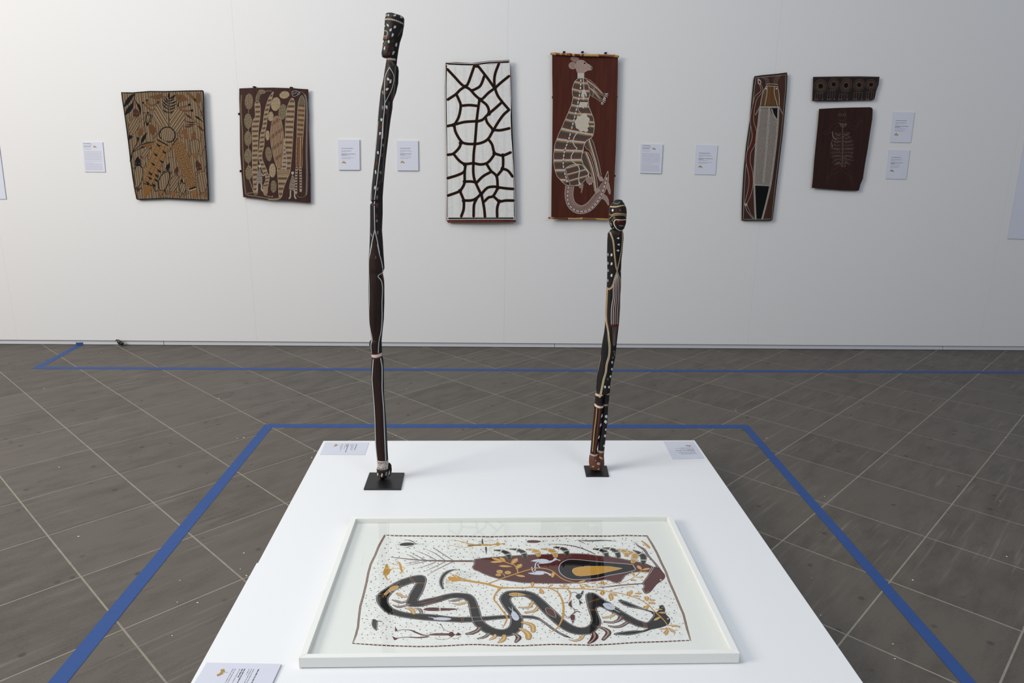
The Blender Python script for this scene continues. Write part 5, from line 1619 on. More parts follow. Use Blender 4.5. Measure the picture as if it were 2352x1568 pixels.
def stick(root, p0, p1, r, nodes, seed):
    """rough stick through two photograph pixels, in front of the sheet's edge"""
    A_, B_ = on_wall([p0[0]], [p0[1]], 0.040)[0], on_wall([p1[0]], [p1[1]], 0.040)[0]
    rg = random.Random(seed)
    L_ = np.linalg.norm(B_ - A_); t = (B_ - A_) / L_
    up = np.array([0, 0, 1.0]); fw = np.cross(t, up)
    v, f, seg, n = [], [], 10, 60
    for i in range(n + 1):
        s = i / n
        rr = r * (1 + 0.10 * math.sin(s * 21 + seed)) * (0.55 if i in (0, n) else 1)
        for nd in nodes:
            rr *= 1 + 0.42 * math.exp(-((s - nd) / 0.012) ** 2)
        c = A_ + (B_ - A_) * s + up * 0.0015 * math.sin(s * 9 + seed)
        for k in range(seg):
            q = k * math.tau / seg
            v.append(c + up * rr * math.cos(q) + fw * rr * math.sin(q))
    for i in range(n):
        for k in range(seg):
            j = (k + 1) % seg
            f.append((i * seg + k, i * seg + j, (i + 1) * seg + j, (i + 1) * seg + k))
    f += [tuple(range(seg)), tuple(range(n * seg, n * seg + seg))]
    mi = []
    mats = [paint((128, 78, 46), .7, .3, 90), paint((168, 132, 80), .7, .25, 90), paint((96, 50, 30), .7, .3, 90)]
    for i in range(n):
        s = i / n
        b_ = sum(1 for nd in nodes if nd < s)
        m_ = [0, 1, 0, 2, 1, 0, 1][(b_ + seed) % 7]
        if rg.random() < 0.12: m_ = 1
        mi += [m_] * seg
    return link('wooden_stick', v, f, mats, root, mi + [1, 1], True)
stick(b4, (1264, 124.0), (1422, 129.5), 0.0075, (0.07, .28, .48, .69, .93), 1)
stick(b4, (1259, 500.5), (1402, 503.5), 0.0062, (0.09, .30, .54, .75), 2)
for cx, cy in ((107, 462), (655, 462), (105, 1140), (638, 1133)): clip_on(b4, O4[0] + cx / S4, O4[1] + cy / S4, 1.1, 2.2, 0.036)
for cx, cy in ((205, 76), (362, 76), (560, 84)): clip_on(b4, O4[0] + cx / S4, O4[1] + cy / S4, 2.6, 1.3, 0.036)

# ---- 5: tall narrow painting of a fish and a snake
O6, S6 = (1580, 140), 4.127
ol = [(633, 148), (700, 138), (850, 124), (938, 112), (940, 140), (932, 300), (915, 480), (895, 700), (865, 950), (835, 1200), (800, 1500), (792, 1510), (650, 1508), (512, 1510), (516, 1300), (530, 1050), (555, 800), (590, 560), (610, 330), (625, 180)]
def dsp6(px, py):
    c = np.interp(py, [170, 505], [1771, 1738])
    u = np.clip((px - c) / 36, -1.2, 1.2)
    return 0.026 + 0.005 * u - 0.006 * u * u
M_B6 = streak_mat('dark_ochre_bark', (46, 24, 19), (68, 38, 24), 60, 4, 0.75, 0.25)
b5, sf5 = bark('bark_painting', 'tall narrow leaning bark painting of a pale hatched fish beside a thin snake', 'painting', O6, S6, ol, dsp6, M_B6)
a = Art(sf5, O6, S6, 0.00025, 20)
a.gain, a.sat = 0.86, 0.82
a.part('painted_fish')
WL = (196, 190, 180)
inn = [(645, 158), (850, 140), (930, 130), (922, 300), (905, 480), (885, 700), (855, 950), (825, 1200), (795, 1498), (525, 1500), (532, 1300), (545, 1050), (568, 800), (602, 560), (622, 330)]
a.L(ol, 8, (40, 42, 36), 1, False, True)
a.L(inn, 3.4, (176, 170, 156), 2, False, True)
a.P([(745, 225), (845, 235), (862, 300), (865, 420), (685, 422), (705, 330), (725, 270)], (112, 72, 36), 1)
a.H([(745, 225), (845, 235), (862, 300), (865, 420), (685, 422), (705, 330), (725, 270)], 92, 14, 5, [(124, 82, 42), None, (100, 62, 32)], 2)
for p in ([(745, 235), (720, 280), (700, 345), (685, 425)], [(750, 240), (748, 320), (730, 420)], [(820, 240), (820, 310), (850, 425)], [(850, 240), (865, 320), (868, 420)]): a.L(p, 5, WL, 4)
a.L([(742, 226), (790, 220), (850, 230)], 16, (84, 40, 30), 3); a.L([(742, 222), (790, 216), (852, 226)], 4, WL, 4); a.L([(740, 236), (850, 242)], 4, WL, 4)
a.D([(741, 262), (839, 262)], 7, (216, 210, 200), 5, 10)
for x0, x1, xm in ((705, 742, 735), (722, 755, 750), (740, 770, 765), (845, 820, 820), (860, 832, 836), (875, 845, 850)):
    a.L([(x0, 155 if x0 < 800 else 140), (xm, 180), (x1, 222)], 3, (150, 138, 124), 3)
def hfill(pts, an, n):
    a.P(pts, (142, 128, 118), 1); a.H(pts, an, 6.5, 1.9, [(164, 152, 142), (124, 108, 99), (172, 162, 152)], 2, .4, n); a.H(pts, an + 16, 15, 1.6, [(160, 150, 140)], 3, .4, n + 1)
hfill([(685, 450), (770, 450), (758, 700), (735, 950), (712, 1155), (632, 1155), (642, 900), (655, 700), (672, 560)], -62, 2)
hfill([(775, 450), (795, 500), (850, 570), (845, 720), (820, 900), (800, 1040), (782, 1165), (718, 1160), (738, 950), (762, 700)], 60, 4)
a.P([(800, 448), (850, 448), (848, 545), (822, 520), (806, 485)], KK, 4)
a.P([(640, 1180), (770, 1190), (735, 1370), (700, 1495), (650, 1495), (640, 1330)], (14, 14, 16), 4)
def dl(pts, w=16):
    a.L(pts, w, (190, 182, 170), 5); a.dotted(pts, 13.5, 3.9, (26, 18, 18), 6)
dl([(685, 437), (865, 437)]); dl([(683, 445), (668, 600), (652, 720), (640, 900), (630, 1060), (630, 1200), (635, 1350), (642, 1495)]); dl([(772, 445), (762, 600), (748, 780), (735, 940), (715, 1155)])
dl([(858, 445), (852, 600), (838, 760), (815, 950), (785, 1160), (745, 1340), (705, 1495)]); dl([(795, 460), (812, 510), (848, 568)], 13); dl([(640, 1172), (778, 1178)])
a.L([(640, 1156), (782, 1162)], 4, WL, 7)
for p in ([(680, 440), (660, 475), (642, 508)], [(868, 440), (885, 475), (902, 505)]): a.L(p, 11, (150, 142, 132), 5); a.dotted(p, 12, 3, (40, 26, 24), 6)
a.part('painted_snake')
sn = [(690, 235, 18), (702, 270, 20), (690, 300, 22), (650, 340, 30), (630, 400, 26), (612, 500, 30), (608, 580, 36), (625, 650, 46), (632, 720, 46), (610, 800, 44), (580, 860, 40), (570, 950, 42), (590, 1040, 44), (600, 1130, 42), (590, 1220, 42), (570, 1290, 36), (548, 1350, 22)]
a.L(sn, 30, WL, 1); a.L([(x, y, w - 6) for x, y, w in sn], 30, (92, 34, 24), 2)
a.L([(545, 1370), (560, 1420), (600, 1475), (622, 1495)], 3.5, WL, 3); a.L([(560, 1365), (575, 1400), (590, 1440), (625, 1490)], 2.5, WL, 3)
a.P([(660, 172), (672, 168), (692, 185), (695, 215), (685, 225), (665, 215)], (170, 150, 142), 3, True); a.P([(670, 185), (685, 195), (686, 212), (672, 205)], (70, 34, 34), 4)
a.P([(532, 1350), (562, 1348), (565, 1372), (540, 1376)], (176, 168, 158), 4)
a.build(b5)

# ---- 6: row of ringed circles
O7, S7 = (1840, 150), 5.225
ol = [(148, 138), (400, 134), (700, 132), (942, 137), (930, 230), (905, 300), (880, 405), (870, 418), (600, 424), (400, 430), (138, 428), (140, 350), (145, 250)]
dsp7 = lambda px, py: 0.020 + 0.003 * np.clip((px - 1943) / 75, -1.2, 1.2) ** 2
M_B7 = streak_mat('soot_bark', (18, 14, 14), (34, 22, 20), 70, 8, 0.75, 0.25)
b6, sf6 = bark('bark_painting', 'small wide dark bark painting with a row of five ringed circles, upper at the right', 'painting', O7, S7, ol, dsp7, M_B7)
a = Art(sf6, O7, S7, 0.00025, 26)
a.gain, a.sat = 0.86, 0.82
a.part('painted_circles')
LN = (104, 80, 68)
a.L([(158, 150), (400, 146), (925, 148)], 5, (84, 58, 50), 1); a.L([(925, 150), (912, 230), (890, 330)], 4, LN, 1)
for cx, cy, rx, ry, rot in ((235, 250, 78, 85, 0), (392, 228, 66, 72, 0), (540, 240, 68, 88, 22), (697, 235, 66, 76, 25), (840, 232, 66, 66, 0)):
    a.E(cx, cy, rx, ry, rot, LN, 1, 22); a.E(cx, cy, rx - 5, ry - 5, rot, (52, 30, 26), 2, 22); a.E(cx, cy, rx - 14, ry - 14, rot, (82, 60, 46), 3, 22); a.E(cx, cy, rx * .56, ry * .56, rot, (40, 26, 24), 4, 20)
    a.E(cx, cy, rx * .50, ry * .48, rot, (122, 102, 82), 5, 20); a.E(cx, cy, rx * .43, ry * .40, rot, (36, 24, 22), 6, 18); a.E(cx, cy, rx * .34, ry * .30, rot, (12, 10, 11), 7, 16)
for xs, y0 in (((175, 200, 232, 262), 335), ((325, 352, 378, 405), 300), ((462, 492, 528, 558), 345), ((640, 668, 700, 735), 325), ((788, 812, 848, 872), 315)):
    for i, x in enumerate(xs):
        a.L([(x, y0), (x - 5, 380), (x - 10, 412)], 4.5, LN, 1)
    for i in (0, 1, 3): a.E(xs[i] - 6, 408, 12, 9, 0, (110, 78, 72), 2)
    a.L([(xs[0], y0), (xs[-1], y0)], 4.5, LN, 1)
a.build(b6)

# ---- 7: dark board with a faint turtle skeleton
ol = [(220, 522), (400, 512), (600, 506), (830, 502), (852, 512), (860, 530), (855, 640), (830, 800), (800, 1000), (765, 1200), (742, 1360), (712, 1430), (695, 1498), (680, 1505), (500, 1500), (300, 1485), (132, 1470), (145, 1350), (160, 1150), (185, 900), (205, 700)]
def dsp8(px, py):
    c = np.interp(py, [250, 435], [1942, 1920])
    return 0.022 + 0.004 * np.clip((px - c) / 62, -1.2, 1.2) ** 2
b7, sf7 = bark('bark_painting', 'dark brown bark painting of a faint scratched turtle skeleton, lower at the right', 'painting', O7, S7, ol, dsp8, streak_mat('umber_bark', (38, 21, 18), (48, 27, 21), 50, 4, 0.8, 0.2))
a = Art(sf7, O7, S7, 0.00025, 26)
a.gain, a.sat = 0.86, 0.82
a.part('painted_turtle')
F1, F2, F3 = (86, 58, 46), (116, 92, 76), (140, 116, 96)
rg = random.Random(5)
a.EO(492, 600, 55, 62, 0, 4, F1, 1)
for x in (468, 520): a.EO(x, 594, 15, 17, 0, 5, F2, 2); a.D([(x, 594)], 3, F2, 2)
for p in ([(440, 640), (455, 665), (520, 668), (540, 640)], [(455, 680), (400, 700), (345, 750), (330, 800), (280, 790)], [(470, 700), (420, 740), (380, 790), (300, 830), (265, 800)], [(530, 668), (580, 690), (640, 735), (690, 690), (715, 640)],
          [(545, 700), (600, 760), (650, 770), (700, 700), (730, 660)], [(460, 1215), (390, 1250), (330, 1300), (310, 1370), (300, 1420)], [(480, 1240), (430, 1290), (370, 1310), (335, 1340), (325, 1400)], [(510, 1225), (570, 1260), (610, 1330), (625, 1440)],
          [(490, 1250), (520, 1290), (580, 1320), (600, 1400)]): a.L(p, 4, F1, 1)
shell = [(420, 800), (560, 790), (610, 860), (635, 960), (632, 1090), (580, 1180), (520, 1220), (470, 1220), (390, 1170), (345, 1080), (345, 960), (375, 860)]
a.fill_dots(shell, 16, 5.5, (72, 50, 42), 1, 3); a.fill_dots(shell, 22, 4, (96, 76, 66), 2, 8)
for i in range(9):
    y = 820 + i * 46
    w = 95 + 45 * math.sin(i / 8 * math.pi)
    for sx in (-1, 1):
        a.L([(495 + sx * 12, y, 6), (495 + sx * w * .5, y + 18 - 5 * i, 17), (495 + sx * w, y - 20 + 4 * i, 5)], 10, (98, 80, 70) if (i + sx) % 2 else (84, 64, 54), 3)
a.dash([(498, 700), (500, 900), (498, 1100), (490, 1220)], 9, 12, 9, F3, 4)
a.L([(375, 800), (385, 860), (420, 890)], 10, F3, 3); a.L([(365, 930), (375, 980)], 9, F3, 3)
for i in range(40):
    x, y = rg.uniform(380, 610), rg.uniform(800, 1200)
    a.L([(x, y), (x + rg.uniform(-30, 30), y + rg.uniform(-22, 22))], 3.5, F2, 5)
a.E(505, 720, 42, 26, 0, (84, 62, 54), 2); a.E(470, 700, 16, 8, 30, F2, 3); a.E(535, 705, 8, 16, 30, F2, 3)
for x0, y0, x1, y1 in ((320, 860, 255, 1290), (645, 800, 650, 1100), (300, 900, 290, 1240), (735, 640, 735, 900), (230, 700, 205, 1000), (670, 900, 660, 1160)): a.L([(x0, y0), (x1, y1)], 3, (64, 40, 32), 1)
a.E(520, 1210, 22, 10, 0, (110, 56, 44), 4)
a.build(b7)

# ================================================================== the print inside the frame
def print_surf(px, py, h):
    return on_level(px, py, ZP + h)


ON, SN = (800, 1210), 8.71
a = Art(print_surf, ON, SN, 0.00003, None, 1.8)
a.rough = 0.0


def c(i, pts, b=0):
    return [tuple([p[0] + 1742 * i, p[1] + 1045 * b]) + tuple(p[2:]) for p in pts]


PB, PM, PO, PW = (26, 26, 28), (84, 38, 36), (196, 146, 62), (232, 230, 222)
PG, PLT, DOTD, DOTO = (120, 110, 60), (200, 204, 212), (62, 52, 64), (200, 160, 104)
brd = c(0, [(735, 160), (900, 172), (1300, 178), (1742, 182)]) + c(1, [(600, 185), (1100, 195), (1742, 180)]) + c(2, [(300, 190), (600, 188), (900, 178), (1742, 182)]) + c(3, [(300, 168), (750, 178)]) + \
      c(3, [(850, 340), (950, 520), (1040, 720), (1130, 900), (1200, 1100), (1290, 1300), (1400, 1560)]) + c(3, [(1480, 700), (1550, 980), (1620, 1220)], 1) + \
      c(3, [(1100, 1245), (500, 1265), (0, 1300)], 1) + c(2, [(1400, 1318), (1000, 1308), (600, 1300), (0, 1328)], 1) + c(1, [(1300, 1325), (900, 1305), (650, 1305), (300, 1325), (0, 1340)], 1) + c(0, [(1400, 1345), (900, 1330), (500, 1310), (90, 1280)], 1) + \
      c(0, [(150, 1120), (195, 950), (210, 780), (240, 540), (300, 330), (365, 60)], 1) + c(0, [(400, 920), (450, 740), (540, 560), (610, 380)])
a.part('printed_border')
a.P(brd, (232, 232, 228), 1)
a.L(brd, 46, (150, 112, 60), 2, False, True)
a.L(brd, 34, PM, 3, False, True)
run, kind_ = [brd[0]], None
for p, q in zip(brd, brd[1:] + brd[:1]):
    k_ = abs(q[0] - p[0]) > 2.2 * abs(q[1] - p[1])
    if kind_ is None: kind_ = k_
    if k_ != kind_:
        if kind_: a.dash(run, 22, 26, 62, PW, 4, False, False)
        else: a.dotted(run, 46, 10.5, PW, 4, 0, False, False)
        run, kind_ = [p], k_
    run.append(q)
a.dotted(run, 46, 10.5, PW, 4, 0, False, False)
# scattered dots
a.part('printed_dots')
inn = [(3600 + (x - 3600) * 0.978, 800 + (y - 800) * 0.93) for x, y in brd]
a.fill_dots(inn, 160, 14, DOTD, 2, 3, 0.34, 8)
inn2 = [(x + 72, y + 22) for x, y in inn]
a.fill_dots([p for p in inn], 155, 12, DOTO, 3, 11, 0.34, 8)

# -- the large fish
a.part('printed_fish')
fb = c(1, [(780, 640), (1000, 615), (1300, 590), (1500, 575), (1742, 560)]) + c(2, [(200, 550), (450, 545), (700, 535), (900, 525), (1100, 530), (1300, 540), (1500, 570), (1742, 590)]) + \
     c(3, [(200, 620), (400, 665), (600, 700), (750, 740), (880, 800), (790, 905), (650, 890), (500, 905), (400, 930), (320, 970), (270, 1030), (230, 1090), (150, 1120), (60, 1100)]) + \
     c(2, [(1742, 1070), (1650, 1055), (1500, 1080), (1300, 1100), (1100, 1120), (900, 1130), (600, 1130), (300, 1125), (0, 1115)]) + \
     c(1, [(1500, 1080), (1300, 1045), (1100, 990), (950, 930), (850, 880), (780, 860), (745, 820), (740, 790), (770, 750), (785, 720)])
a.L(fb, 14, (60, 62, 44), 4, False, True)
a.P(fb, PM, 5)
cxf, cyf = 3300, 840
a.dotted(fb[:16], 34, 7, PW, 7, 12, False, False)
a.dotted(fb[19:], 34, 7, PW, 7, 12, False, False)
hb = c(3, [(880, 800), (1000, 830), (1060, 900), (1105, 960), (1100, 1020), (1050, 1070), (960, 1130), (900, 1190), (850, 1260), (780, 1320), (720, 1330), (680, 1290), (665, 1240), (690, 1180), (660, 1130), (700, 1060), (760, 980), (800, 910)])
a.L(hb, 12, (50, 48, 40), 4, True, True)
a.P(hb, PM, 5, True)
a.dotted(hb[9:18], 24, 6.5, PW, 7, 14, False, False)
a.E(5226 + 1025, 1055, 18, 12, 0, PW, 7); a.EO(5226 + 768, 1292, 22, 17, 0, 8, (170, 110, 50), 7)
for dx, cc in ((0, PLT), (22, (60, 50, 50)), (44, PLT)):
    a.L(c(3, [(850 + dx * .8, 798 + dx * .1), (785 + dx * .8, 905 + dx * .1)]), 10, cc, 8, False)
dr = c(2, [(730, 830), (745, 760), (800, 700), (900, 655), (1000, 645), (1200, 660), (1500, 690), (1742, 710)]) + c(3, [(200, 725), (450, 750), (480, 780), (515, 850), (400, 890), (200, 930), (0, 965)]) + \
     c(2, [(1500, 1020), (1300, 1040), (1050, 1050), (900, 1020), (800, 960), (745, 900)])
a.P(dr, (14, 14, 16), 7, True); a.L(dr, 15, (196, 194, 202), 8, True, True)
od = c(2, [(995, 870), (1020, 830), (1100, 805), (1250, 785), (1450, 780), (1742, 785)]) + c(3, [(100, 800), (250, 825), (100, 870), (0, 890)]) + c(2, [(1500, 945), (1300, 970), (1150, 980), (1060, 960), (1010, 910)])
a.P(od, PO, 9, True); a.dotted(od, 42, 8, PW, 10, 0, True, False)
# bony tail
def spine(p, w, lv=6, dots=24):
    a.L(p, w, PB, lv); a.L([(r[0], r[1]) + ((r[2] - 8,) if len(r) > 2 else ()) for r in p], w - 8, PM, lv + 1, ends=False)
    a.dotted([r[:2] for r in p], dots, 7.5, PW, lv + 2)
for p in ([(1742 + 350, 665), (1742 + 0, 440), (1700, 400)], [(1742 + 190, 665), (1742, 530), (1525, 432)], [(1742, 650), (1570, 560), (1335, 470)], [(1550, 660), (1400, 590), (1230, 502)], [(1400, 655), (1290, 600), (1170, 540)],
          [(1400, 690), (1300, 700), (1150, 730)], [(1560, 685), (1350, 730), (1160, 770)], [(1742, 700), (1600, 760), (1380, 825)], [(1742 + 180, 700), (1742, 790), (1510, 895)], [(1742 + 330, 700), (1742, 865), (1605, 950)]):
    spine([(p[0][0], p[0][1], 26), (p[1][0], p[1][1], 24), (p[2][0], p[2][1], 12)], 26)
a.L([(835, 600, 8), (1100, 628, 34), (1400, 660, 44), (1800, 675, 56), (2200, 680, 64), (2520, 680, 68)], 40, PB, 9)
a.L([(860, 603, 4), (1100, 628, 24), (1400, 660, 34), (1800, 675, 44), (2200, 680, 52), (2520, 680, 56)], 40, PM, 10)
for o_ in (-14, 14):
    a.dotted([(1000, 620 + o_ * .4), (1400, 660 + o_ * .6), (1800, 675 + o_ * .8), (2200, 680 + o_), (2480, 680 + o_)], 30, 7.5, PW, 11)
for dx in (0, 22, 44):
    a.L([(2500 + dx, 650), (2475 + dx, 710)], 5, (190, 184, 196), 12, False)
# upper spear and lance
spine([(1742 * 2 + 505, 340, 12), (1742 * 2 + 900, 360, 28), (1742 * 2 + 1200, 430, 30), (1742 * 2 + 1450, 540, 26)], 26, 6, 44)
spine(c(3, [(490, 292, 10), (580, 380, 44), (690, 450, 56), (780, 580, 46), (880, 690, 42), (980, 820, 56)]), 40, 6, 26)
spine(c(2, [(1490, 1210, 20), (1742, 1190, 40)]) + c(3, [(200, 1165, 44), (450, 1145, 44), (650, 1130, 40)]), 40, 6, 30)
a.L(c(2, [(1080, 262, 8), (1300, 275, 36), (1600, 268, 34)]) + c(3, [(0, 272, 22), (150, 285, 6)]), 30, PB, 6); a.dotted(c(2, [(1100, 262), (1300, 275), (1700, 268)]), 30, 4, PW, 8)
a.L(c(2, [(1130, 275, 20), (1250, 330, 12)]), 16, PB, 6)
a.P(c(3, [(630, 275), (700, 300), (790, 370), (805, 410), (790, 428), (740, 390), (680, 330)]), PO, 6, True); a.dotted(c(3, [(660, 295), (720, 345), (785, 405)]), 30, 6, PW, 7)

# -- boomerangs
def boom(p, col, bands=True, lv=12):
    a.part('printed_boomerang', True)
    p = [(x, y, w * 1.28) for x, y, w in p]
    a.L(p, 60, (110, 104, 60), lv)
    a.L([(x, y, w - 12) for x, y, w in p], 60, col, lv + 1)
    q = [(x, y) for x, y, w in p]
    off = np.interp(np.linspace(0, 1, len(curve(q))), np.linspace(0, 1, len(p)), [w for x, y, w in p]) / 2 - 12
    a.dotted(q, 26, 7.5, PW if col != PB else (190, 186, 150), lv + 2, off); a.dotted(q, 26, 7.5, PW if col != PB else (190, 186, 150), lv + 2, -off)
    if bands:
        Q = curve(q)
        for f_ in (0.42, 0.80):
            k_ = int(f_ * (len(Q) - 2)); x, y = Q[k_]; x2, y2 = Q[k_ + 1]
            L_ = math.hypot(x2 - x, (y2 - y) * 1.8); tx, ty = (x2 - x) / L_, (y2 - y) / L_
            w = np.interp(f_, np.linspace(0, 1, len(p)), [r[2] for r in p]) / 2 - 8
            a.L([(x - ty * 1.8 * w, y + tx / 1.8 * w), (x + ty * 1.8 * w, y - tx / 1.8 * w)], 26, PLT, lv + 2, False, ends=False)
def bm(i, x, y, col, s_=1.0, b=0):
    boom([(x + 1742 * i, y + 1045 * b, 34), (x + 120 * s_ + 1742 * i, y + 12 * s_ + 1045 * b, 74), (x + 235 * s_ + 1742 * i, y + 60 * s_ + 1045 * b, 100), (x + 275 * s_ + 1742 * i, y + 150 * s_ + 1045 * b, 78)], col)
bm(1, 1185, 462, PB, 1.08); bm(1, 1500, 440, PB, 1.08)
bm(2, 90, 445, PO, .85); bm(2, 390, 438, PO, 1.0); bm(2, 635, 405, PB, .95); bm(2, 1425, 440, PB, .95); bm(2, 1620, 420, PB, 1.1)
bm(3, 130, 450, PO, .8)
boom([(5226 + 330, 465, 34), (5226 + 430, 510, 74), (5226 + 510, 570, 112), (5226 + 490, 640, 100), (5226 + 465, 705, 74)], PO)
boom([(5226 + 480, 465, 30), (5226 + 580, 510, 74), (5226 + 670, 580, 112), (5226 + 680, 660, 96), (5226 + 670, 735, 74)], PB)

# -- snake
a.part('printed_snake')
tail_lo = c(2, [(850, 1150), (700, 1070), (560, 980), (420, 870), (330, 815), (200, 785), (20, 775)], 1) + c(1, [(1460, 780), (1200, 805), (1000, 825), (720, 855), (500, 860), (300, 850), (0, 832)], 1) + \
          c(0, [(1500, 815), (1250, 785), (1050, 755), (920, 720), (800, 690), (700, 620), (610, 520), (565, 440), (555, 380), (570, 320), (640, 250), (760, 170), (900, 80), (1050, 5)], 1) + c(0, [(1250, 985), (1400, 960), (1480, 962), (1540, 985), (1565, 1040), (1560, 1100)])
tail_hi = c(2, [(900, 1130), (750, 1060), (600, 960), (450, 850), (330, 765), (200, 725), (20, 720)], 1) + c(1, [(1450, 715), (1200, 725), (950, 745), (700, 750), (500, 755), (300, 745), (0, 705)], 1) + \
          c(0, [(1500, 685), (1300, 680), (1150, 660), (1000, 620), (900, 580), (830, 520), (795, 450), (800, 370), (850, 300), (950, 210), (1100, 140), (1250, 85), (1362, 60)], 1)
tip = c(2, [(1000, 1182)], 1)
segA = tip + tail_lo + tail_hi[::-1]
a.P(segA, PB, 16)
lo = c(0, [(1362, 60), (1290, 180), (1220, 300), (1190, 380), (1160, 440), (1165, 500), (1200, 540), (1300, 550), (1450, 545), (1600, 510)], 1) + \
     c(1, [(0, 475), (150, 430), (300, 385), (420, 375), (530, 385), (600, 420), (650, 480), (670, 560), (690, 660), (710, 750), (740, 850), (790, 920), (870, 990), (980, 1060), (1100, 1110), (1250, 1140), (1400, 1145), (1550, 1120), (1640, 1070), (1720, 1000)], 1) + \
     c(2, [(5, 920), (10, 850), (5, 760), (-62, 660), (-142, 560), (-202, 480), (-232, 420), (-222, 370), (-162, 350), (0, 340), (100, 370), (200, 440), (320, 570), (450, 700), (600, 840), (750, 960), (900, 1050), (1050, 1095), (1200, 1110), (1350, 1095), (1450, 1040), (1530, 960), (1570, 880),
          (1560, 800), (1520, 700), (1485, 600), (1500, 565), (1560, 550), (1650, 590)], 1) + c(3, [(0, 640), (130, 700), (250, 790), (330, 840), (430, 890), (550, 940), (680, 965), (765, 980)], 1)
hi = c(0, [(1560, 55), (1520, 180), (1480, 270), (1430, 350), (1405, 400), (1420, 425), (1560, 390), (1742, 355)], 1) + \
     c(1, [(200, 300), (400, 270), (600, 280), (700, 300), (780, 360), (830, 450), (870, 560), (900, 650), (930, 760), (980, 850), (1080, 920), (1200, 980), (1310, 1000), (1400, 990), (1470, 940), (1500, 860), (1500, 780), (1460, 690), (1400, 610), (1330, 500), (1290, 430), (1290, 360), (1330, 300),
          (1420, 240), (1550, 225)], 1) + c(2, [(0, 225), (150, 245), (280, 300), (420, 410), (560, 540), (700, 670), (820, 790), (930, 870), (1050, 935), (1150, 960), (1250, 955), (1330, 910), (1375, 840), (1370, 760), (1330, 650), (1290, 500), (1265, 380), (1265, 310), (1300, 280), (1370, 265),
          (1450, 280), (1540, 340), (1640, 410)], 1) + c(3, [(0, 460), (100, 530), (250, 630), (400, 720), (550, 800), (660, 840), (720, 858), (770, 850), (820, 800), (870, 740), (880, 690), (860, 660)], 1)
head = c(3, [(870, 655), (950, 650), (980, 620), (995, 570), (1000, 535), (1040, 510), (1080, 520), (1105, 570), (1110, 640), (1130, 700), (1180, 750), (1215, 800), (1210, 850), (1180, 900), (1100, 940), (1000, 970), (900, 990), (820, 1005), (765, 980)], 1)
a.P(c(0, [(1362, 1105), (1362, 1000), (1480, 975), (1560, 1010), (1562, 1105)]), PB, 17)
a.P(curve(lo, n=3) + head[::-1] + curve(hi, n=3)[::-1], PB, 18)
ear = c(3, [(170, 412), (230, 408), (350, 440), (500, 505), (650, 565), (780, 610), (880, 650), (900, 700), (860, 700), (840, 665), (760, 635), (650, 605), (520, 578), (400, 560), (270, 512), (200, 462)], 1)
a.P(ear, PB, 18)
a.P(c(3, [(80, 1095), (150, 1065), (300, 1040), (480, 1020), (650, 1020), (780, 985), (830, 1000), (700, 1050), (550, 1090), (400, 1115), (250, 1115), (130, 1110)], 1), PB, 18, True)
a.part('printed_snake_dots')
for pts, o_ in ((tail_lo, -17), (tail_hi, 17), (curve(lo, n=3), 17), (curve(hi, n=3), -17)):
    a.L(pts, 10, (92, 50, 62), 19, False)
    a.dotted(pts, 31, 7.2, PW, 20, -o_, False, False)
a.dotted(c(3, [(190, 430), (350, 455), (500, 520), (650, 580), (800, 630)], 1), 26, 7.5, PW, 20); a.dotted(c(3, [(200, 450), (280, 500), (400, 545), (540, 565), (700, 600)], 1), 26, 7.5, PW, 20)
a.dotted(c(3, [(110, 1092), (300, 1052), (500, 1032), (720, 1015)], 1), 28, 7.5, PW, 20); a.dotted(c(3, [(110, 1100), (300, 1105), (500, 1090), (680, 1045)], 1), 28, 7.5, PW, 20)
for p in ([(1225, 1010), (1280, 1100)], [(1255, 1005), (1325, 1092)]): a.L(p, 9, (170, 110, 54), 20, False)
for p in (c(0, [(1370, 65), (1550, 65)], 1), c(0, [(1370, 84), (1550, 84)], 1), c(1, [(680, 565), (865, 555)], 1), c(1, [(682, 582), (868, 572)], 1), c(1, [(525, 760), (530, 850)], 1), c(1, [(560, 760), (565, 852)], 1), c(2, [(1300, 455), (1550, 375)], 1), c(2, [(1305, 470), (1560, 390)], 1),
          c(2, [(1320, 595), (1480, 608)], 1), c(2, [(1325, 612), (1482, 625)], 1), c(3, [(665, 860), (700, 960)], 1), c(3, [(695, 865), (730, 965)], 1), c(3, [(730, 870), (755, 965)], 1), c(0, [(810, 690), (900, 630)], 1)):
    a.L(p, 9, (150, 94, 48), 20, False)
a.E(5226 + 1168, 1045 + 790, 17, 12, 0, PW, 20); a.EO(5226 + 1065, 1045 + 558, 20, 15, 0, 8, (190, 140, 60), 20)
# motifs carried on the snake
def fishy(p, col, lv=21, dots=True):
    a.P(p, col, lv, True)
    if dots: a.dotted(p, 28, 7.5, PW, lv + 1, 0, True)
fishy([(720, 1340), (780, 1270), (860, 1200), (950, 1175), (1000, 1180), (985, 1225), (920, 1260), (840, 1290), (760, 1350)], PO)
for p in ([(740, 1330), (610, 1355)], [(740, 1335), (655, 1400)], [(745, 1340), (690, 1410)], [(755, 1345), (745, 1400)], [(905, 1175), (1030, 1110)], [(985, 1200), (1075, 1165)], [(840, 1175), (900, 1155)]): a.L(p, 7, PO, 21, False)
a.L([(790, 1260), (860, 1310)], 12, PLT, 23, False); a.L([(775, 1270), (845, 1320)], 5, PB, 24, False)
fishy(c(1, [(-30, 780), (60, 760), (200, 765), (310, 785), (290, 805), (180, 820), (60, 812), (-30, 800)], 1), (196, 202, 216)); a.L([(1600, 1045 + 748, 6), (1700, 1045 + 765, 24), (1760, 1045 + 785, 30)], 16, PLT, 21)
a.L([(1600, 1045 + 765), (1740, 1045 + 790)], 8, (130, 120, 160), 22)
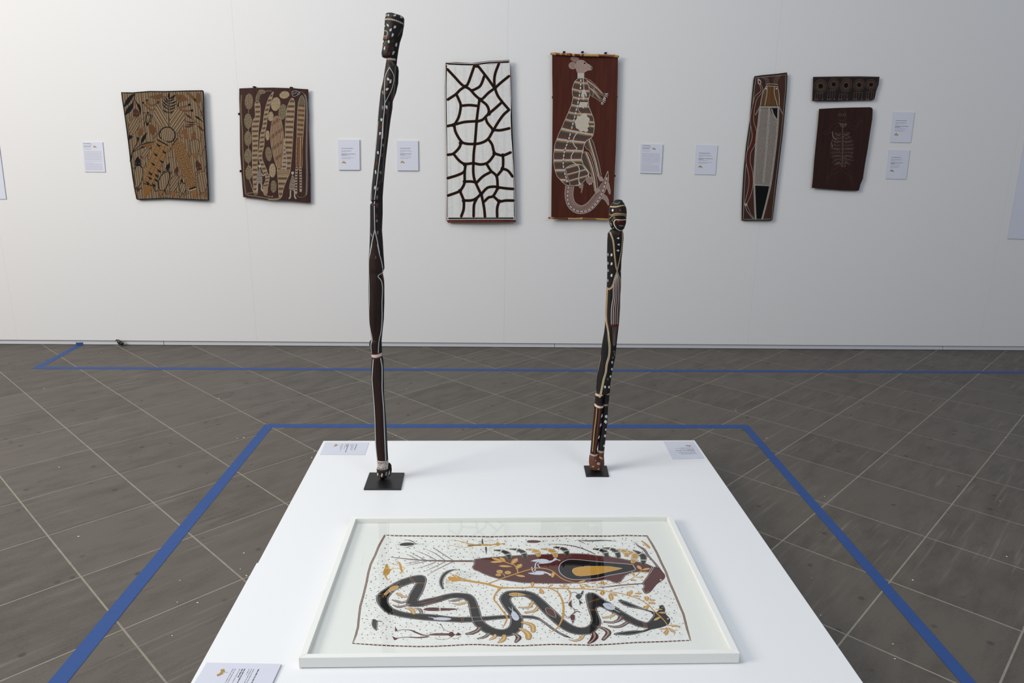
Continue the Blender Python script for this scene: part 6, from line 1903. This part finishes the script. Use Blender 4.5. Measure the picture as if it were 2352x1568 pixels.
fishy(c(1, [(1545, 640), (1590, 650), (1650, 720), (1670, 780), (1640, 820), (1580, 810), (1540, 760), (1520, 700)], 1), (198, 204, 222)); a.L(c(1, [(1555, 640, 16), (1500, 590, 14), (1455, 548, 4)], 1), 10, PLT, 21); a.L(c(1, [(1550, 640, 14), (1545, 590, 12), (1530, 540, 4)], 1), 10, PLT, 21)
a.L(c(1, [(1560, 742), (1640, 735)], 1), 6, (110, 96, 60), 23, False)
fishy(c(1, [(1475, 300), (1530, 272), (1640, 270), (1742, 290), (1800, 310), (1700, 325), (1580, 335), (1500, 325)], 1), PO); a.L(c(1, [(1742, 300, 20), (1850, 325, 12), (1940, 350, 4)], 1), 8, (170, 130, 60), 21)
for dx in (0, 20): a.L(c(1, [(1640 + dx, 275), (1645 + dx, 330)], 1), 7, PW if dx else PB, 23, False)
mo = c(2, [(465, 580), (530, 572), (620, 620), (660, 700), (665, 760), (590, 740), (510, 690), (470, 640)], 1)
fishy(mo, PM); a.dotted(c(2, [(430, 680), (500, 730), (540, 745)], 1), 24, 5, (150, 110, 80), 22)
fishy(c(2, [(1610, 500), (1650, 475), (1742, 480), (1830, 520), (1850, 570), (1800, 610), (1700, 590), (1640, 545)], 1), (186, 194, 208)); a.L(c(3, [(80, 590, 20), (150, 630, 14), (230, 665, 4)], 1), 10, PLT, 21); a.L(c(3, [(90, 600), (200, 668)], 1), 5, (150, 156, 168), 22)
a.L(c(2, [(1690, 500), (1790, 560)], 1), 6, (150, 90, 60), 23)
a.P(c(0, [(1440, 490), (1500, 450), (1620, 440), (1742, 395), (1742, 430), (1640, 490), (1540, 510)], 1), (76, 36, 36), 21); a.dotted(c(0, [(1380, 492), (1450, 480), (1560, 455), (1742, 405)], 1), 30, 6, (190, 170, 120), 22); a.dotted(c(0, [(1520, 505), (1640, 485), (1742, 440)], 1), 30, 6, (190, 170, 120), 22)
a.P(c(1, [(0, 390), (120, 350), (170, 370), (60, 425), (0, 435)], 1), (76, 36, 36), 21); a.dotted(c(1, [(0, 400), (150, 360)], 1), 30, 6, (190, 170, 120), 22)

# -- small curved sticks against the snake
def cs(p, col, lv=24):
    a.part('printed_curved_stick', True)
    p = [(x, y, w * 1.22) for x, y, w in p]
    a.L(p, 40, (112, 100, 62), lv); a.L([(x, y, w - 12) for x, y, w in p], 40, col, lv + 1)
    a.dotted([(x, y) for x, y, w in p], 24, 7.5, PW, lv + 2, 10); a.dotted([(x, y) for x, y, w in p], 24, 7.5, PW, lv + 2, -10)
cs(c(0, [(985, 285, 54), (1040, 315, 66), (1110, 345, 52), (1200, 345, 44)], 1), PO)
cs(c(0, [(885, 412, 30), (980, 440, 60), (1060, 465, 56), (1180, 435, 46)], 1), PM); cs(c(0, [(900, 515, 30), (1000, 550, 60), (1100, 535, 56), (1220, 500, 50)], 1), PM)
cs(c(0, [(1160, 580, 34), (1240, 590, 76), (1290, 630, 80), (1310, 685, 56)], 1), PO); cs(c(0, [(1330, 582, 24), (1420, 595, 60), (1455, 640, 60), (1465, 690, 50)], 1), PM)
cs(c(1, [(275, 432, 26), (380, 425, 60), (470, 405, 50), (560, 385, 40)], 1), PM); cs(c(1, [(360, 482, 30), (460, 498, 60), (560, 475, 56), (640, 448, 46)], 1), PO)
cs(c(1, [(625, 1088, 50), (720, 1075, 86), (830, 1030, 86), (890, 965, 74)], 1), PM); cs(c(1, [(850, 1180, 30), (940, 1165, 60), (1020, 1130, 66), (1065, 1080, 52)], 1), PM)
cs(c(1, [(1085, 1208, 24), (1140, 1180, 60), (1185, 1150, 66), (1195, 1110, 52)], 1), PO); cs(c(1, [(1265, 1260, 40), (1330, 1225, 84), (1370, 1180, 84), (1375, 1125, 76)], 1), PO)
cs(c(1, [(1545, 1082, 46), (1620, 1110, 70), (1665, 1170, 100), (1610, 1250, 56)], 1), PM)
cs(c(2, [(0, 860, 60), (110, 885, 80), (200, 930, 90), (215, 1035, 80)], 1), PO); cs(c(2, [(-50, 985, 50), (60, 1040, 90), (120, 1110, 110), (120, 1180, 90)], 1), PO)
cs(c(2, [(-60, 560, 40), (60, 565, 46), (150, 545, 60), (205, 450, 56)], 1), PO); cs(c(2, [(65, 660, 50), (150, 650, 56), (250, 625, 64), (300, 560, 56)], 1), PO)
cs(c(2, [(935, 1205, 22), (1050, 1225, 56), (1160, 1190, 66), (1225, 1115, 48)], 1), PO); cs(c(2, [(1425, 1060, 60), (1450, 1140, 120), (1400, 1220, 100), (1330, 1270, 60)], 1), PM)
cs(c(2, [(1500, 945, 50), (1640, 990, 80), (1720, 1070, 100), (1620, 1200, 70)], 1), PM)
cs(c(2, [(1625, 765, 46), (1760, 745, 56), (1840, 690, 56)], 1), PO); cs(c(2, [(1645, 850, 50), (1800, 860, 60), (1920, 820, 76), (1970, 750, 90)], 1), PM); cs(c(2, [(1735, 930, 40), (1850, 950, 66), (1980, 930, 76), (2110, 850, 70)], 1), PM)

# -- yellow vine
a.part('printed_vine')
V1 = c(1, [(590, 1060, 66), (760, 1090, 62), (950, 1120, 56), (1050, 1140, 60), (1200, 1185, 56), (1320, 1210, 58), (1500, 1212, 34), (1742, 1212, 34)]) + c(2, [(200, 1200, 32), (500, 1215, 34), (800, 1225, 32), (1200, 1232, 28), (1500, 1255, 26), (1742, 1290, 22)]) + \
     c(3, [(200, 1320, 20), (450, 1390, 20), (650, 1470, 20), (780, 1560, 22)]) + c(3, [(880, 620, 24), (1000, 730, 26), (1100, 830, 22), (1170, 930, 16)], 1)
LVV = 27
a.L(V1, 30, PO, LVV)
a.L(c(1, [(1050, 1130, 24), (1300, 1040, 26), (1500, 970, 30), (1742, 890, 30)]) + c(2, [(250, 825, 26), (450, 830, 26), (600, 880, 26), (720, 980, 26), (850, 1060, 24), (1080, 1120, 20), (1300, 1150, 10)]), 26, PO, LVV)
a.L(c(1, [(1310, 1215, 56), (1230, 1300, 34), (1175, 1400, 32), (1190, 1480, 30), (1250, 1545, 28)]) + c(1, [(1330, 610, 30), (1400, 700, 34), (1430, 770, 32), (1400, 870, 26), (1340, 965, 10)], 1), 30, PO, LVV)
a.L(c(2, [(540, 175, 30), (680, 240, 30), (760, 340, 34), (810, 480, 38), (820, 640, 40), (790, 800, 36), (720, 940, 28), (630, 1020, 20), (530, 1065, 8)], 1), 30, PO, LVV)
a.L(c(2, [(880, 185, 26), (940, 240, 30), (960, 310, 28), (930, 430, 8)], 1), 24, PO, LVV)
a.L(c(3, [(0, 1125, 8), (220, 1115, 10), (420, 1040, 12), (540, 960, 18), (640, 870, 18)]), 14, (206, 156, 84), LVV)
a.L(c(3, [(0, 1285, 8), (200, 1215, 10), (420, 1190, 10), (520, 1225, 6)]), 10, (206, 156, 84), LVV)
a.L(c(2, [(1230, 1190, 6), (1500, 1180, 8), (1742, 1140, 10)]), 8, (206, 156, 84), LVV)
def leaf(x0, y0, x1, y1, w, lv=28):
    m_ = ((x0 + x1) / 2, (y0 + y1) / 2)
    a.L([(x0, y0, 8), (m_[0] * .6 + x0 * .4, m_[1] * .6 + y0 * .4, w * .8), (m_[0] * .6 + x1 * .4, m_[1] * .6 + y1 * .4, w), (x1, y1, 6)], w, PO, lv)
    a.dotted([(x0 * .75 + x1 * .25, y0 * .75 + y1 * .25), (x0 * .1 + x1 * .9, y0 * .1 + y1 * .9)], 20, 7.5, PW, lv + 1)
t1 = 1742
for p in ([(1650, 920), (1635, 840), (1580, 760), (1500, 735), (1380, 690)],): a.L(c(1, p), 26, PO, LVV)
for x0, y0, x1, y1, w in ((1520, 745, 1640, 620, 110), (1610, 840, 1725, 735, 110), (1540, 790, 1265, 775, 76), (1380, 690, 1095, 700, 70), (1380, 690, 1120, 615, 80), (1400, 690, 1290, 605, 90), (1600, 960, 1800, 990, 76)):
    leaf(x0 + t1, y0, x1 + t1, y1, w)
for x, y in ((1285, 890), (1450, 910), (1260, 955)):
    a.E(x + t1, y, 66 if y < 940 else 58, 36 if y < 940 else 26, 0, PO, 28); a.dotted(Art.E(a, x + t1, y, 50, 25, 0, PO, 28), 26, 6, PW, 29, 0, True, False)
a.L(c(1, [(1390, 990), (1365, 940), (1300, 910)]), 18, PO, LVV)
for x0, y0, x1, y1, w in ((3484 + 620, 890, 3484 + 595, 1010, 76), (3484 + 1100, 1115, 3484 + 1270, 1065, 60), (3484 + 190, 1195, 3484 + 210, 1095, 70), (3484 + 350, 1225, 3484 + 410, 1340, 90), (3484 + 520, 1200, 3484 + 610, 1140, 50), (3484 + 820, 1205, 3484 + 730, 1160, 44), (3484 + 820, 1205, 3484 + 845, 1130, 50),
                          (3484 + 830, 1190, 3484 + 940, 1185, 40), (3484 + 1160, 1160, 3484 + 1230, 1230, 70), (3484 + 1240, 1150, 3484 + 1350, 1205, 60), (3484 + 1600, 1140, 3484 + 1510, 1115, 44), (3484 + 1600, 1140, 3484 + 1595, 1075, 70), (3484 + 1610, 1135, 3484 + 1700, 1110, 50), (3484 + 1370, 1125, 3484 + 1480, 1110, 36),
                          (5226 + 640, 860, 5226 + 560, 765, 80), (5226 + 640, 860, 5226 + 810, 825, 76), (5226 + 640, 895, 5226 + 780, 908, 46), (5226 + 495, 970, 5226 + 445, 895, 60), (5226 + 530, 1000, 5226 + 690, 1002, 40), (5226 + 400, 1040, 5226 + 540, 1070, 56),
                          (3484 + 1600, 1270, 3484 + 1595, 1360, 90), (5226 + 20, 1320, 5226 + 165, 1375, 54), (5226 + 10, 1320, 5226 + 45, 1465, 96), (5226 + 400, 1380, 5226 + 370, 1290, 80), (5226 + 400, 1370, 5226 + 445, 1260, 70), (5226 + 500, 1325, 5226 + 655, 1325, 60), (5226 + 460, 1370, 5226 + 605, 1385, 60),
                          (5226 + 745, 1475, 5226 + 745, 1380, 100), (5226 + 790, 1460, 5226 + 920, 1460, 60), (5226 + 770, 1500, 5226 + 920, 1525, 64), (5226 + 775, 1560, 5226 + 695, 1645, 100),
                          (5226 + 920, 1045 + 595, 5226 + 1060, 1045 + 605, 40), (5226 + 970, 1045 + 665, 5226 + 1150, 1045 + 668, 60), (5226 + 1030, 1045 + 740, 5226 + 885, 1045 + 825, 70), (5226 + 1180, 1045 + 915, 5226 + 1420, 1045 + 940, 60),
                          (5226 + 1180, 1045 + 970, 5226 + 1320, 1045 + 1070, 70), (5226 + 1160, 1045 + 970, 5226 + 1120, 1045 + 1120, 76), (5226 + 1140, 1045 + 980, 5226 + 985, 1045 + 1000, 46)):
    leaf(x0, y0, x1, y1, w)

# -- hand and crescent
a.part('printed_hand_and_crescent')
a.P(c(1, [(590, 1030), (520, 1010), (470, 980), (420, 960), (330, 940), (320, 955), (380, 1000), (290, 985), (240, 1005), (270, 1050), (200, 1075), (215, 1090), (320, 1075), (330, 1095), (200, 1108), (200, 1118), (340, 1100), (430, 1082), (520, 1080), (590, 1090)]), PO, 10)
for p in ([(300, 950), (330, 1000)], [(370, 950), (440, 1010)], [(220, 1050), (270, 1060)], [(220, 1080), (310, 1075)]): a.L(c(1, p), 9, PW, 11, False)
for dx, cc in ((0, PW), (14, PB), (28, PW)): a.L(c(1, [(545 + dx, 1035), (515 + dx, 1085)]), 12, cc, 12, False)
cr_p = c(1, [(150, 1225, 60), (120, 1150, 84), (120, 1060, 92), (170, 960, 96), (260, 890, 90), (370, 855, 56), (480, 855, 22)])
a.L(cr_p, 80, (100, 84, 80), 11); a.L([(x, y, w - 10) for x, y, w in cr_p], 80, PB, 12)
q = [(x, y) for x, y, w in cr_p]
off = np.interp(np.linspace(0, 1, len(curve(q))), np.linspace(0, 1, 7), [w for x, y, w in cr_p]) / 2 - 14
a.dotted(q, 22, 7.5, PW, 13, off); a.dotted(q, 22, 7.5, PW, 13, -off)
for x0, y0, x1, y1 in ((480, 860, 800, 950), (470, 870, 770, 980), (430, 890, 720, 1000), (400, 900, 680, 1020), (390, 925, 640, 1035), (200, 1120, 650, 1190), (200, 1145, 620, 1230), (200, 1170, 630, 1255), (190, 1200, 610, 1280), (190, 1230, 610, 1298)):
    a.L(c(1, [(x0, y0), ((x0 + x1) / 2, (y0 + y1) / 2 - 8), (x1, y1)]), 4.5, (58, 64, 62), 9)

# -- little figures and insects
a.part('printed_small_figures')
def bug(pts, col, dots=True):
    a.part('printed_insect', True)
    a.P(pts, col, 6, True)
    if dots: a.dotted(pts, 30, 7.5, PW, 7, 0, True)
bug([(1020, 355), (1060, 325), (1150, 308), (1260, 310), (1330, 335), (1280, 365), (1150, 378), (1050, 372)], PB)
a.L([(1310, 345, 30), (1360, 335, 24), (1410, 338, 8)], 20, PB, 6); a.L([(1120, 258, 12), (1220, 265, 20), (1300, 295, 22), (1350, 330, 10)], 14, PB, 6); a.L([(1120, 415, 8), (1200, 400, 16), (1290, 375, 12)], 12, PB, 6)
a.L([(950, 312), (1060, 318)], 3, (90, 90, 90), 6); a.L([(950, 395), (1050, 380)], 3, (90, 90, 90), 6); a.L([(1400, 338), (1560, 334)], 3, (90, 90, 90), 6)
bug(c(2, [(80, 290), (130, 265), (220, 260), (330, 270), (370, 292), (300, 315), (180, 318), (110, 310)]), PM)
a.L(c(2, [(370, 290), (420, 285), (480, 265)]), 4, PM, 6); a.L(c(2, [(380, 290), (490, 292)]), 4, PM, 6); a.L(c(2, [(50, 250), (110, 262)]), 3, PM, 6); a.L(c(2, [(40, 335), (120, 320)]), 3, PM, 6)
bug([(1500, 1650), (1560, 1615), (1700, 1605), (1850, 1615), (1980, 1620), (2120, 1625), (2200, 1645), (2080, 1662), (1900, 1675), (1700, 1680), (1560, 1672)], PM)
for x in (1815, 1838): a.L([(x, 1612), (x + 8, 1672)], 10, PW, 8, False)
for p in ([(1742, 1560), (1950, 1615)], [(2040, 1565), (2140, 1620)], [(1650, 1570), (1800, 1600)], [(2200, 1640), (2310, 1632)], [(2200, 1648), (2310, 1665)], [(1750, 1690), (1860, 1675)], [(1950, 1685), (2060, 1665)]): a.L(p, 3, (120, 90, 96), 6, False)
# yellow kangaroo-like figure
a.part('printed_animal', True)
a.P([(740, 770), (760, 740), (790, 745), (810, 820), (850, 850), (830, 910), (780, 960), (740, 985), (705, 940), (705, 880), (725, 820)], PO, 6, True); a.dotted([(712, 860), (710, 930), (760, 970), (820, 920)], 24, 7, (50, 40, 30), 7)
for y in (815, 828): a.L([(722, y), (812, y)], 8, PLT, 8, False)
for y in (950, 962): a.L([(705, y), (770, y)], 8, PLT, 8, False)
a.L([(740, 970, 34), (770, 1030, 26), (795, 1055, 20), (840, 1020, 10)], 20, PO, 6); a.L([(840, 860, 40), (900, 830, 22), (1000, 825, 18), (1050, 845, 18)], 20, PO, 6); a.dotted([(860, 850), (930, 828), (1040, 835)], 24, 7.5, PW, 7)
a.L([(870, 668, 8), (960, 685, 14), (1020, 710, 30), (1045, 780, 52), (1060, 850, 46), (1080, 890, 30)], 20, PO, 6); a.L([(820, 705, 8), (920, 750, 14), (1000, 760, 14)], 10, (190, 150, 90), 6); a.L([(930, 740), (980, 735)], 6, PO, 6)
a.L([(1080, 870), (1140, 815)], 14, PO, 6); a.L([(1070, 880), (1040, 930)], 18, PO, 6); a.L([(1085, 880), (1110, 920)], 14, PO, 6)
# running figure, upper
a.part('printed_figure', True)
a.L(c(1, [(240, 265, 6), (380, 262, 14), (520, 292, 22), (650, 328, 26), (760, 345, 36)]), 18, PO, 6); a.L(c(1, [(230, 400, 6), (300, 368, 12), (420, 385, 14), (540, 412, 16), (660, 395, 22), (760, 375, 34)]), 18, PO, 6)
a.L(c(1, [(660, 365, 44), (780, 362, 56), (950, 355, 60), (1100, 358, 50), (1200, 350, 34)]), 50, PO, 7); a.L(c(1, [(670, 365), (780, 365), (900, 360)]), 26, PB, 8); a.dotted(c(1, [(670, 365), (900, 360), (1170, 358)]), 32, 6, PW, 9)
a.P(c(1, [(1190, 345), (1240, 300), (1310, 330), (1310, 350), (1250, 375)]), PO, 8); a.P(c(1, [(1330, 340), (1380, 315), (1400, 340), (1380, 358)]), PO, 8); a.L(c(1, [(1300, 342), (1350, 340)]), 12, PO, 8)
a.L(c(1, [(1260, 310, 12), (1200, 285, 10), (1110, 262, 10), (1040, 280, 8), (950, 302, 6)]), 10, PO, 7); a.L(c(1, [(1240, 370, 14), (1150, 405, 10), (1070, 440, 8), (1040, 475, 5)]), 10, PO, 7)
a.L(c(1, [(938, 230, 14), (940, 300, 34), (940, 335, 12)]), 22, (44, 48, 50), 6); a.L(c(1, [(888, 320), (960, 322)]), 10, (60, 62, 66), 6); a.L(c(1, [(1012, 400, 26), (1014, 440, 40), (1020, 545, 8)]), 22, (52, 60, 58), 6)
# lying figure, lower left
a.part('printed_figure', True)
y_ = 1045
a.P([(935, y_ + 945), (950, y_ + 960), (985, y_ + 1020), (960, y_ + 1042), (932, y_ + 1040)], PM, 6); a.P([(868, y_ + 1130), (930, y_ + 1165), (985, y_ + 1170), (990, y_ + 1190), (930, y_ + 1220)], PM, 6)
a.L([(970, y_ + 1025, 16), (1100, y_ + 1008, 22), (1250, y_ + 1018, 34), (1350, y_ + 1060, 46), (1480, y_ + 1110, 40), (1600, y_ + 1125, 34)], 30, PM, 6); a.L([(980, y_ + 1175, 20), (1100, y_ + 1160, 26), (1250, y_ + 1158, 32), (1400, y_ + 1165, 44), (1580, y_ + 1150, 46)], 30, PM, 6)
a.dotted([(1000, y_ + 1022), (1100, y_ + 1010), (1240, y_ + 1015)], 22, 7, (200, 190, 196), 7); a.dotted([(1000, y_ + 1172), (1100, y_ + 1160), (1220, y_ + 1158)], 22, 7, (200, 190, 196), 7); a.dotted([(1430, y_ + 1128), (1600, y_ + 1120)], 30, 9, (190, 150, 80), 8)
a.L([(1630, y_ + 1110, 40), (1742, y_ + 1100, 84), (1880, y_ + 1100, 88), (1990, y_ + 1100, 76)], 60, PM, 7)
for o_ in (-24, 0, 22): a.dotted([(1660, y_ + 1100 + o_ * .5), (1960, y_ + 1100 + o_ * .5)], 26, 6, (190, 150, 140), 8)
a.P([(2010, y_ + 1070), (2080, y_ + 1045), (2140, y_ + 1110), (2080, y_ + 1150), (2010, y_ + 1135)], PM, 8); a.P([(2160, y_ + 1090), (2200, y_ + 1060), (2270, y_ + 1105), (2220, y_ + 1125), (2160, y_ + 1120)], PM, 8); a.L([(2120, y_ + 1110), (2180, y_ + 1110)], 14, PM, 8)
a.L([(2080, y_ + 1060, 20), (1980, y_ + 1035, 14), (1900, y_ + 985, 16), (1870, y_ + 930, 20), (1840, y_ + 895, 30)], 16, PM, 7); a.dotted([(2050, y_ + 1050), (1960, y_ + 1025), (1890, y_ + 970), (1860, y_ + 915)], 26, 7.5, PW, 8)
a.L([(2080, y_ + 1140, 20), (2000, y_ + 1185, 14), (1880, y_ + 1205, 14), (1780, y_ + 1195, 12), (1742, y_ + 1165, 8)], 14, PM, 7); a.dotted([(2050, y_ + 1160), (1960, y_ + 1195), (1850, y_ + 1205)], 28, 7.5, PW, 8)
a.L([(2260, y_ + 1135), (2200, y_ + 1165), (2140, y_ + 1190)], 10, (60, 50, 64), 7)
# axe-like shape
a.part('printed_axe', True)
a.P([(480, y_ + 810), (520, y_ + 795), (560, y_ + 815), (590, y_ + 850), (590, y_ + 920), (575, y_ + 1020), (540, y_ + 1015), (490, y_ + 970), (460, y_ + 890)], (50, 54, 56), 6, True); a.dotted([(480, y_ + 830), (468, y_ + 900), (500, y_ + 965), (550, y_ + 1005), (572, y_ + 960), (575, y_ + 860)], 28, 7.5, PW, 7)
a.L([(570, y_ + 830, 28), (640, y_ + 840, 26), (695, y_ + 850, 6)], 20, (60, 62, 64), 6)
# two pale birds on the fish
a.part('printed_birds', True)
for sy, yy in ((1, 0), (-1, 1)):
    f_ = (lambda x, y: (3484 + x, y)) if sy == 1 else (lambda x, y: (3484 + x - 62 if x < 500 else 3484 + x - 100, 812 - (y - 812) * .82))
    a.P([f_(*p) for p in [(165, 680), (230, 655), (310, 640), (400, 635), (480, 645), (545, 675), (600, 665), (640, 620), (665, 615), (700, 645), (765, 662), (750, 675), (680, 655), (620, 685), (560, 715), (480, 728), (380, 735), (300, 695), (220, 690)]], (206, 210, 220), 8)
    a.L([f_(*p) for p in [(300, 700), (265, 730), (255, 790), (245, 820)]], 22, (206, 210, 220), 8); a.L([f_(*p) for p in [(370, 720), (310, 745), (330, 790), (350, 815)]], 20, (206, 210, 220), 8)
    a.L([f_(*p) for p in [(300, 650), (295, 690)]], 5, PB, 9); a.L([f_(*p) for p in [(530, 670), (540, 720)]], 5, PB, 9)
# birds on the vine
a.part('printed_birds', True)
for pts, col, tl in (([(1120, 1330), (1160, 1330), (1200, 1270), (1228, 1265), (1215, 1330), (1170, 1420), (1130, 1455), (1080, 1420), (1060, 1370), (1090, 1345)], (46, 54, 58), 1), ([(925, 1515), (985, 1445), (985, 1520), (990, 1570), (1010, 1620), (960, 1600), (915, 1560)], PM, 0),
                     ([(960, 1760), (1000, 1735), (1050, 1760), (1055, 1830), (1035, 1880), (1010, 1935), (980, 1880), (945, 1800)], PM, 0)):
    q = c(2, pts); a.P(q, col, 28); a.dotted(q, 30, 7.5, PW, 29, 0, True, False)
a.P(c(2, [(1130, 1455), (1160, 1470), (1215, 1530), (1170, 1525), (1145, 1565)]), (46, 54, 58), 28); a.L(c(2, [(960, 1320), (1040, 1300), (1110, 1335)]), 14, (90, 80, 90), 28); a.L(c(2, [(1150, 1350), (1190, 1355)]), 14, PLT, 30)
a.L(c(2, [(820, 1520), (860, 1510), (925, 1515)]), 16, (150, 110, 110), 28); a.L(c(2, [(1010, 1620), (1050, 1650), (1090, 1650)]), 16, PM, 28); a.L(c(2, [(1050, 1650), (1035, 1690)]), 12, PM, 28)
a.L(c(2, [(1000, 1740), (1070, 1690), (1100, 1680), (1150, 1705)]), 22, PM, 28); a.L(c(2, [(840, 1740), (880, 1790), (945, 1800)]), 14, (120, 70, 70), 28); a.L(c(2, [(820, 1800), (930, 1830)]), 10, (120, 90, 90), 28); a.L(c(2, [(970, 1868), (1045, 1868)]), 12, PLT, 30)
# faint pencil signature in the margin
a.part('pencil_signature')
rg = random.Random(12)
x, y = 330, 530
while y < 780:
    a.L([(x + rg.uniform(-18, 18), y), (x - 22 + rg.uniform(-10, 14), y + rg.uniform(4, 18)), (x + rg.uniform(-12, 22), y + rg.uniform(10, 24))], 3.5, (206, 206, 204), 1)
    y += 21; x -= 5
a.build(fr)
